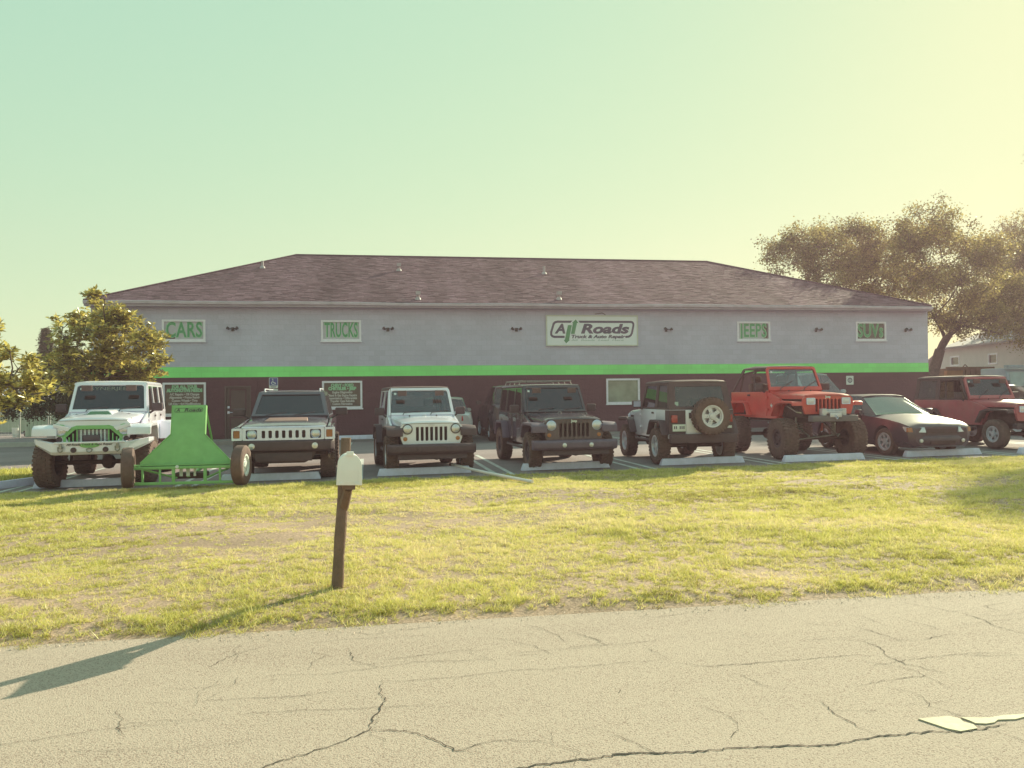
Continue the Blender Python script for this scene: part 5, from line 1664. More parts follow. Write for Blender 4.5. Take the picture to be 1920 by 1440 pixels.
# ------------------------------------------------------------------ truck with the chrome grille
def chrome_truck():
    root = thing('truck', 'dark boxy truck with a wide chrome grille and copper hood insert', 'truck', at_lot(-1.88, 17.1), R_(1.5))
    R, W, trk, wb = 0.41, 0.29, 0.83, 2.84
    paint = M_char
    hw = 0.90
    yF, yR = -0.66, 3.70
    def arch(c, r):
        return [(c + r * math.cos(R_(a)), 0.42 + r * 0.98 * math.sin(R_(a))) for a in (0, 30, 60, 90, 120, 150, 180)]
    low = [(yF, 0.62)] + [(-0.50, 0.52)] + arch(0, 0.50)[::-1] + [(0.52, 0.48), (wb - 0.52, 0.48)] + arch(wb, 0.50)[::-1] + [(yR, 0.55), (yR, 1.15), (0.85, 1.20), (0.4, 1.17), (yF, 1.08)]
    b = MB()
    for s in (-1, 1):
        b.prism(low, s * hw, s * (hw - 0.06))
    b.box(-hw + 0.06, hw - 0.06, 0.7, yR - 0.05, 0.48, 0.55)
    b.box(-hw + 0.06, hw - 0.06, yR - 0.06, yR, 0.55, 1.149)
    b.box(-hw + 0.06, hw - 0.06, 0.74, 0.84, 0.55, 1.12)
    b.build('body', paint, root, bevel=0.02)
    MB().box(-0.80, 0.80, -0.55, 0.74, 0.50, 0.98).build('engine_bay', M_under, root, smooth=False)
    hood = MB().loft([(yF - 0.02, [(0.80, 0.95), (0.80, 1.05), (0.74, 1.085), (0.42, 1.095), (0, 1.10)]), (yF + 0.16, [(0.82, 0.95), (0.82, 1.09), (0.76, 1.125), (0.42, 1.14), (0, 1.145)]),
                      (0.2, [(0.82, 0.95), (0.82, 1.14), (0.76, 1.175), (0.42, 1.19), (0, 1.195)]), (0.84, [(0.80, 0.95), (0.80, 1.20), (0.74, 1.235), (0.42, 1.25), (0, 1.255)])]).build('hood', paint, root, ang=30)
    cop = pm('copper_insert', (0.36, 0.20, 0.19), 0.4, metal=0.2, var=0.08)
    MB().hexa([(-0.44, -0.18, 1.15), (0.44, -0.18, 1.15), (0.40, 0.46, 1.195), (-0.40, 0.46, 1.195)], [(-0.42, -0.15, 1.185), (0.42, -0.15, 1.185), (0.385, 0.44, 1.232), (-0.385, 0.44, 1.232)]).build('hood_insert', cop, hood, bevel=0.008)
    MB().hexa([(-0.41, -0.188, 1.158), (0.41, -0.188, 1.158), (0.41, -0.17, 1.158), (-0.41, -0.17, 1.158)], [(-0.40, -0.162, 1.180), (0.40, -0.162, 1.180), (0.40, -0.15, 1.18), (-0.40, -0.15, 1.18)]).build('insert_vent', pm('copper_vent', (0.30, 0.16, 0.15), 0.5, var=0.1), hood, smooth=False)
    # grille: chrome bar with seven slots and square lamp pockets
    holes = [rrect(i * 0.128 - 0.033, i * 0.128 + 0.033, 0.855, 1.005, 0.02, 3) for i in range(-3, 4)]
    holes += [rrect(s * 0.61 - 0.105, s * 0.61 + 0.105, 0.845, 1.02, 0.02, 3) for s in (-1, 1)]
    g = MB().plate(rrect(-0.78, 0.78, 0.815, 1.055, 0.025), holes, yF - 0.075, yF - 0.01).build('grille', M_chrome, root, smooth=False)
    MB().box(-0.76, 0.76, yF - 0.03, yF - 0.012, 0.83, 1.04).build('grille_backing', M_under, g, smooth=False)
    MB().box(-0.80, 0.80, yF - 0.05, yF + 0.02, 1.05, 1.085).build('hood_lip', M_chrome, g, bevel=0.01)
    for s in (-1, 1):
        headlight(root, s * 0.61, yF - 0.035, 0.932, 0.082, M_chrome)
        cm = MB().plate(rrect(s * 0.885 - 0.10, s * 0.885 + 0.10, 0.815, 1.055, 0.02), [rrect(s * 0.885 - 0.07, s * 0.885 + 0.055, 0.86, 1.01, 0.015)], yF - 0.06, yF + 0.06).build('lamp_surround', M_chrome, root, smooth=False)
        MB().box(s * 0.88 - 0.07, s * 0.88 + 0.06, yF - 0.04, yF - 0.01, 0.858, 1.012).build('corner_lamp', M_amber, cm, smooth=False)
        MB().prism([(yF + 0.06, 0.90), (0.50, 0.92), (0.52, 1.06), (0.40, 1.10), (yF + 0.06, 1.07)], s * (hw + 0.002), s * (hw + 0.06)).build('fender_flare', paint, root, bevel=0.02)
        MB().prism([(-0.62, 0.55)] + [(0.55 * math.cos(R_(a)), 0.42 + 0.56 * math.sin(R_(a))) for a in (160, 130, 90, 50, 20)] + [(0.56, 0.50), (0.50, 0.50)] + [(0.50 * math.cos(R_(a)), 0.42 + 0.50 * math.sin(R_(a))) for a in (20, 50, 90, 130, 160)] + [(-0.54, 0.52)], s * (hw + 0.003), s * (hw + 0.055)).build('arch_trim', M_plastic, root, smooth=False)
    bp = MB().skin([[(x, y0 + dy, z) for y0, z in ((-0.72, 0.58), (-0.80, 0.62), (-0.80, 0.79), (-0.74, 0.812), (-0.58, 0.812), (-0.58, 0.58))] for x, dy in ((-0.97, 0.16), (-0.90, 0.05), (-0.6, 0.0), (0.6, 0.0), (0.90, 0.05), (0.97, 0.16))]).build('front_bumper', M_plastic, root, bevel=0.015)
    for s in (-1, 1):
        o = MB().lathe([(0.062, 0), (0.06, -0.012), (0, -0.02)], 16, axis='Y').build('fog_light', M_lens, bp)
        o.location = (s * 0.60, -0.80, 0.70)
    MB().plate([(-0.62, 0.58), (0.62, 0.58), (0.58, 0.46), (0.40, 0.36), (-0.40, 0.36), (-0.58, 0.46)], [], -0.74, -0.64).build('skid_plate', M_under, root, bevel=0.015)
    MB().plate(rect(-0.54, 0.54, 0.40, 0.56), [], -0.755, -0.742).build('skid_panel', M_plastic, root, bevel=0.006)
    # greenhouse
    yw0, yw1, z0, zt = 0.80, 1.34, 1.24, 1.76
    a = math.atan2(yw1 - yw0, zt - z0)
    L = math.hypot(yw1 - yw0, zt - z0)
    Mw = Matrix.Translation((0, yw0, z0)) @ Matrix.Rotation(-a, 4, 'X')
    op = [(-0.72, 0.06), (0.72, 0.06), (0.62, L - 0.09), (-0.62, L - 0.09)]
    wf = MB().plate([(-0.80, 0), (0.80, 0), (0.69, L), (-0.69, L)], [op], -0.03, 0.03, 'Y', Mw).build('windscreen_frame', paint, root, bevel=0.01)
    MB().plate(op, [], -0.005, 0.005, 'Y', Mw).build('windscreen', G_dark, wf, smooth=False)
    for wx in (-0.5, 0.1):
        MB().tube([Mw @ Vector((wx, -0.035, 0.02)), Mw @ Vector((wx + 0.42, -0.03, 0.10))], 0.009, 5).build('wiper', M_plastic, wf)
    ln = 0.22
    for s in (-1, 1):
        Ms = Matrix(((s, 0, 0, 0), (0, 1, 0, 0), (0, 0, 1, 0), (0, 0, 0, 1))) @ Matrix(((1, 0, -ln, 0.83 + ln * 1.19), (0, 1, 0, 0), (0, 0, 1, 0), (0, 0, 0, 1)))
        wins = [[(1.06, 1.26), (1.90, 1.26), (1.90, 1.69), (1.46, 1.69)], [(1.98, 1.26), (2.75, 1.26), (2.75, 1.69), (1.98, 1.69)], [(2.86, 1.26), (3.48, 1.26), (3.42, 1.69), (2.86, 1.69)]]
        sf = MB().plate([(0.82, 1.19), (yR, 1.15), (yR - 0.12, zt), (1.36, zt)], wins, -0.04, 0, 'X', Ms).build('side_frame', paint, root, smooth=False)
        for w in wins:
            MB().plate(w, [], -0.025, -0.017, 'X', Ms).build('side_window', G_dark, sf, smooth=False)
        m_ = MB().box(s * 1.08 - 0.13, s * 1.08 + 0.13, 1.02, 1.12, 1.26, 1.42).build('mirror', M_plastic, root, bevel=0.03, seg=3)
        MB().tube([(s * 0.86, 1.06, 1.19), (s * 1.02, 1.07, 1.28)], 0.025, 6).build('mirror_arm', M_plastic, m_)
        MB().tube([(s * 0.60, 1.55, 1.80), (s * 0.60, 1.62, 1.845), (s * 0.60, 3.3, 1.845), (s * 0.60, 3.4, 1.80)], 0.016, 6).build('roof_rail', M_alloy, root)
    MB().loft([(y, [(0.705, zt - 0.02), (0.70, zt + 0.02), (0.62, zt + 0.045 + d), (0, zt + 0.055 + d)]) for y, d in ((1.31, -0.03), (1.5, 0.0), (2.6, 0.008), (3.5, 0.0), (3.60, -0.03))]).build('roof', paint, root, ang=40)
    Mb = Matrix.Translation((0, yR, 1.15)) @ Matrix.Rotation(0.19, 4, 'X')
    MB().plate([(-0.80, 0), (0.80, 0), (0.69, 0.62), (-0.69, 0.62)], [], -0.04, 0, 'Y', Mb).build('tailgate_glass', G_dark, root, smooth=False)
    MB().box(-0.72, 0.72, 0.88, 1.15, 1.0, 1.20).build('dashboard', M_plastic, root, bevel=0.03)
    steering(root, 0.38, 1.32, 1.22)
    for s in (-1, 1):
        seat(root, s * 0.38, 1.80, 0.88, M_cloth)
    for y in (0, wb):
        MB().tube([(-trk + 0.08, y, R), (trk - 0.08, y, R)], 0.05, 8).build('axle', M_under, root)
        for s in (-1, 1):
            wheel(root, s * trk, y, R, R, W, 0.22, 'six', M_alloy)
            MB().box(min(s * 0.4, s * 0.62), max(s * 0.4, s * 0.62), y - 0.52, y + 0.52, 0.5, 1.0).build('wheel_well', M_under, root, smooth=False)
    MB().box(-0.5, 0.5, 0.3, yR - 0.3, 0.38, 0.5).build('chassis', M_under, root, smooth=False)
    return root
chrome_truck()

# ------------------------------------------------------------------ saloon cars and other parked vehicles
def sedan(label, loc, rz, paint, hz=1.0, rimmat=M_alloy, shade=None, name='sedan', cat='car', wglass=G_wind, group='cars parked beyond the first row', long_roof=False, gap=True):
    root = thing(name, label, cat, loc, rz, group)
    wb, trk, R, W = 2.64, 0.75, 0.315 * (1 + (hz - 1) * 0.4), 0.20
    def zz(z):
        return 0.2 + (z - 0.2) * hz
    raw = [(-0.90, [(.50, .25), (.62, .34), (.66, .52), (.62, .645), (.40, .675), (0, .69)]),
           (-0.82, [(.64, .22), (.75, .34), (.785, .54), (.74, .695), (.48, .74), (0, .76)]),
           (-0.55, [(.70, .20), (.82, .34), (.848, .58), (.80, .775), (.5, .825), (0, .85)]),
           (-0.1, [(.70, .20), (.85, .35), (.862, .62), (.815, .84), (.52, .90), (0, .93)]),
           (0.45, [(.70, .20), (.85, .35), (.866, .63), (.825, .885), (.56, .94), (0, .96)]),
           (0.85, [(.70, .20), (.85, .35), (.868, .65), (.83, .915), (.6, .955), (0, .97)]),
           (1.7, [(.70, .20), (.85, .35), (.868, .66), (.832, .93), (.6, .95), (0, .96)]),
           (2.6, [(.70, .20), (.85, .35), (.868, .66), (.83, .945), (.6, .965), (0, .975)]),
           (3.05, [(.70, .22), (.84, .37), (.855, .67), (.80, .955), (.6, .985), (0, .995)]),
           (3.42, [(.66, .25), (.78, .40), (.80, .67), (.73, .925), (.5, .955), (0, .965)]),
           (3.52, [(.56, .30), (.68, .42), (.70, .66), (.64, .86), (.44, .90), (0, .91)])]
    body = MB().loft([(y, [(x, zz(z)) for x, z in p]) for y, p in raw])
    me = body.mesh('body')
    cut = []
    for y in (0, wb):
        for s in (-1, 1):
            cut.append(MB().lathe([(R + 0.055, 0), (R + 0.055, s * 0.5)], 28, (s * 0.52, y, R + 0.01)).mesh('cut', smooth=False))
    me = boolean_cut(me, cut)
    me.materials.clear()
    me.polygons.foreach_set('use_smooth', [True] * len(me.polygons))
    me.set_sharp_from_angle(angle=R_(32))
    link('body', me, paint, root)
    MB().box(-0.5, 0.5, -0.5, 3.1, 0.18, 0.5).build('underbody', M_under, root, smooth=False)
    # greenhouse: glass shell, roof skin and pillars
    zb, zr = zz(0.93), zz(1.39)
    y0, y1 = 0.46, 2.98
    t0, t1 = 1.30, (2.42 if not long_roof else 2.85)
    bw, tw = 0.775, 0.60
    B = [(-bw + .06, y0, zb + .03), (bw - .06, y0, zb + .03), (bw, y0 + 0.45, zb), (bw, y1 - 0.5, zb + .01), (bw - .12, y1, zb + .03), (-bw + .12, y1, zb + .03), (-bw, y1 - 0.5, zb + .01), (-bw, y0 + 0.45, zb)]
    T = [(-tw + .04, t0, zr - .02), (tw - .04, t0, zr - .02), (tw, t0 + 0.12, zr - .015), (tw, t1 - 0.12, zr - .015), (tw - .05, t1, zr - .03), (-tw + .05, t1, zr - .03), (-tw, t1 - 0.12, zr - .015), (-tw, t0 + 0.12, zr - .015)]
    def panel(ids, nm, mat, off=0.0):
        b_ = MB()
        q = [Vector(B[ids[0]]), Vector(B[ids[1]]), Vector(T[ids[1]]), Vector(T[ids[0]])]
        rows = []
        n = ((q[1] - q[0]).cross(q[3] - q[0])).normalized()
        if n.dot(Vector((0, 1.9, zb)) - q[0]) > 0:
            n = -n
        for j in range(6):
            a_, c_ = q[0].lerp(q[3], j / 5), q[1].lerp(q[2], j / 5)
            rows.append([tuple(a_.lerp(c_, i / 8) + n * (off + 0.05 * math.sin(math.pi * i / 8) * math.sin(math.pi * (0.25 + 0.5 * j / 5)))) for i in range(9)])
        b_.skin(rows, cap=False, closed=False)
        return b_.build(nm, mat, root, ang=60)
    ws = panel((0, 1), 'windscreen', wglass)
    if shade:  # pale panel added in place of the sky reflected by the windscreen
        panel((0, 1), 'sky_sheen_panel', shade, -0.035)
    panel((2, 3), 'side_window', G_dark)
    panel((6, 7), 'side_window', G_dark)
    panel((4, 5), 'rear_window', G_dark)
    rf = MB().loft([(y, [(w, zr - 0.03 + e), (w - 0.03, zr + 0.005 + e), (w * 0.6, zr + 0.03 + e), (0, zr + 0.037 + e)]) for y, w, e in ((t0 - 0.04, tw - 0.01, -0.02), (t0 + 0.15, tw + 0.015, 0.0), ((t0 + t1) / 2, tw + 0.02, 0.008), (t1 - 0.1, tw + 0.01, 0.0), (t1 + 0.05, tw - 0.03, -0.025))]).build('roof', paint, root, ang=40)
    for s in (-1, 1):
        def pil(i, j, r):
            a_, c_ = Vector(B[i]), Vector(T[i])
            d_, e_ = Vector(B[j]), Vector(T[j])
            MB().hexa([a_ - Vector((0, 0, 0.05)), d_ - Vector((0, 0, 0.05)), d_ * 0.98 + Vector((0, 0.05, 0.0)), a_ * 0.98 + Vector((0, 0.05, 0.0))], [c_, e_, e_ * 0.985 + Vector((0, 0.02, 0.02)), c_ * 0.985 + Vector((0, 0.02, 0.02))]).build('pillar', paint, root, bevel=0.008)
        pil(1 if s > 0 else 0, 2 if s > 0 else 7, 0)
        pil(3 if s > 0 else 6, 4 if s > 0 else 5, 0)
        mid_b, mid_t = Vector((s * bw, 1.95, zb)), Vector((s * tw, 1.98, zr - 0.02))
        MB().tube([mid_b, mid_t], 0.035, 6).build('pillar', paint, root)
        MB().tube([Vector(B[2 if s > 0 else 7]), Vector(B[3 if s > 0 else 6])], 0.012, 5).build('window_trim', M_plastic, root)
        m_ = MB().loft([(0, [(0.02, -0.05), (0.05, 0.0), (0.02, 0.06), (0, 0.06)]), (0.07, [(0.06, -0.06), (0.11, 0.0), (0.08, 0.07), (0, 0.08)]), (0.13, [(0.06, -0.06), (0.10, 0.0), (0.07, 0.07), (0, 0.075)])]).build('mirror', paint, root, ang=50)
        m_.location = (s * 0.95, y0 + 0.28, zz(0.99))
        # lamps
        lp = MB().hexa([(s * 0.40, -0.945, zz(.555)), (s * 0.78, -0.845, zz(.565)), (s * 0.77, -0.815, zz(.675)), (s * 0.42, -0.915, zz(.675))], [(s * 0.40, -0.75, zz(.555)), (s * 0.82, -0.60, zz(.57)), (s * 0.80, -0.58, zz(.70)), (s * 0.42, -0.72, zz(.69))]).build('headlight', M_lens, root, bevel=0.012)
        MB().hexa([(s * 0.66, -0.883, zz(.565)), (s * 0.79, -0.848, zz(.568)), (s * 0.785, -0.822, zz(.67)), (s * 0.67, -0.86, zz(.67))], [(s * 0.66, -0.84, zz(.565)), (s * 0.80, -0.80, zz(.568)), (s * 0.79, -0.79, zz(.67)), (s * 0.67, -0.83, zz(.67))]).build('turn_signal', M_amber, lp, smooth=False)
        fg = MB().lathe([(0.045, 0.02), (0.042, -0.008), (0, -0.012)], 12, (s * 0.52, -0.935, zz(.37)), 'Y').build('fog_light', M_lens, root)
        MB().hexa([(s * 0.42, 3.40, zz(.70)), (s * 0.70, 3.30, zz(.70)), (s * 0.68, 3.28, zz(.86)), (s * 0.42, 3.38, zz(.86))], [(s * 0.42, 3.54, zz(.71)), (s * 0.74, 3.44, zz(.71)), (s * 0.70, 3.44, zz(.85)), (s * 0.42, 3.535, zz(.85))]).build('tail_light', M_redlens, root, bevel=0.01)
        # door seams and handles
        for dy in (0.92, 1.96, 2.66):
            MB().prism([(dy, zz(.30)), (dy + 0.012, zz(.30)), (dy + 0.012, zz(.92)), (dy, zz(.92))], s * 0.835, s * 0.871).build('door_seam', M_under, root, smooth=False)
        MB().box(min(s * 0.85, s * 0.88), max(s * 0.85, s * 0.88), 1.74, 1.88, zz(.80), zz(.83)).build('handle', paint, root, bevel=0.006)
        for y in (0, wb):
            wheel(root, s * trk, y, R, R, W, R * 0.66, 'six', rimmat, lugs=False, steer=R_(8) if y == 0 else 0)
    MB().hexa([(-0.38, -0.925, zz(.535)), (0.38, -0.925, zz(.535)), (0.36, -0.905, zz(.635)), (-0.36, -0.905, zz(.635))], [(-0.38, -0.80, zz(.535)), (0.38, -0.80, zz(.535)), (0.36, -0.78, zz(.635)), (-0.36, -0.78, zz(.635))]).build('grille', M_under, root, smooth=False)
    MB().skin([[(x, -0.91 + dy, zz(.26)), (x, -0.935 + dy, zz(.31)), (x, -0.945 + dy, zz(.42)), (x, -0.92 + dy, zz(.48)), (x, -0.80 + dy, zz(.48)), (x, -0.80 + dy, zz(.26))] for x, dy in ((-.80, .26), (-.66, .09), (-.4, .01), (0, -.01), (.4, .01), (.66, .09), (.80, .26))]).build('front_bumper', paint, root, bevel=0.012)
    MB().box(-0.30, 0.30, -0.96, -0.90, zz(.29), zz(.36)).build('air_intake', M_under, root, smooth=False)
    MB().skin([[(x, 3.40 - dy, zz(.30)), (x, 3.60 - dy, zz(.34)), (x, 3.61 - dy, zz(.52)), (x, 3.55 - dy, zz(.58)), (x, 3.40 - dy, zz(.58))] for x, dy in ((-.80, .22), (-.62, .06), (0, 0), (.62, .06), (.80, .22))]).build('rear_bumper', paint, root, bevel=0.012)
    MB().box(-0.6, 0.6, y0 + 0.1, y0 + 0.5, zb - 0.05, zb + 0.06).build('dashboard', M_plastic, root, bevel=0.02)
    for s in (-1, 1):
        seat(root, s * 0.36, 1.95, zz(0.58), M_cloth)
    return root
M_dusty = pm('dusty_black_paint', (0.060, 0.030, 0.060), 0.30, coat=0.22, var=0.12, dust=(0.24, 0.17, 0.18), dust_amt=0.22)
M_sky_sheen = pm('painted_sky_sheen', (0.86, 0.90, 0.80), 0.5, metal=0.0, var=0.06, scale=3)
sedan('dusty black sedan with a pale panel added behind its windscreen as reflected sky', at_lot(12.62, 17.35), R_(-1), M_dusty, shade=M_sky_sheen, group='cars parked along the verge', wglass=G_clear)
sedan('silver sedan parked nose to the wall behind the white two-door jeep', at_lot(2.28, 30.2), math.pi, M_silver, hz=1.12)
sedan('dark high-roofed wagon parked nose to the wall behind the black jeep', at_lot(4.62, 30.6), math.pi, M_black, hz=1.42, long_roof=True, name='wagon')
sedan('tall pale wagon parked behind the lifted red jeep', at_lot(15.62, 25.9), 0.0, pm('pale_blue_paint', (0.50, 0.50, 0.58), 0.3, coat=0.5, var=0.05), hz=1.62, long_roof=True, name='wagon', wglass=G_wind)
sedan('pale silver sedan parked beyond the maroon jeep', at_lot(20.45, 22.2), 0.05, M_silver, hz=1.15, wglass=G_wind)

# ------------------------------------------------------------------ green ramp trailer
def ramp():
    x0, y0 = -3.50, 15.40
    root = thing('ramp_trailer', 'green steel ramp trailer with a flared sheet and two road tyres', 'trailer', (x0, y0, 0.005), R_(-1.0))
    base = Matrix.Translation((0, 0.12, 0.40)) @ Matrix.Rotation(R_(-13), 4, 'X')
    sheet_ = [(-0.80, 0.0), (0.80, 0.0), (0.80, 0.035), (0.30, 0.56), (0.295, 1.11), (-0.295, 1.11), (-0.30, 0.56), (-0.80, 0.035)]
    sh = MB().plate(sheet_, [], 0.0, 0.012, 'Y', base).build('ramp_sheet', M_green, root, bevel=0.003)
    for s in (-1, 1):
        MB().plate([(s * 0.292, 0.56), (s * 0.305, 0.56), (s * 0.305, 1.11), (s * 0.292, 1.11)], [], -0.006, 0.10, 'Y', base).build('flange', M_green, sh, smooth=False)
        p = [base @ Vector((s * 0.80, 0.0, 0.035)), base @ Vector((s * 0.30, 0.0, 0.56))]
        MB().tube([p[0], p[1]], 0.012, 6).build('edge_rod', M_green, sh)
        a, c = base @ Vector((s * 0.28, 0.05, 1.08)), Vector((s * 0.28, 1.25, 0.42))
        MB().tube([a, c], 0.022, 6).build('back_brace', M_green, root)
        MB().tube([base @ Vector((s * 0.28, 0.02, 0.62)), Vector((s * 0.28, 0.95, 0.40))], 0.018, 6).build('back_brace', M_green, root)
        MB().tube([(s * 0.80, 0.05, 0.37), (s * 0.28, 1.35, 0.37)], 0.022, 6).build('side_rail', M_green, root)
    # lettering outline on the head of the ramp
    def top(u, v):
        return base @ Matrix(((1, 0, 0, u), (0, 0, -1, -0.002), (0, 1, 0, v), (0, 0, 0, 1)))
    o = shear_pts(rrect(-0.25, 0.25, -0.04, 0.04, 0.03), 0.2)
    i = shear_pts(rrect(-0.243, 0.243, -0.034, 0.034, 0.026), 0.2)
    MB().plate(o, [i], 0, 0.002, 'Z', top(0, 1.015)).build('outline', M_decal, sh, smooth=False)
    text('lettering', 'A', M_decal, sh, top(-0.19, 1.015), size=0.085, bold=0.002, shear=0.22, depth=0.001)
    text('lettering', 'Roads', M_decal, sh, top(0.07, 1.015), width=0.31, size=0.085, bold=0.002, shear=0.22, depth=0.001)
    # front frame
    for z in (0.355, 0.075):
        MB().box(-0.86, 0.86, -0.03, 0.02, z - 0.025, z + 0.025).build('cross_rail', M_green, root, bevel=0.005)
    MB().box(-0.92, 0.86, 0.05, 0.10, 0.385, 0.415).build('cross_rail', M_green, root, bevel=0.005)
    for x in (-0.72, -0.19, 0.36, 0.62, -0.42):
        thick = 0.028 if x in (-0.19, 0.36) else 0.018
        MB().box(x - thick, x + thick, -0.022, 0.015, 0.10, 0.33).build('upright', M_green, root, bevel=0.004)
    for xa, xb in ((-0.80, -0.19), (0.80, 0.34)):
        MB().tube([(xa, 0.10, 0.34), (xb, 0.25, 0.14)], 0.02, 6).build('diagonal', M_green, root)
    MB().tube([(-0.86, 0.10, 0.36), (0.86, 0.10, 0.36)], 0.035, 8).build('axle', M_under, root)
    for x, w_ in ((-0.10, 0.035), (0.02, 0.04), (0.14, 0.02)):
        MB().box(x - w_ / 2 - 0.01, x + w_ / 2 + 0.01, 0.16, 0.18, 0.18, 0.33).build('bracket_plate', M_whitetrim, root, smooth=False)
    MB().box(-0.28, 0.28, 0.30, 0.7, 0.12, 0.22).build('winch_tray', M_under, root, bevel=0.01)
    MB().tube([(0, 0.3, 0.15), (0, 2.1, 0.30)], 0.035, 6).build('draw_bar', M_green, root)
    for s, st in ((-1, 14), (1, -6)):
        wheel(root, s * 0.985, 0.06, 0.368, 0.368, 0.215, 0.20, 'steel', M_whitetrim, lugs=False, steer=R_(st))
        MB().lathe([(0.032, 0), (0.03, -0.012), (0, -0.016)], 10, (-0.12, -0.03, 0.37), 'Y').build('marker_lamp', M_whitetrim, root) if s > 0 else None
    return root
ramp()

# ------------------------------------------------------------------ mailbox and the pipe on the grass
M_post = pm('weathered_post', (0.19, 0.115, 0.095), 0.85, var=0.30, scale=5, detail=8, bump=0.5, bscale=30)
mb = thing('mailbox', 'cream white mailbox on a leaning weathered wooden post at the roadside', 'mailbox', (-0.36, 6.78, -0.05))
b = MB()
rings = []
for k in range(9):
    t = k / 8
    cx, cy, cz = 0.085 * t + 0.002 * math.sin(k * 1.9), 0.07 * t, 1.31 * t
    r = 0.050 - 0.007 * t + 0.003 * math.sin(k * 2.3)
    rings.append([(cx + r * math.cos(R_(a)) * 1.0, cy + r * math.sin(R_(a)), cz) for a in range(15, 375, 30)])
b.skin(rings)
b.build('post', M_post, mb, ang=60)
prof = [(-0.096, 0.0), (0.096, 0.0)] + [(0.090 * math.cos(R_(a)), 0.145 + 0.095 * math.sin(R_(a))) for a in range(0, 181, 15)]
M_mbox = pm('mailbox_plastic', (0.86, 0.80, 0.82), 0.5, var=0.04, scale=6, dust=(0.6, 0.52, 0.5), dust_amt=0.2)
Mx = Matrix.Translation((0.118, -0.24, 0.955)) @ Matrix.Rotation(R_(2.2), 4, 'Y') @ Matrix.Rotation(R_(4), 4, 'Z')
box = MB().plate(prof, [], 0.0, 0.24, 'Y', Mx).build('box', M_mbox, mb, bevel=0.008)
dprof = [(-0.101, -0.006), (0.101, -0.006)] + [(0.095 * math.cos(R_(a)), 0.145 + 0.100 * math.sin(R_(a))) for a in range(0, 181, 15)]
MB().plate(dprof, [], -0.012, 0.0, 'Y', Mx).build('door', M_mbox, box, bevel=0.004)
MB().box(-0.028, 0.028, -0.026, -0.004, 0.226, 0.262, Mx).build('latch', M_mbox, box, bevel=0.006)
for hx in (-0.06, 0.06):
    MB().box(hx - 0.018, hx + 0.018, -0.018, -0.008, -0.004, 0.016, Mx).build('hinge', M_mbox, box, bevel=0.003)
MB().plate(rrect(-0.075, 0.075, 0.02, 0.115, 0.012), [rrect(-0.070, 0.070, 0.025, 0.110, 0.010)], -0.0145, -0.011, 'Y', Mx).build('door_rib', M_mbox, box, smooth=False)
MB().box(-0.05, 0.05, 0.02, 0.25, -0.045, -0.004, Mx).build('support_board', M_post, mb, bevel=0.005)
MB().tube([Mx @ Vector((0, 0.10, -0.04)), Vector((0.06, 0.04, 0.74))], [0.035, 0.045], 8).build('bracket', M_post, mb)

pp = thing('pipe', 'thin white plastic pipe lying across the grass edge', 'pipe', (1.5, 17.0, 0.0))
MB().tube([(0.0, 0.0, 0.15), (0.55, -1.5, 0.10), (1.15, -3.05, 0.07)], 0.030, 10).build('tube', pm('pvc', (0.78, 0.68, 0.74), 0.4, var=0.05), pp)
MB().tube([(-0.02, 0.03, 0.152), (0.005, -0.03, 0.149)], 0.042, 10).build('end_cap', M_plastic, pp)

# ------------------------------------------------------------------ trees
def leaf_mat(name, dark, mid, light, trans=0.4, gloss=0.10):
    m = bpy.data.materials.new(name)
    m.use_nodes = True
    t = m.node_tree
    t.nodes.clear()
    o = nd(t, 'ShaderNodeOutputMaterial')
    at = nd(t, 'ShaderNodeAttribute', attribute_name='tint')
    rp = nd(t, 'ShaderNodeValToRGB')
    rp.color_ramp.elements[0].color = (*dark, 1)
    rp.color_ramp.elements[1].color = (*light, 1)
    e = rp.color_ramp.elements.new(0.5)
    e.color = (*mid, 1)
    t.links.new(at.outputs['Fac'], rp.inputs['Fac'])
    df = nd(t, 'ShaderNodeBsdfDiffuse')
    tr = nd(t, 'ShaderNodeBsdfTranslucent')
    gl = nd(t, 'ShaderNodeBsdfGlossy', Roughness=0.35, Color=(0.7, 0.68, 0.6, 1))
    t.links.new(rp.outputs['Color'], df.inputs['Color'])
    t.links.new(rp.outputs['Color'], tr.inputs['Color'])
    m1 = nd(t, 'ShaderNodeMixShader', Fac=trans)
    m2 = nd(t, 'ShaderNodeMixShader', Fac=gloss)
    t.links.new(df.outputs['BSDF'], m1.inputs[1])
    t.links.new(tr.outputs['BSDF'], m1.inputs[2])
    t.links.new(m1.outputs['Shader'], m2.inputs[1])
    t.links.new(gl.outputs['BSDF'], m2.inputs[2])
    t.links.new(m2.outputs['Shader'], o.inputs['Surface'])
    return m
M_oak = leaf_mat('oak_leaves', (0.14, 0.10, 0.05), (0.29, 0.23, 0.09), (0.62, 0.50, 0.18), 0.55, 0.08)
M_mag = leaf_mat('magnolia_leaves', (0.18, 0.14, 0.05), (0.48, 0.39, 0.10), (0.88, 0.72, 0.22), 0.5, 0.14)
M_con = leaf_mat('conifer_needles', (0.075, 0.07, 0.04), (0.12, 0.10, 0.055), (0.20, 0.16, 0.08), 0.2, 0.03)
M_bark = pm('bark', (0.15, 0.105, 0.10), 0.9, var=0.3, scale=7, detail=8, bump=0.6, bscale=18)

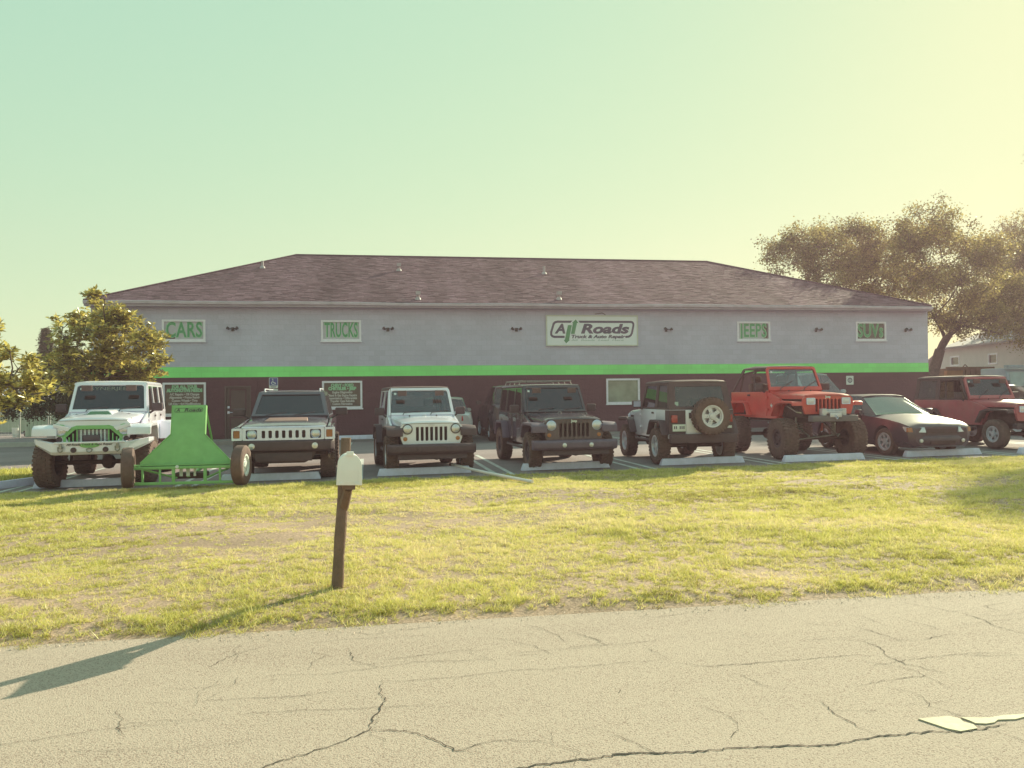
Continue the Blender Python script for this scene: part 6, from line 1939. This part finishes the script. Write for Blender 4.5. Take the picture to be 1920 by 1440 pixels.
def leaves(tips, per, spread, ll, lw, seed, whorl=False, droop=0.0):
    """leaf quads (a folded rhombus of two triangles) around the twig tips"""
    rg = np.random.default_rng(seed)
    T = np.array([t[:3] for t in tips])
    n = len(T) * per
    c = np.repeat(T, per, 0)
    tone = np.repeat(rg.uniform(0.2, 0.8, len(T)), per)
    d = rg.normal(0, 1, (n, 3))
    d /= np.linalg.norm(d, axis=1)[:, None]
    if whorl:
        d[:, 2] = d[:, 2] * 0.45 + 0.25
        d /= np.linalg.norm(d, axis=1)[:, None]
        base = c + d * 0.02
    else:
        base = c + rg.normal(0, spread, (n, 3)) * np.array([1, 1, 0.75])
        d[:, 2] -= droop
        d /= np.linalg.norm(d, axis=1)[:, None]
    up = rg.normal(0, 1, (n, 3)) + (np.array([0, 0, 1.6]) if whorl else 0)
    w = np.cross(d, up)
    w /= np.linalg.norm(w, axis=1)[:, None] + 1e-9
    L = (ll * rg.uniform(0.7, 1.3, n))[:, None]
    Wd = (lw * rg.uniform(0.7, 1.3, n))[:, None]
    nn = np.cross(w, d)
    V = np.empty((n, 4, 3))
    V[:, 0] = base
    V[:, 1] = base + d * L * 0.5 + w * Wd * 0.5 + nn * Wd * 0.18
    V[:, 2] = base + d * L - nn * L * 0.06
    V[:, 3] = base + d * L * 0.5 - w * Wd * 0.5 + nn * Wd * 0.18
    idx = np.arange(n)[:, None] * 4
    F = np.concatenate([idx + np.array([[0, 1, 2]]), idx + np.array([[0, 2, 3]])], 0)
    tint = np.clip(tone + rg.normal(0, 0.18, n), 0, 1)
    return numpy_mesh('crown', V.reshape(-1, 3), F, 3, np.repeat(tint, 4))

def tree(name, label, base, fork, blobs_, tips_per, per, spread, ll, lw, mat, trunk_r, seed, whorl=False, group=None, droop=0.0, cat='tree', twig=0.012):
    rnd = random.Random(seed)
    root = thing(name, label, cat, base, 0, group)
    bx = Vector(base)
    fk = Vector(fork) - bx
    tb = MB()
    p0 = Vector((0, 0, -0.2))
    mid = fk * 0.5 + Vector((rnd.uniform(-.1, .1), rnd.uniform(-.1, .1), 0))
    tb.tube([p0, Vector((0, 0, 0.15)), mid, fk], [trunk_r * 1.35, trunk_r * 1.1, trunk_r * 0.9, trunk_r * 0.75], 10)
    trunk = tb.build('trunk', M_bark, root, ang=60)
    lb = MB()
    tw = MB()
    tips = []
    nodes = [(fk, trunk_r * 0.75)]
    for (x, y, z, r) in sorted(blobs_, key=lambda q: (Vector(q[:3]) - bx - fk).length):
        c = Vector((x, y, z)) - bx
        par, pr = min(nodes, key=lambda q: (q[0] - c).length + 0.35 * (q[0] - fk).length)
        dd = (c - par).length
        side = Vector((rnd.uniform(-1, 1), rnd.uniform(-1, 1), rnd.uniform(-0.2, 0.8))) * 0.14 * dd
        j1 = par.lerp(c, 0.5) + side
        r0 = max(0.02, min(pr * 0.75, trunk_r * 0.55))
        r1 = max(0.012, r0 * 0.55)
        lb.tube([par - (c - par).normalized() * 0.05, par.lerp(c, 0.25) + side * 0.6, j1, par.lerp(c, 0.78) + side * 0.4, c], [r0, r0 * 0.88, r0 * 0.76, r0 * 0.64, r1], 7)
        nodes.append((j1, r0 * 0.76))
        nodes.append((c, r1))
        nt = max(4, int(tips_per * (r ** 2.2)))
        subs = []
        for k in range(max(3, int(2 + r * 4))):
            d = Vector((rnd.gauss(0, 1), rnd.gauss(0, 1), rnd.gauss(0, 0.8))).normalized()
            e = c + d * r * rnd.uniform(0.55, 0.95)
            lb.tube([c.lerp(j1, 0.12), c + d * r * 0.35 + Vector((0, 0, 0.1 * r)), e], [r1 * 0.8, r1 * 0.55, max(twig, r1 * 0.3)], 5)
            subs.append(e)
        for k in range(nt):
            s_ = subs[k % len(subs)]
            d = Vector((rnd.gauss(0, 1), rnd.gauss(0, 1), rnd.gauss(0, 0.8)))
            e = s_ + d * r * 0.30
            if (e - c).length > r * 1.25:
                e = c + (e - c).normalized() * r * rnd.uniform(0.9, 1.25)
            tw.tube([s_, s_.lerp(e, 0.5) + Vector((0, 0, 0.04 * r)), e], [twig, twig * 0.7, twig * 0.35], 4, cap=False)
            tips.append((e.x, e.y, e.z))
    lb.build('limbs', M_bark, trunk, ang=60)
    tw_o = tw.build('twigs', M_bark, trunk, smooth=False)
    tw_o['kind'] = 'stuff'
    cr = link('crown', leaves(tips, per, spread, ll, lw, seed, whorl, droop), mat, root)
    cr['kind'] = 'stuff'
    return root

OAK = [(21.8, 40.9, 8.99, 1.23), (24.81, 42.5, 10.0, 1.59), (27.99, 44.1, 10.2, 1.98), (24.96, 41.7, 8.33, 1.8), (28.99, 43.3, 8.47, 2.08), (28.56, 40.9, 9.76, 1.65), (31.77, 42.5, 10.9, 1.82), (34.0, 44.1, 11.6, 1.5),
       (32.17, 41.7, 9.36, 2.22), (31.06, 43.3, 7.39, 1.97), (32.7, 40.9, 7.7, 1.7), (35.45, 42.5, 10.2, 1.52), (28.79, 44.1, 6.83, 1.28), (33.4, 41.7, 5.34, 1.1), (36.56, 43.3, 5.9, 1.2), (35.37, 40.9, 4.73, 0.74), (32.18, 42.5, 5.9, 0.9)]
OAK = [(x * k, y * k, 1.6 + (z - 1.6) * k, r * k) for (x, y, z, r) in OAK for k in ((0.90 if x > 31.5 else 1.0),)]
OAK += [(33.9, 40.0, 5.6, 1.25), (35.2, 40.2, 6.8, 1.5), (35.3, 39.8, 4.9, 0.9), (32.9, 40.2, 7.3, 1.5), (31.3, 39.6, 5.2, 0.9), (26.6, 41.5, 9.6, 1.5), (23.3, 41.8, 9.7, 1.1)]
tree('oak_tree', 'broad leaning oak rising behind the far end of the shop roof', (29.3, 39.6, 0.2), (30.2, 39.4, 3.8), OAK, 28, 54, 0.23, 0.13, 0.075, M_oak, 0.34, 21, group='oaks beyond the shop', twig=0.014)
OAK2 = [(42.05, 48.0, 10.6, 1.8), (45.32, 50.0, 12.2, 1.89), (45.05, 52.0, 9.01, 1.87), (44.54, 49.0, 8.97, 2.22), (45.22, 51.0, 6.96, 1.73), (44.92, 48.0, 10.66, 2.91), (48.5, 50.0, 9.5, 2.9)]
tree('oak_tree', 'dark oak standing behind the cream outbuilding', (46.5, 50.5, 0.2), (46.2, 50.3, 4.5), OAK2, 18, 50, 0.25, 0.15, 0.085, M_oak, 0.34, 22, group='oaks beyond the shop', twig=0.016)
MAG = [(-7.54, 24.0, 4.44, 0.39), (-7.44, 25.0, 4.09, 0.65), (-8.45, 26.0, 4.02, 0.68), (-6.87, 24.5, 3.27, 0.69), (-7.89, 25.5, 3.18, 0.95), (-8.19, 24.0, 3.24, 0.62), (-8.99, 25.0, 3.74, 0.34), (-6.99, 26.0, 2.56, 0.55),
       (-8.65, 24.5, 2.52, 0.68), (-7.97, 25.5, 2.31, 0.95), (-6.09, 24.0, 2.64, 0.24), (-9.25, 25.0, 2.54, 0.38), (-7.37, 26.0, 2.32, 0.65), (-7.7, 24.6, 3.7, 0.6)]
tree('magnolia_tree', 'bushy golden-leaved magnolia before the corner of the shop', (-7.9, 25.2, -0.12), (-7.85, 25.15, 1.3), MAG, 230, 10, 0.05, 0.155, 0.068, M_mag, 0.09, 31, whorl=True, group='magnolias beside the lot', twig=0.010)
MAG2 = [(-7.41, 17.8, 2.62, 0.17), (-7.57, 18.6, 2.3, 0.39), (-7.51, 19.4, 2.27, 0.33), (-7.61, 18.2, 1.96, 0.51), (-7.3, 19.0, 1.87, 0.28), (-6.62, 17.9, 1.80, 0.12), (-8.4, 18.6, 2.42, 0.68), (-8.92, 19.4, 1.87, 0.82), (-7.36, 18.2, 1.68, 0.28), (-8.1, 19.0, 3.25, 0.12), (-9.3, 18.6, 2.9, 0.5)]
tree('magnolia_tree', 'young sunlit magnolia with loose leafy sprays by the angled wheel stop', (-8.8, 18.8, -0.08), (-8.7, 18.75, 1.1), MAG2, 230, 10, 0.04, 0.155, 0.064, M_mag, 0.06, 32, whorl=True, group='magnolias beside the lot', twig=0.008)
OAK3 = [(32.6, 32.6, 15.2, 1.2), (33.8, 32.5, 15.4, 1.5), (32.5, 30.6, 13.4, 1.3), (33.5, 33.5, 13.0, 1.8), (33.8, 31.0, 14.5, 1.7), (35.0, 32.5, 15.2, 1.5), (32.6, 30.2, 12.2, 1.2), (34.5, 31.5, 11.6, 1.5), (30.9, 29.0, 11.6, 1.1), (31.4, 28.0, 10.4, 1.0)]
tree('oak_tree', 'tall oak past the side of the lot shading the end of the verge', (33.6, 31.6, 0.18), (33.5, 31.6, 7.0), OAK3, 20, 40, 0.26, 0.16, 0.09, M_oak, 0.32, 23, group='oaks beyond the shop', twig=0.014)
BUSH = [(-12.0, 33.2, 2.3, 0.9), (-12.6, 34.0, 1.6, 1.0), (-11.6, 34.6, 1.6, 1.0), (-13.4, 33.6, 1.7, 0.9), (-12.4, 33.5, 3.2, 0.55), (-11.3, 33.0, 1.2, 0.8), (-11.4, 34.0, 2.5, 0.8)]
tree('evergreen_shrub', 'dense dark evergreen shrub against the end wall of the shop', (-12.2, 33.8, -0.15), (-12.2, 33.8, 0.8), BUSH, 60, 40, 0.13, 0.12, 0.06, M_con, 0.12, 41, cat='shrub')

def conifer(label, base, h, r, seed):
    rnd = random.Random(seed)
    root = thing('conifer_tree', label, 'tree', base)
    MB().tube([(0, 0, -0.3), (0, 0, h * 0.5), (0, 0, h)], [0.14, 0.09, 0.02], 8).build('trunk', M_bark, root)
    tips = []
    for k in range(int(900)):
        t = rnd.random() ** 0.8
        z = h * (0.12 + 0.88 * t)
        rr = r * (1 - t) ** 1.05 * (0.75 + 0.35 * math.sin(t * 38)) * rnd.uniform(0.3, 1.15) + 0.03
        a = rnd.uniform(0, 6.28)
        tips.append((rr * math.cos(a), rr * math.sin(a), z - 0.15 * rr))
    cr = link('crown', leaves(tips, 22, 0.12, 0.20, 0.05, seed, droop=0.5), M_con, root)
    cr['kind'] = 'stuff'
conifer('pointed dark conifer showing above the yard fence', (-21.9, 58.0, -0.3), 6.6, 1.6, 51)
conifer('shorter dark conifer beside the pointed one behind the shed', (-19.6, 57.0, -0.3), 5.2, 1.7, 52)
# far wood closing the horizon
rg = np.random.default_rng(77)
tips = []
for x in np.linspace(-95, 150, 330):
    hgt = 2.6 + 1.4 * noise.noise((x * 0.11, 3, 1)) + 0.8 * noise.noise((x * 0.5, 1, 1))
    for k in range(14):
        tips.append((x + rg.normal(0, 0.6), 74 + rg.normal(0, 1.2), rg.uniform(0, max(0.8, hgt)) - 0.3))
fw = link('far_wood', leaves(tips, 8, 0.5, 0.65, 0.4, 78), M_con)
tag(fw, 'distant low line of dark trees on the horizon', 'trees', kind='stuff')

# ------------------------------------------------------------------ yard on the left: shed, fence and gates
M_metalroof = pm('grey_metal_roof', (0.34, 0.30, 0.38), 0.5, metal=0.2, var=0.08)
M_pale = pm('pale_green_sheet', (0.52, 0.54, 0.44), 0.6, var=0.08, scale=4)
shed = thing('shed', 'low shed with a ribbed grey metal roof behind the yard fence', 'shed', (-20.5, 50.0, -0.3))
MB().box(-5.0, 4.2, 0.0, 5.0, 0, 2.0).build('wall', M_pale, shed, smooth=False)
MB().prism([(-0.4, 1.86), (-0.4, 1.94), (2.6, 2.86), (5.4, 1.94), (5.4, 1.86), (2.6, 2.76)], -5.3, 4.5).build('roof', M_metalroof, shed, smooth=False)
for k in range(24):
    x = -5.2 + k * 0.42
    MB().hexa([(x, -0.41, 1.945), (x + 0.05, -0.41, 1.945), (x + 0.05, 2.6, 2.865), (x, 2.6, 2.865)], [(x + 0.01, -0.41, 1.985), (x + 0.04, -0.41, 1.985), (x + 0.04, 2.6, 2.905), (x + 0.01, 2.6, 2.905)]).build('roof_rib', M_metalroof, shed, smooth=False)
M_galv = pm('galvanised_tube', (0.56, 0.54, 0.54), 0.5, metal=0.4, var=0.1)
fence = thing('yard_fence', 'galvanised tube and wire fence along the storage yard', 'fence', (-18.0, 42.0, -0.18))
for x in (-6.0, -3.6, -1.2, 0.95, 2.2, 4.6):
    MB().tube([(x, 0, 0), (x, 0, 1.95)], 0.035, 8).build('post', M_galv, fence)
for z in (1.75, 1.25, 0.15):
    MB().tube([(-6.0, 0, z), (0.95, 0, z)], 0.022, 6).build('rail', M_galv, fence)
wire = MB()
for k in range(46):
    x = -6 + k * 0.15
    wire.tube([(x, 0, 0.1), (x, 0, 1.75)], 0.004, 3, cap=False)
for k in range(11):
    wire.tube([(-6, 0, 0.15 + k * 0.15), (0.95, 0, 0.15 + k * 0.15)], 0.004, 3, cap=False)
w_o = wire.build('wire_mesh', M_galv, fence, smooth=False)
w_o['kind'] = 'stuff'
for x0, x1, lab in ((-16.82, -15.74, 'pale sheet metal gate between the wire fence and its post'), (-15.56, -12.9, 'wide pale sheet metal gate beside the evergreen shrub')):
    g = thing('yard_gate', lab, 'gate', (x0, 42.05, -0.17), 0, 'sheet metal yard gates')
    w_ = x1 - x0
    n = int(w_ / 0.18)
    for k in range(n):
        MB().plate([(k * w_ / n, 0), (k * w_ / n + w_ / n * 0.45, -0.02), (k * w_ / n + w_ / n * 0.9, -0.02), ((k + 1) * w_ / n, 0), ((k + 1) * w_ / n, 0.012), (k * w_ / n, 0.012)], [], 0.06, 1.68, 'Z').build('sheet', M_pale, g, smooth=False)
    MB().plate(rect(-0.03, w_ + 0.03, 0.03, 1.72), [rect(0.03, w_ - 0.03, 0.09, 1.66)], 0.014, 0.05).build('gate_frame', M_galv, g, smooth=False)
ld = thing('ladder', 'aluminium ladder standing up against the shed roof', 'ladder', (-15.78, 44.0, -0.3))
for x in (-0.13, 0.13):
    MB().tube([(x, 0, 0), (x, 0.3, 2.75)], 0.022, 6).build('rail', M_galv, ld)
for k in range(9):
    z = 0.3 + k * 0.29
    MB().tube([(-0.13, 0.3 * z / 2.75, z), (0.13, 0.3 * z / 2.75, z)], 0.014, 6).build('rung', M_galv, ld)
bk = thing('bucket', 'white plastic bucket standing behind the wire fence', 'bucket', (-17.6, 42.9, -0.17))
MB().lathe([(0.13, 0), (0.16, 0.42), (0.17, 0.42), (0.17, 0.46), (0.15, 0.46), (0.12, 0.03), (0, 0.03)], 18, axis='Z').build('pail', M_whitetrim, bk)
MB().tube([(-0.16, 0, 0.44), (-0.1, 0, 0.60), (0.1, 0, 0.60), (0.16, 0, 0.44)], 0.008, 5).build('handle', M_galv, bk)
cr_ = thing('trolley', 'dark low trolley loaded with parts behind the wire fence', 'trolley', (-16.9, 43.3, -0.17))
MB().box(-0.4, 0.4, -0.3, 0.3, 0.22, 0.30).build('deck', M_under, cr_, bevel=0.01)
MB().box(-0.25, 0.1, -0.2, 0.2, 0.30, 0.55).build('parts_box', M_plastic, cr_, bevel=0.02)
for x in (-0.3, 0.3):
    for y in (-0.22, 0.22):
        MB().lathe([(0.10, -0.03), (0.10, 0.03)], 12, (x, y, 0.105), 'Y').build('caster', M_rubber, cr_)
sun_strip = MB().box(-34, -11.0, 33.4, 33.62, -0.4, 0.02).build('sunlit_strip', pm('sunlit_strip_pale', (0.52, 0.47, 0.46), 0.8, var=0.12, scale=4), None, bevel=0.02)  # pale bar standing in for a strip of sunlight on the asphalt
sun_strip['kind'] = 'structure'

# ------------------------------------------------------------------ right: cream outbuilding, container, truck
ob = thing('outbuilding', 'long cream outbuilding with small square windows and a grey roof', 'building', (36.2, 34.0, 0.15), math.atan2(17.2, 3.4) - math.pi / 2)
# local: +y along the wall, -x towards the shop
M_cream = pm('cream_render', (0.62, 0.55, 0.57), 0.8, var=0.05, scale=2)
M_greyroof = pm('faded_roof', (0.34, 0.27, 0.31), 0.8, var=0.12, scale=1.5, detail=6)
wins = [rect(11.03, 11.98, 3.10, 3.70), rect(15.56, 16.66, 3.15, 3.75)]
MB().plate([(-9, -0.6), (21.5, -0.6), (21.5, 2.75), (20.3, 2.9), (17.3, 4.35), (-9, 4.35)], wins, 0.0, 0.2, 'X').build('wall', M_cream, ob, smooth=False)
for k, w in enumerate(wins):
    (a0, z0), (a1, z1) = w[0], w[2]
    f = MB().plate(rect(a0 - 0.05, a1 + 0.05, z0 - 0.05, z1 + 0.05), [rect(a0 + 0.05, a1 - 0.05, z0 + 0.05, z1 - 0.05)], -0.03, 0.06, 'X').build('window', M_alumin, ob, smooth=False)
    MB().plate(rect(a0 + 0.04, a1 - 0.04, z0 + 0.04, z1 - 0.04), [], 0.05, 0.07, 'X').build('pane', M_filmd, f, smooth=False)
MB().hexa([(-0.45, -9.3, 4.30), (-0.45, 17.5, 4.30), (9, 17.5, 7.6), (9, -9.3, 7.6)], [(-0.45, -9.3, 4.42), (-0.45, 17.5, 4.42), (9, 17.5, 7.72), (9, -9.3, 7.72)]).build('roof', M_greyroof, ob, smooth=False)
MB().hexa([(-0.3, 17.5, 4.32), (-0.3, 21.6, 2.72), (9, 21.6, 2.72), (9, 17.5, 4.32)], [(-0.3, 17.5, 4.40), (-0.3, 21.6, 2.80), (9, 21.6, 2.80), (9, 17.5, 4.40)]).build('lean_to_roof', M_greyroof, ob, smooth=False)
MB().box(-0.03, 0.02, 17.6, 21.5, 2.55, 2.62).build('wall_band', M_greyroof, ob, smooth=False)
MB().plate([(0.2, -0.6), (18, -0.6), (18, 4.2), (9, 7.6), (0.2, 4.3)], [], -9.0, -8.8, 'Y').build('gable', M_cream, ob, smooth=False)

pw = thing('power_line', 'thin dark overhead wire crossing in front of the outbuilding roof', 'wire', (36.0, 41.0, 6.0))
MB().tube([(-1.5, 1.5, -0.35), (0.5, 0.0, -0.22), (3.0, -2.0, 0.12), (6.0, -4.5, 0.7)], 0.02, 5).build('cable', M_under, pw)
dm = thing('waste_container', 'rusty brown waste container standing before the cream outbuilding', 'container', (32.55, 40.2, 0.18))
M_rust = pm('rusty_steel', (0.22, 0.125, 0.085), 0.8, var=0.25, scale=3, detail=6)
M_orange = pm('orange_steel', (0.42, 0.19, 0.09), 0.7, var=0.15, scale=3)
MB().hexa([(-1.4, 0, 0.15), (1.4, 0, 0.15), (1.4, 1.7, 0.15), (-1.4, 1.7, 0.15)], [(-1.42, -0.12, 2.62), (1.42, -0.12, 2.62), (1.42, 1.75, 2.62), (-1.42, 1.75, 2.62)]).build('hull', M_rust, dm, bevel=0.02)
MB().hexa([(-1.43, -0.05, 1.2), (-0.45, -0.05, 1.2), (-0.45, 0.2, 1.2), (-1.43, 0.2, 1.2)], [(-1.43, -0.16, 2.50), (-0.45, -0.16, 2.50), (-0.45, 0.1, 2.50), (-1.43, 0.1, 2.50)]).build('panel', M_orange, dm, smooth=False)
for k in range(6):
    x = -0.3 + k * 0.33
    MB().hexa([(x, -0.04, 0.2), (x + 0.07, -0.04, 0.2), (x + 0.07, 0.05, 0.2), (x, 0.05, 0.2)], [(x, -0.19, 2.55), (x + 0.07, -0.19, 2.55), (x + 0.07, 0.0, 2.55), (x, 0.0, 2.55)]).build('rib', M_rust, dm, smooth=False)
MB().box(-1.48, 1.48, -0.22, -0.08, 2.58, 2.70).build('top_rail', M_rust, dm, bevel=0.01)
MB().tube([(-0.1, 0.3, 2.7), (0.05, 0.3, 2.85), (0.2, 0.3, 2.7)], 0.03, 6).build('lifting_eye', M_rust, dm)

bt = thing('flatbed_truck', 'pale blue cab-over flatbed truck parked beside the cream outbuilding', 'truck', (30.65, 33.8, 0.18))
M_bt = pm('pale_blue_cab', (0.30, 0.36, 0.46), 0.4, coat=0.3, var=0.06)
MB().prism([(0.0, 0.45), (-0.02, 1.25), (0.28, 2.35), (0.45, 2.45), (1.9, 2.45), (1.9, 0.45)], -1.08, 1.08).build('cab', M_bt, bt, bevel=0.06)
Mw = Matrix.Translation((0, -0.035, 1.27)) @ Matrix.Rotation(-math.atan2(0.30, 1.05), 4, 'X')
wsf = MB().plate([(-0.98, 0.0), (0.98, 0.0), (0.92, 1.02), (-0.92, 1.02)], [], -0.01, 0.01, 'Y', Mw).build('windscreen', pm('truck_screen', (0.28, 0.36, 0.40), 0.08, coat=0.8, var=0.12), bt, smooth=False)
MB().tube([Mw @ Vector((-0.8, -0.03, 0.02)), Mw @ Vector((-0.5, -0.03, 0.26)), Mw @ Vector((-0.1, -0.03, 0.30)), Mw @ Vector((0.3, -0.03, 0.10))], 0.015, 5).build('wiper', M_plastic, wsf)
MB().box(-1.0, 1.0, -0.06, 0.0, 0.75, 1.1).build('grille', M_plastic, bt, bevel=0.02)
MB().box(-1.12, 1.12, -0.16, 0.1, 0.45, 0.68).build('bumper', M_steel, bt, bevel=0.03)
MB().box(-1.12, 1.12, 2.0, 5.6, 0.78, 0.92).build('flat_bed', M_steel, bt, bevel=0.02)
MB().box(-1.1, 1.1, 0.05, 0.35, 2.44, 2.58).build('sun_visor', M_bt, bt, bevel=0.02)
for s in (-1, 1):
    headlight(bt, s * 0.78, -0.06, 0.92, 0.10)
    MB().box(s * 1.25 - 0.08, s * 1.25 + 0.08, -0.1, -0.04, 1.45, 1.85).build('mirror', M_plastic, bt, bevel=0.02)
    wheel(bt, s * 0.95, 0.9, 0.45, 0.45, 0.26, 0.26, 'steel', M_alloy, lugs=False)
    wheel(bt, s * 0.95, 4.6, 0.45, 0.45, 0.30, 0.26, 'steel', M_alloy, lugs=False)


# ------------------------------------------------------------------ haze volume added to lift the dark tones, as lens veil does
def add_veil_haze():
    m = bpy.data.materials.new('veil_haze')
    m.use_nodes = True
    t = m.node_tree
    t.nodes.clear()
    o = nd(t, 'ShaderNodeOutputMaterial')
    v = nd(t, 'ShaderNodeVolumePrincipled')
    v.inputs['Color'].default_value = (1.0, 0.64, 0.82, 1)
    v.inputs['Density'].default_value = HAZE
    v.inputs['Anisotropy'].default_value = 0.35
    t.links.new(v.outputs['Volume'], o.inputs['Volume'])
    ob = MB().box(-75, 95, -12, 78, -1.6, 16.5).build('haze', m, None, smooth=False)
    tag(ob, 'pale haze added over the lot as a lens veil lifting the dark tones', 'haze', kind='stuff')
HAZE = 0.0017
add_veil_haze()
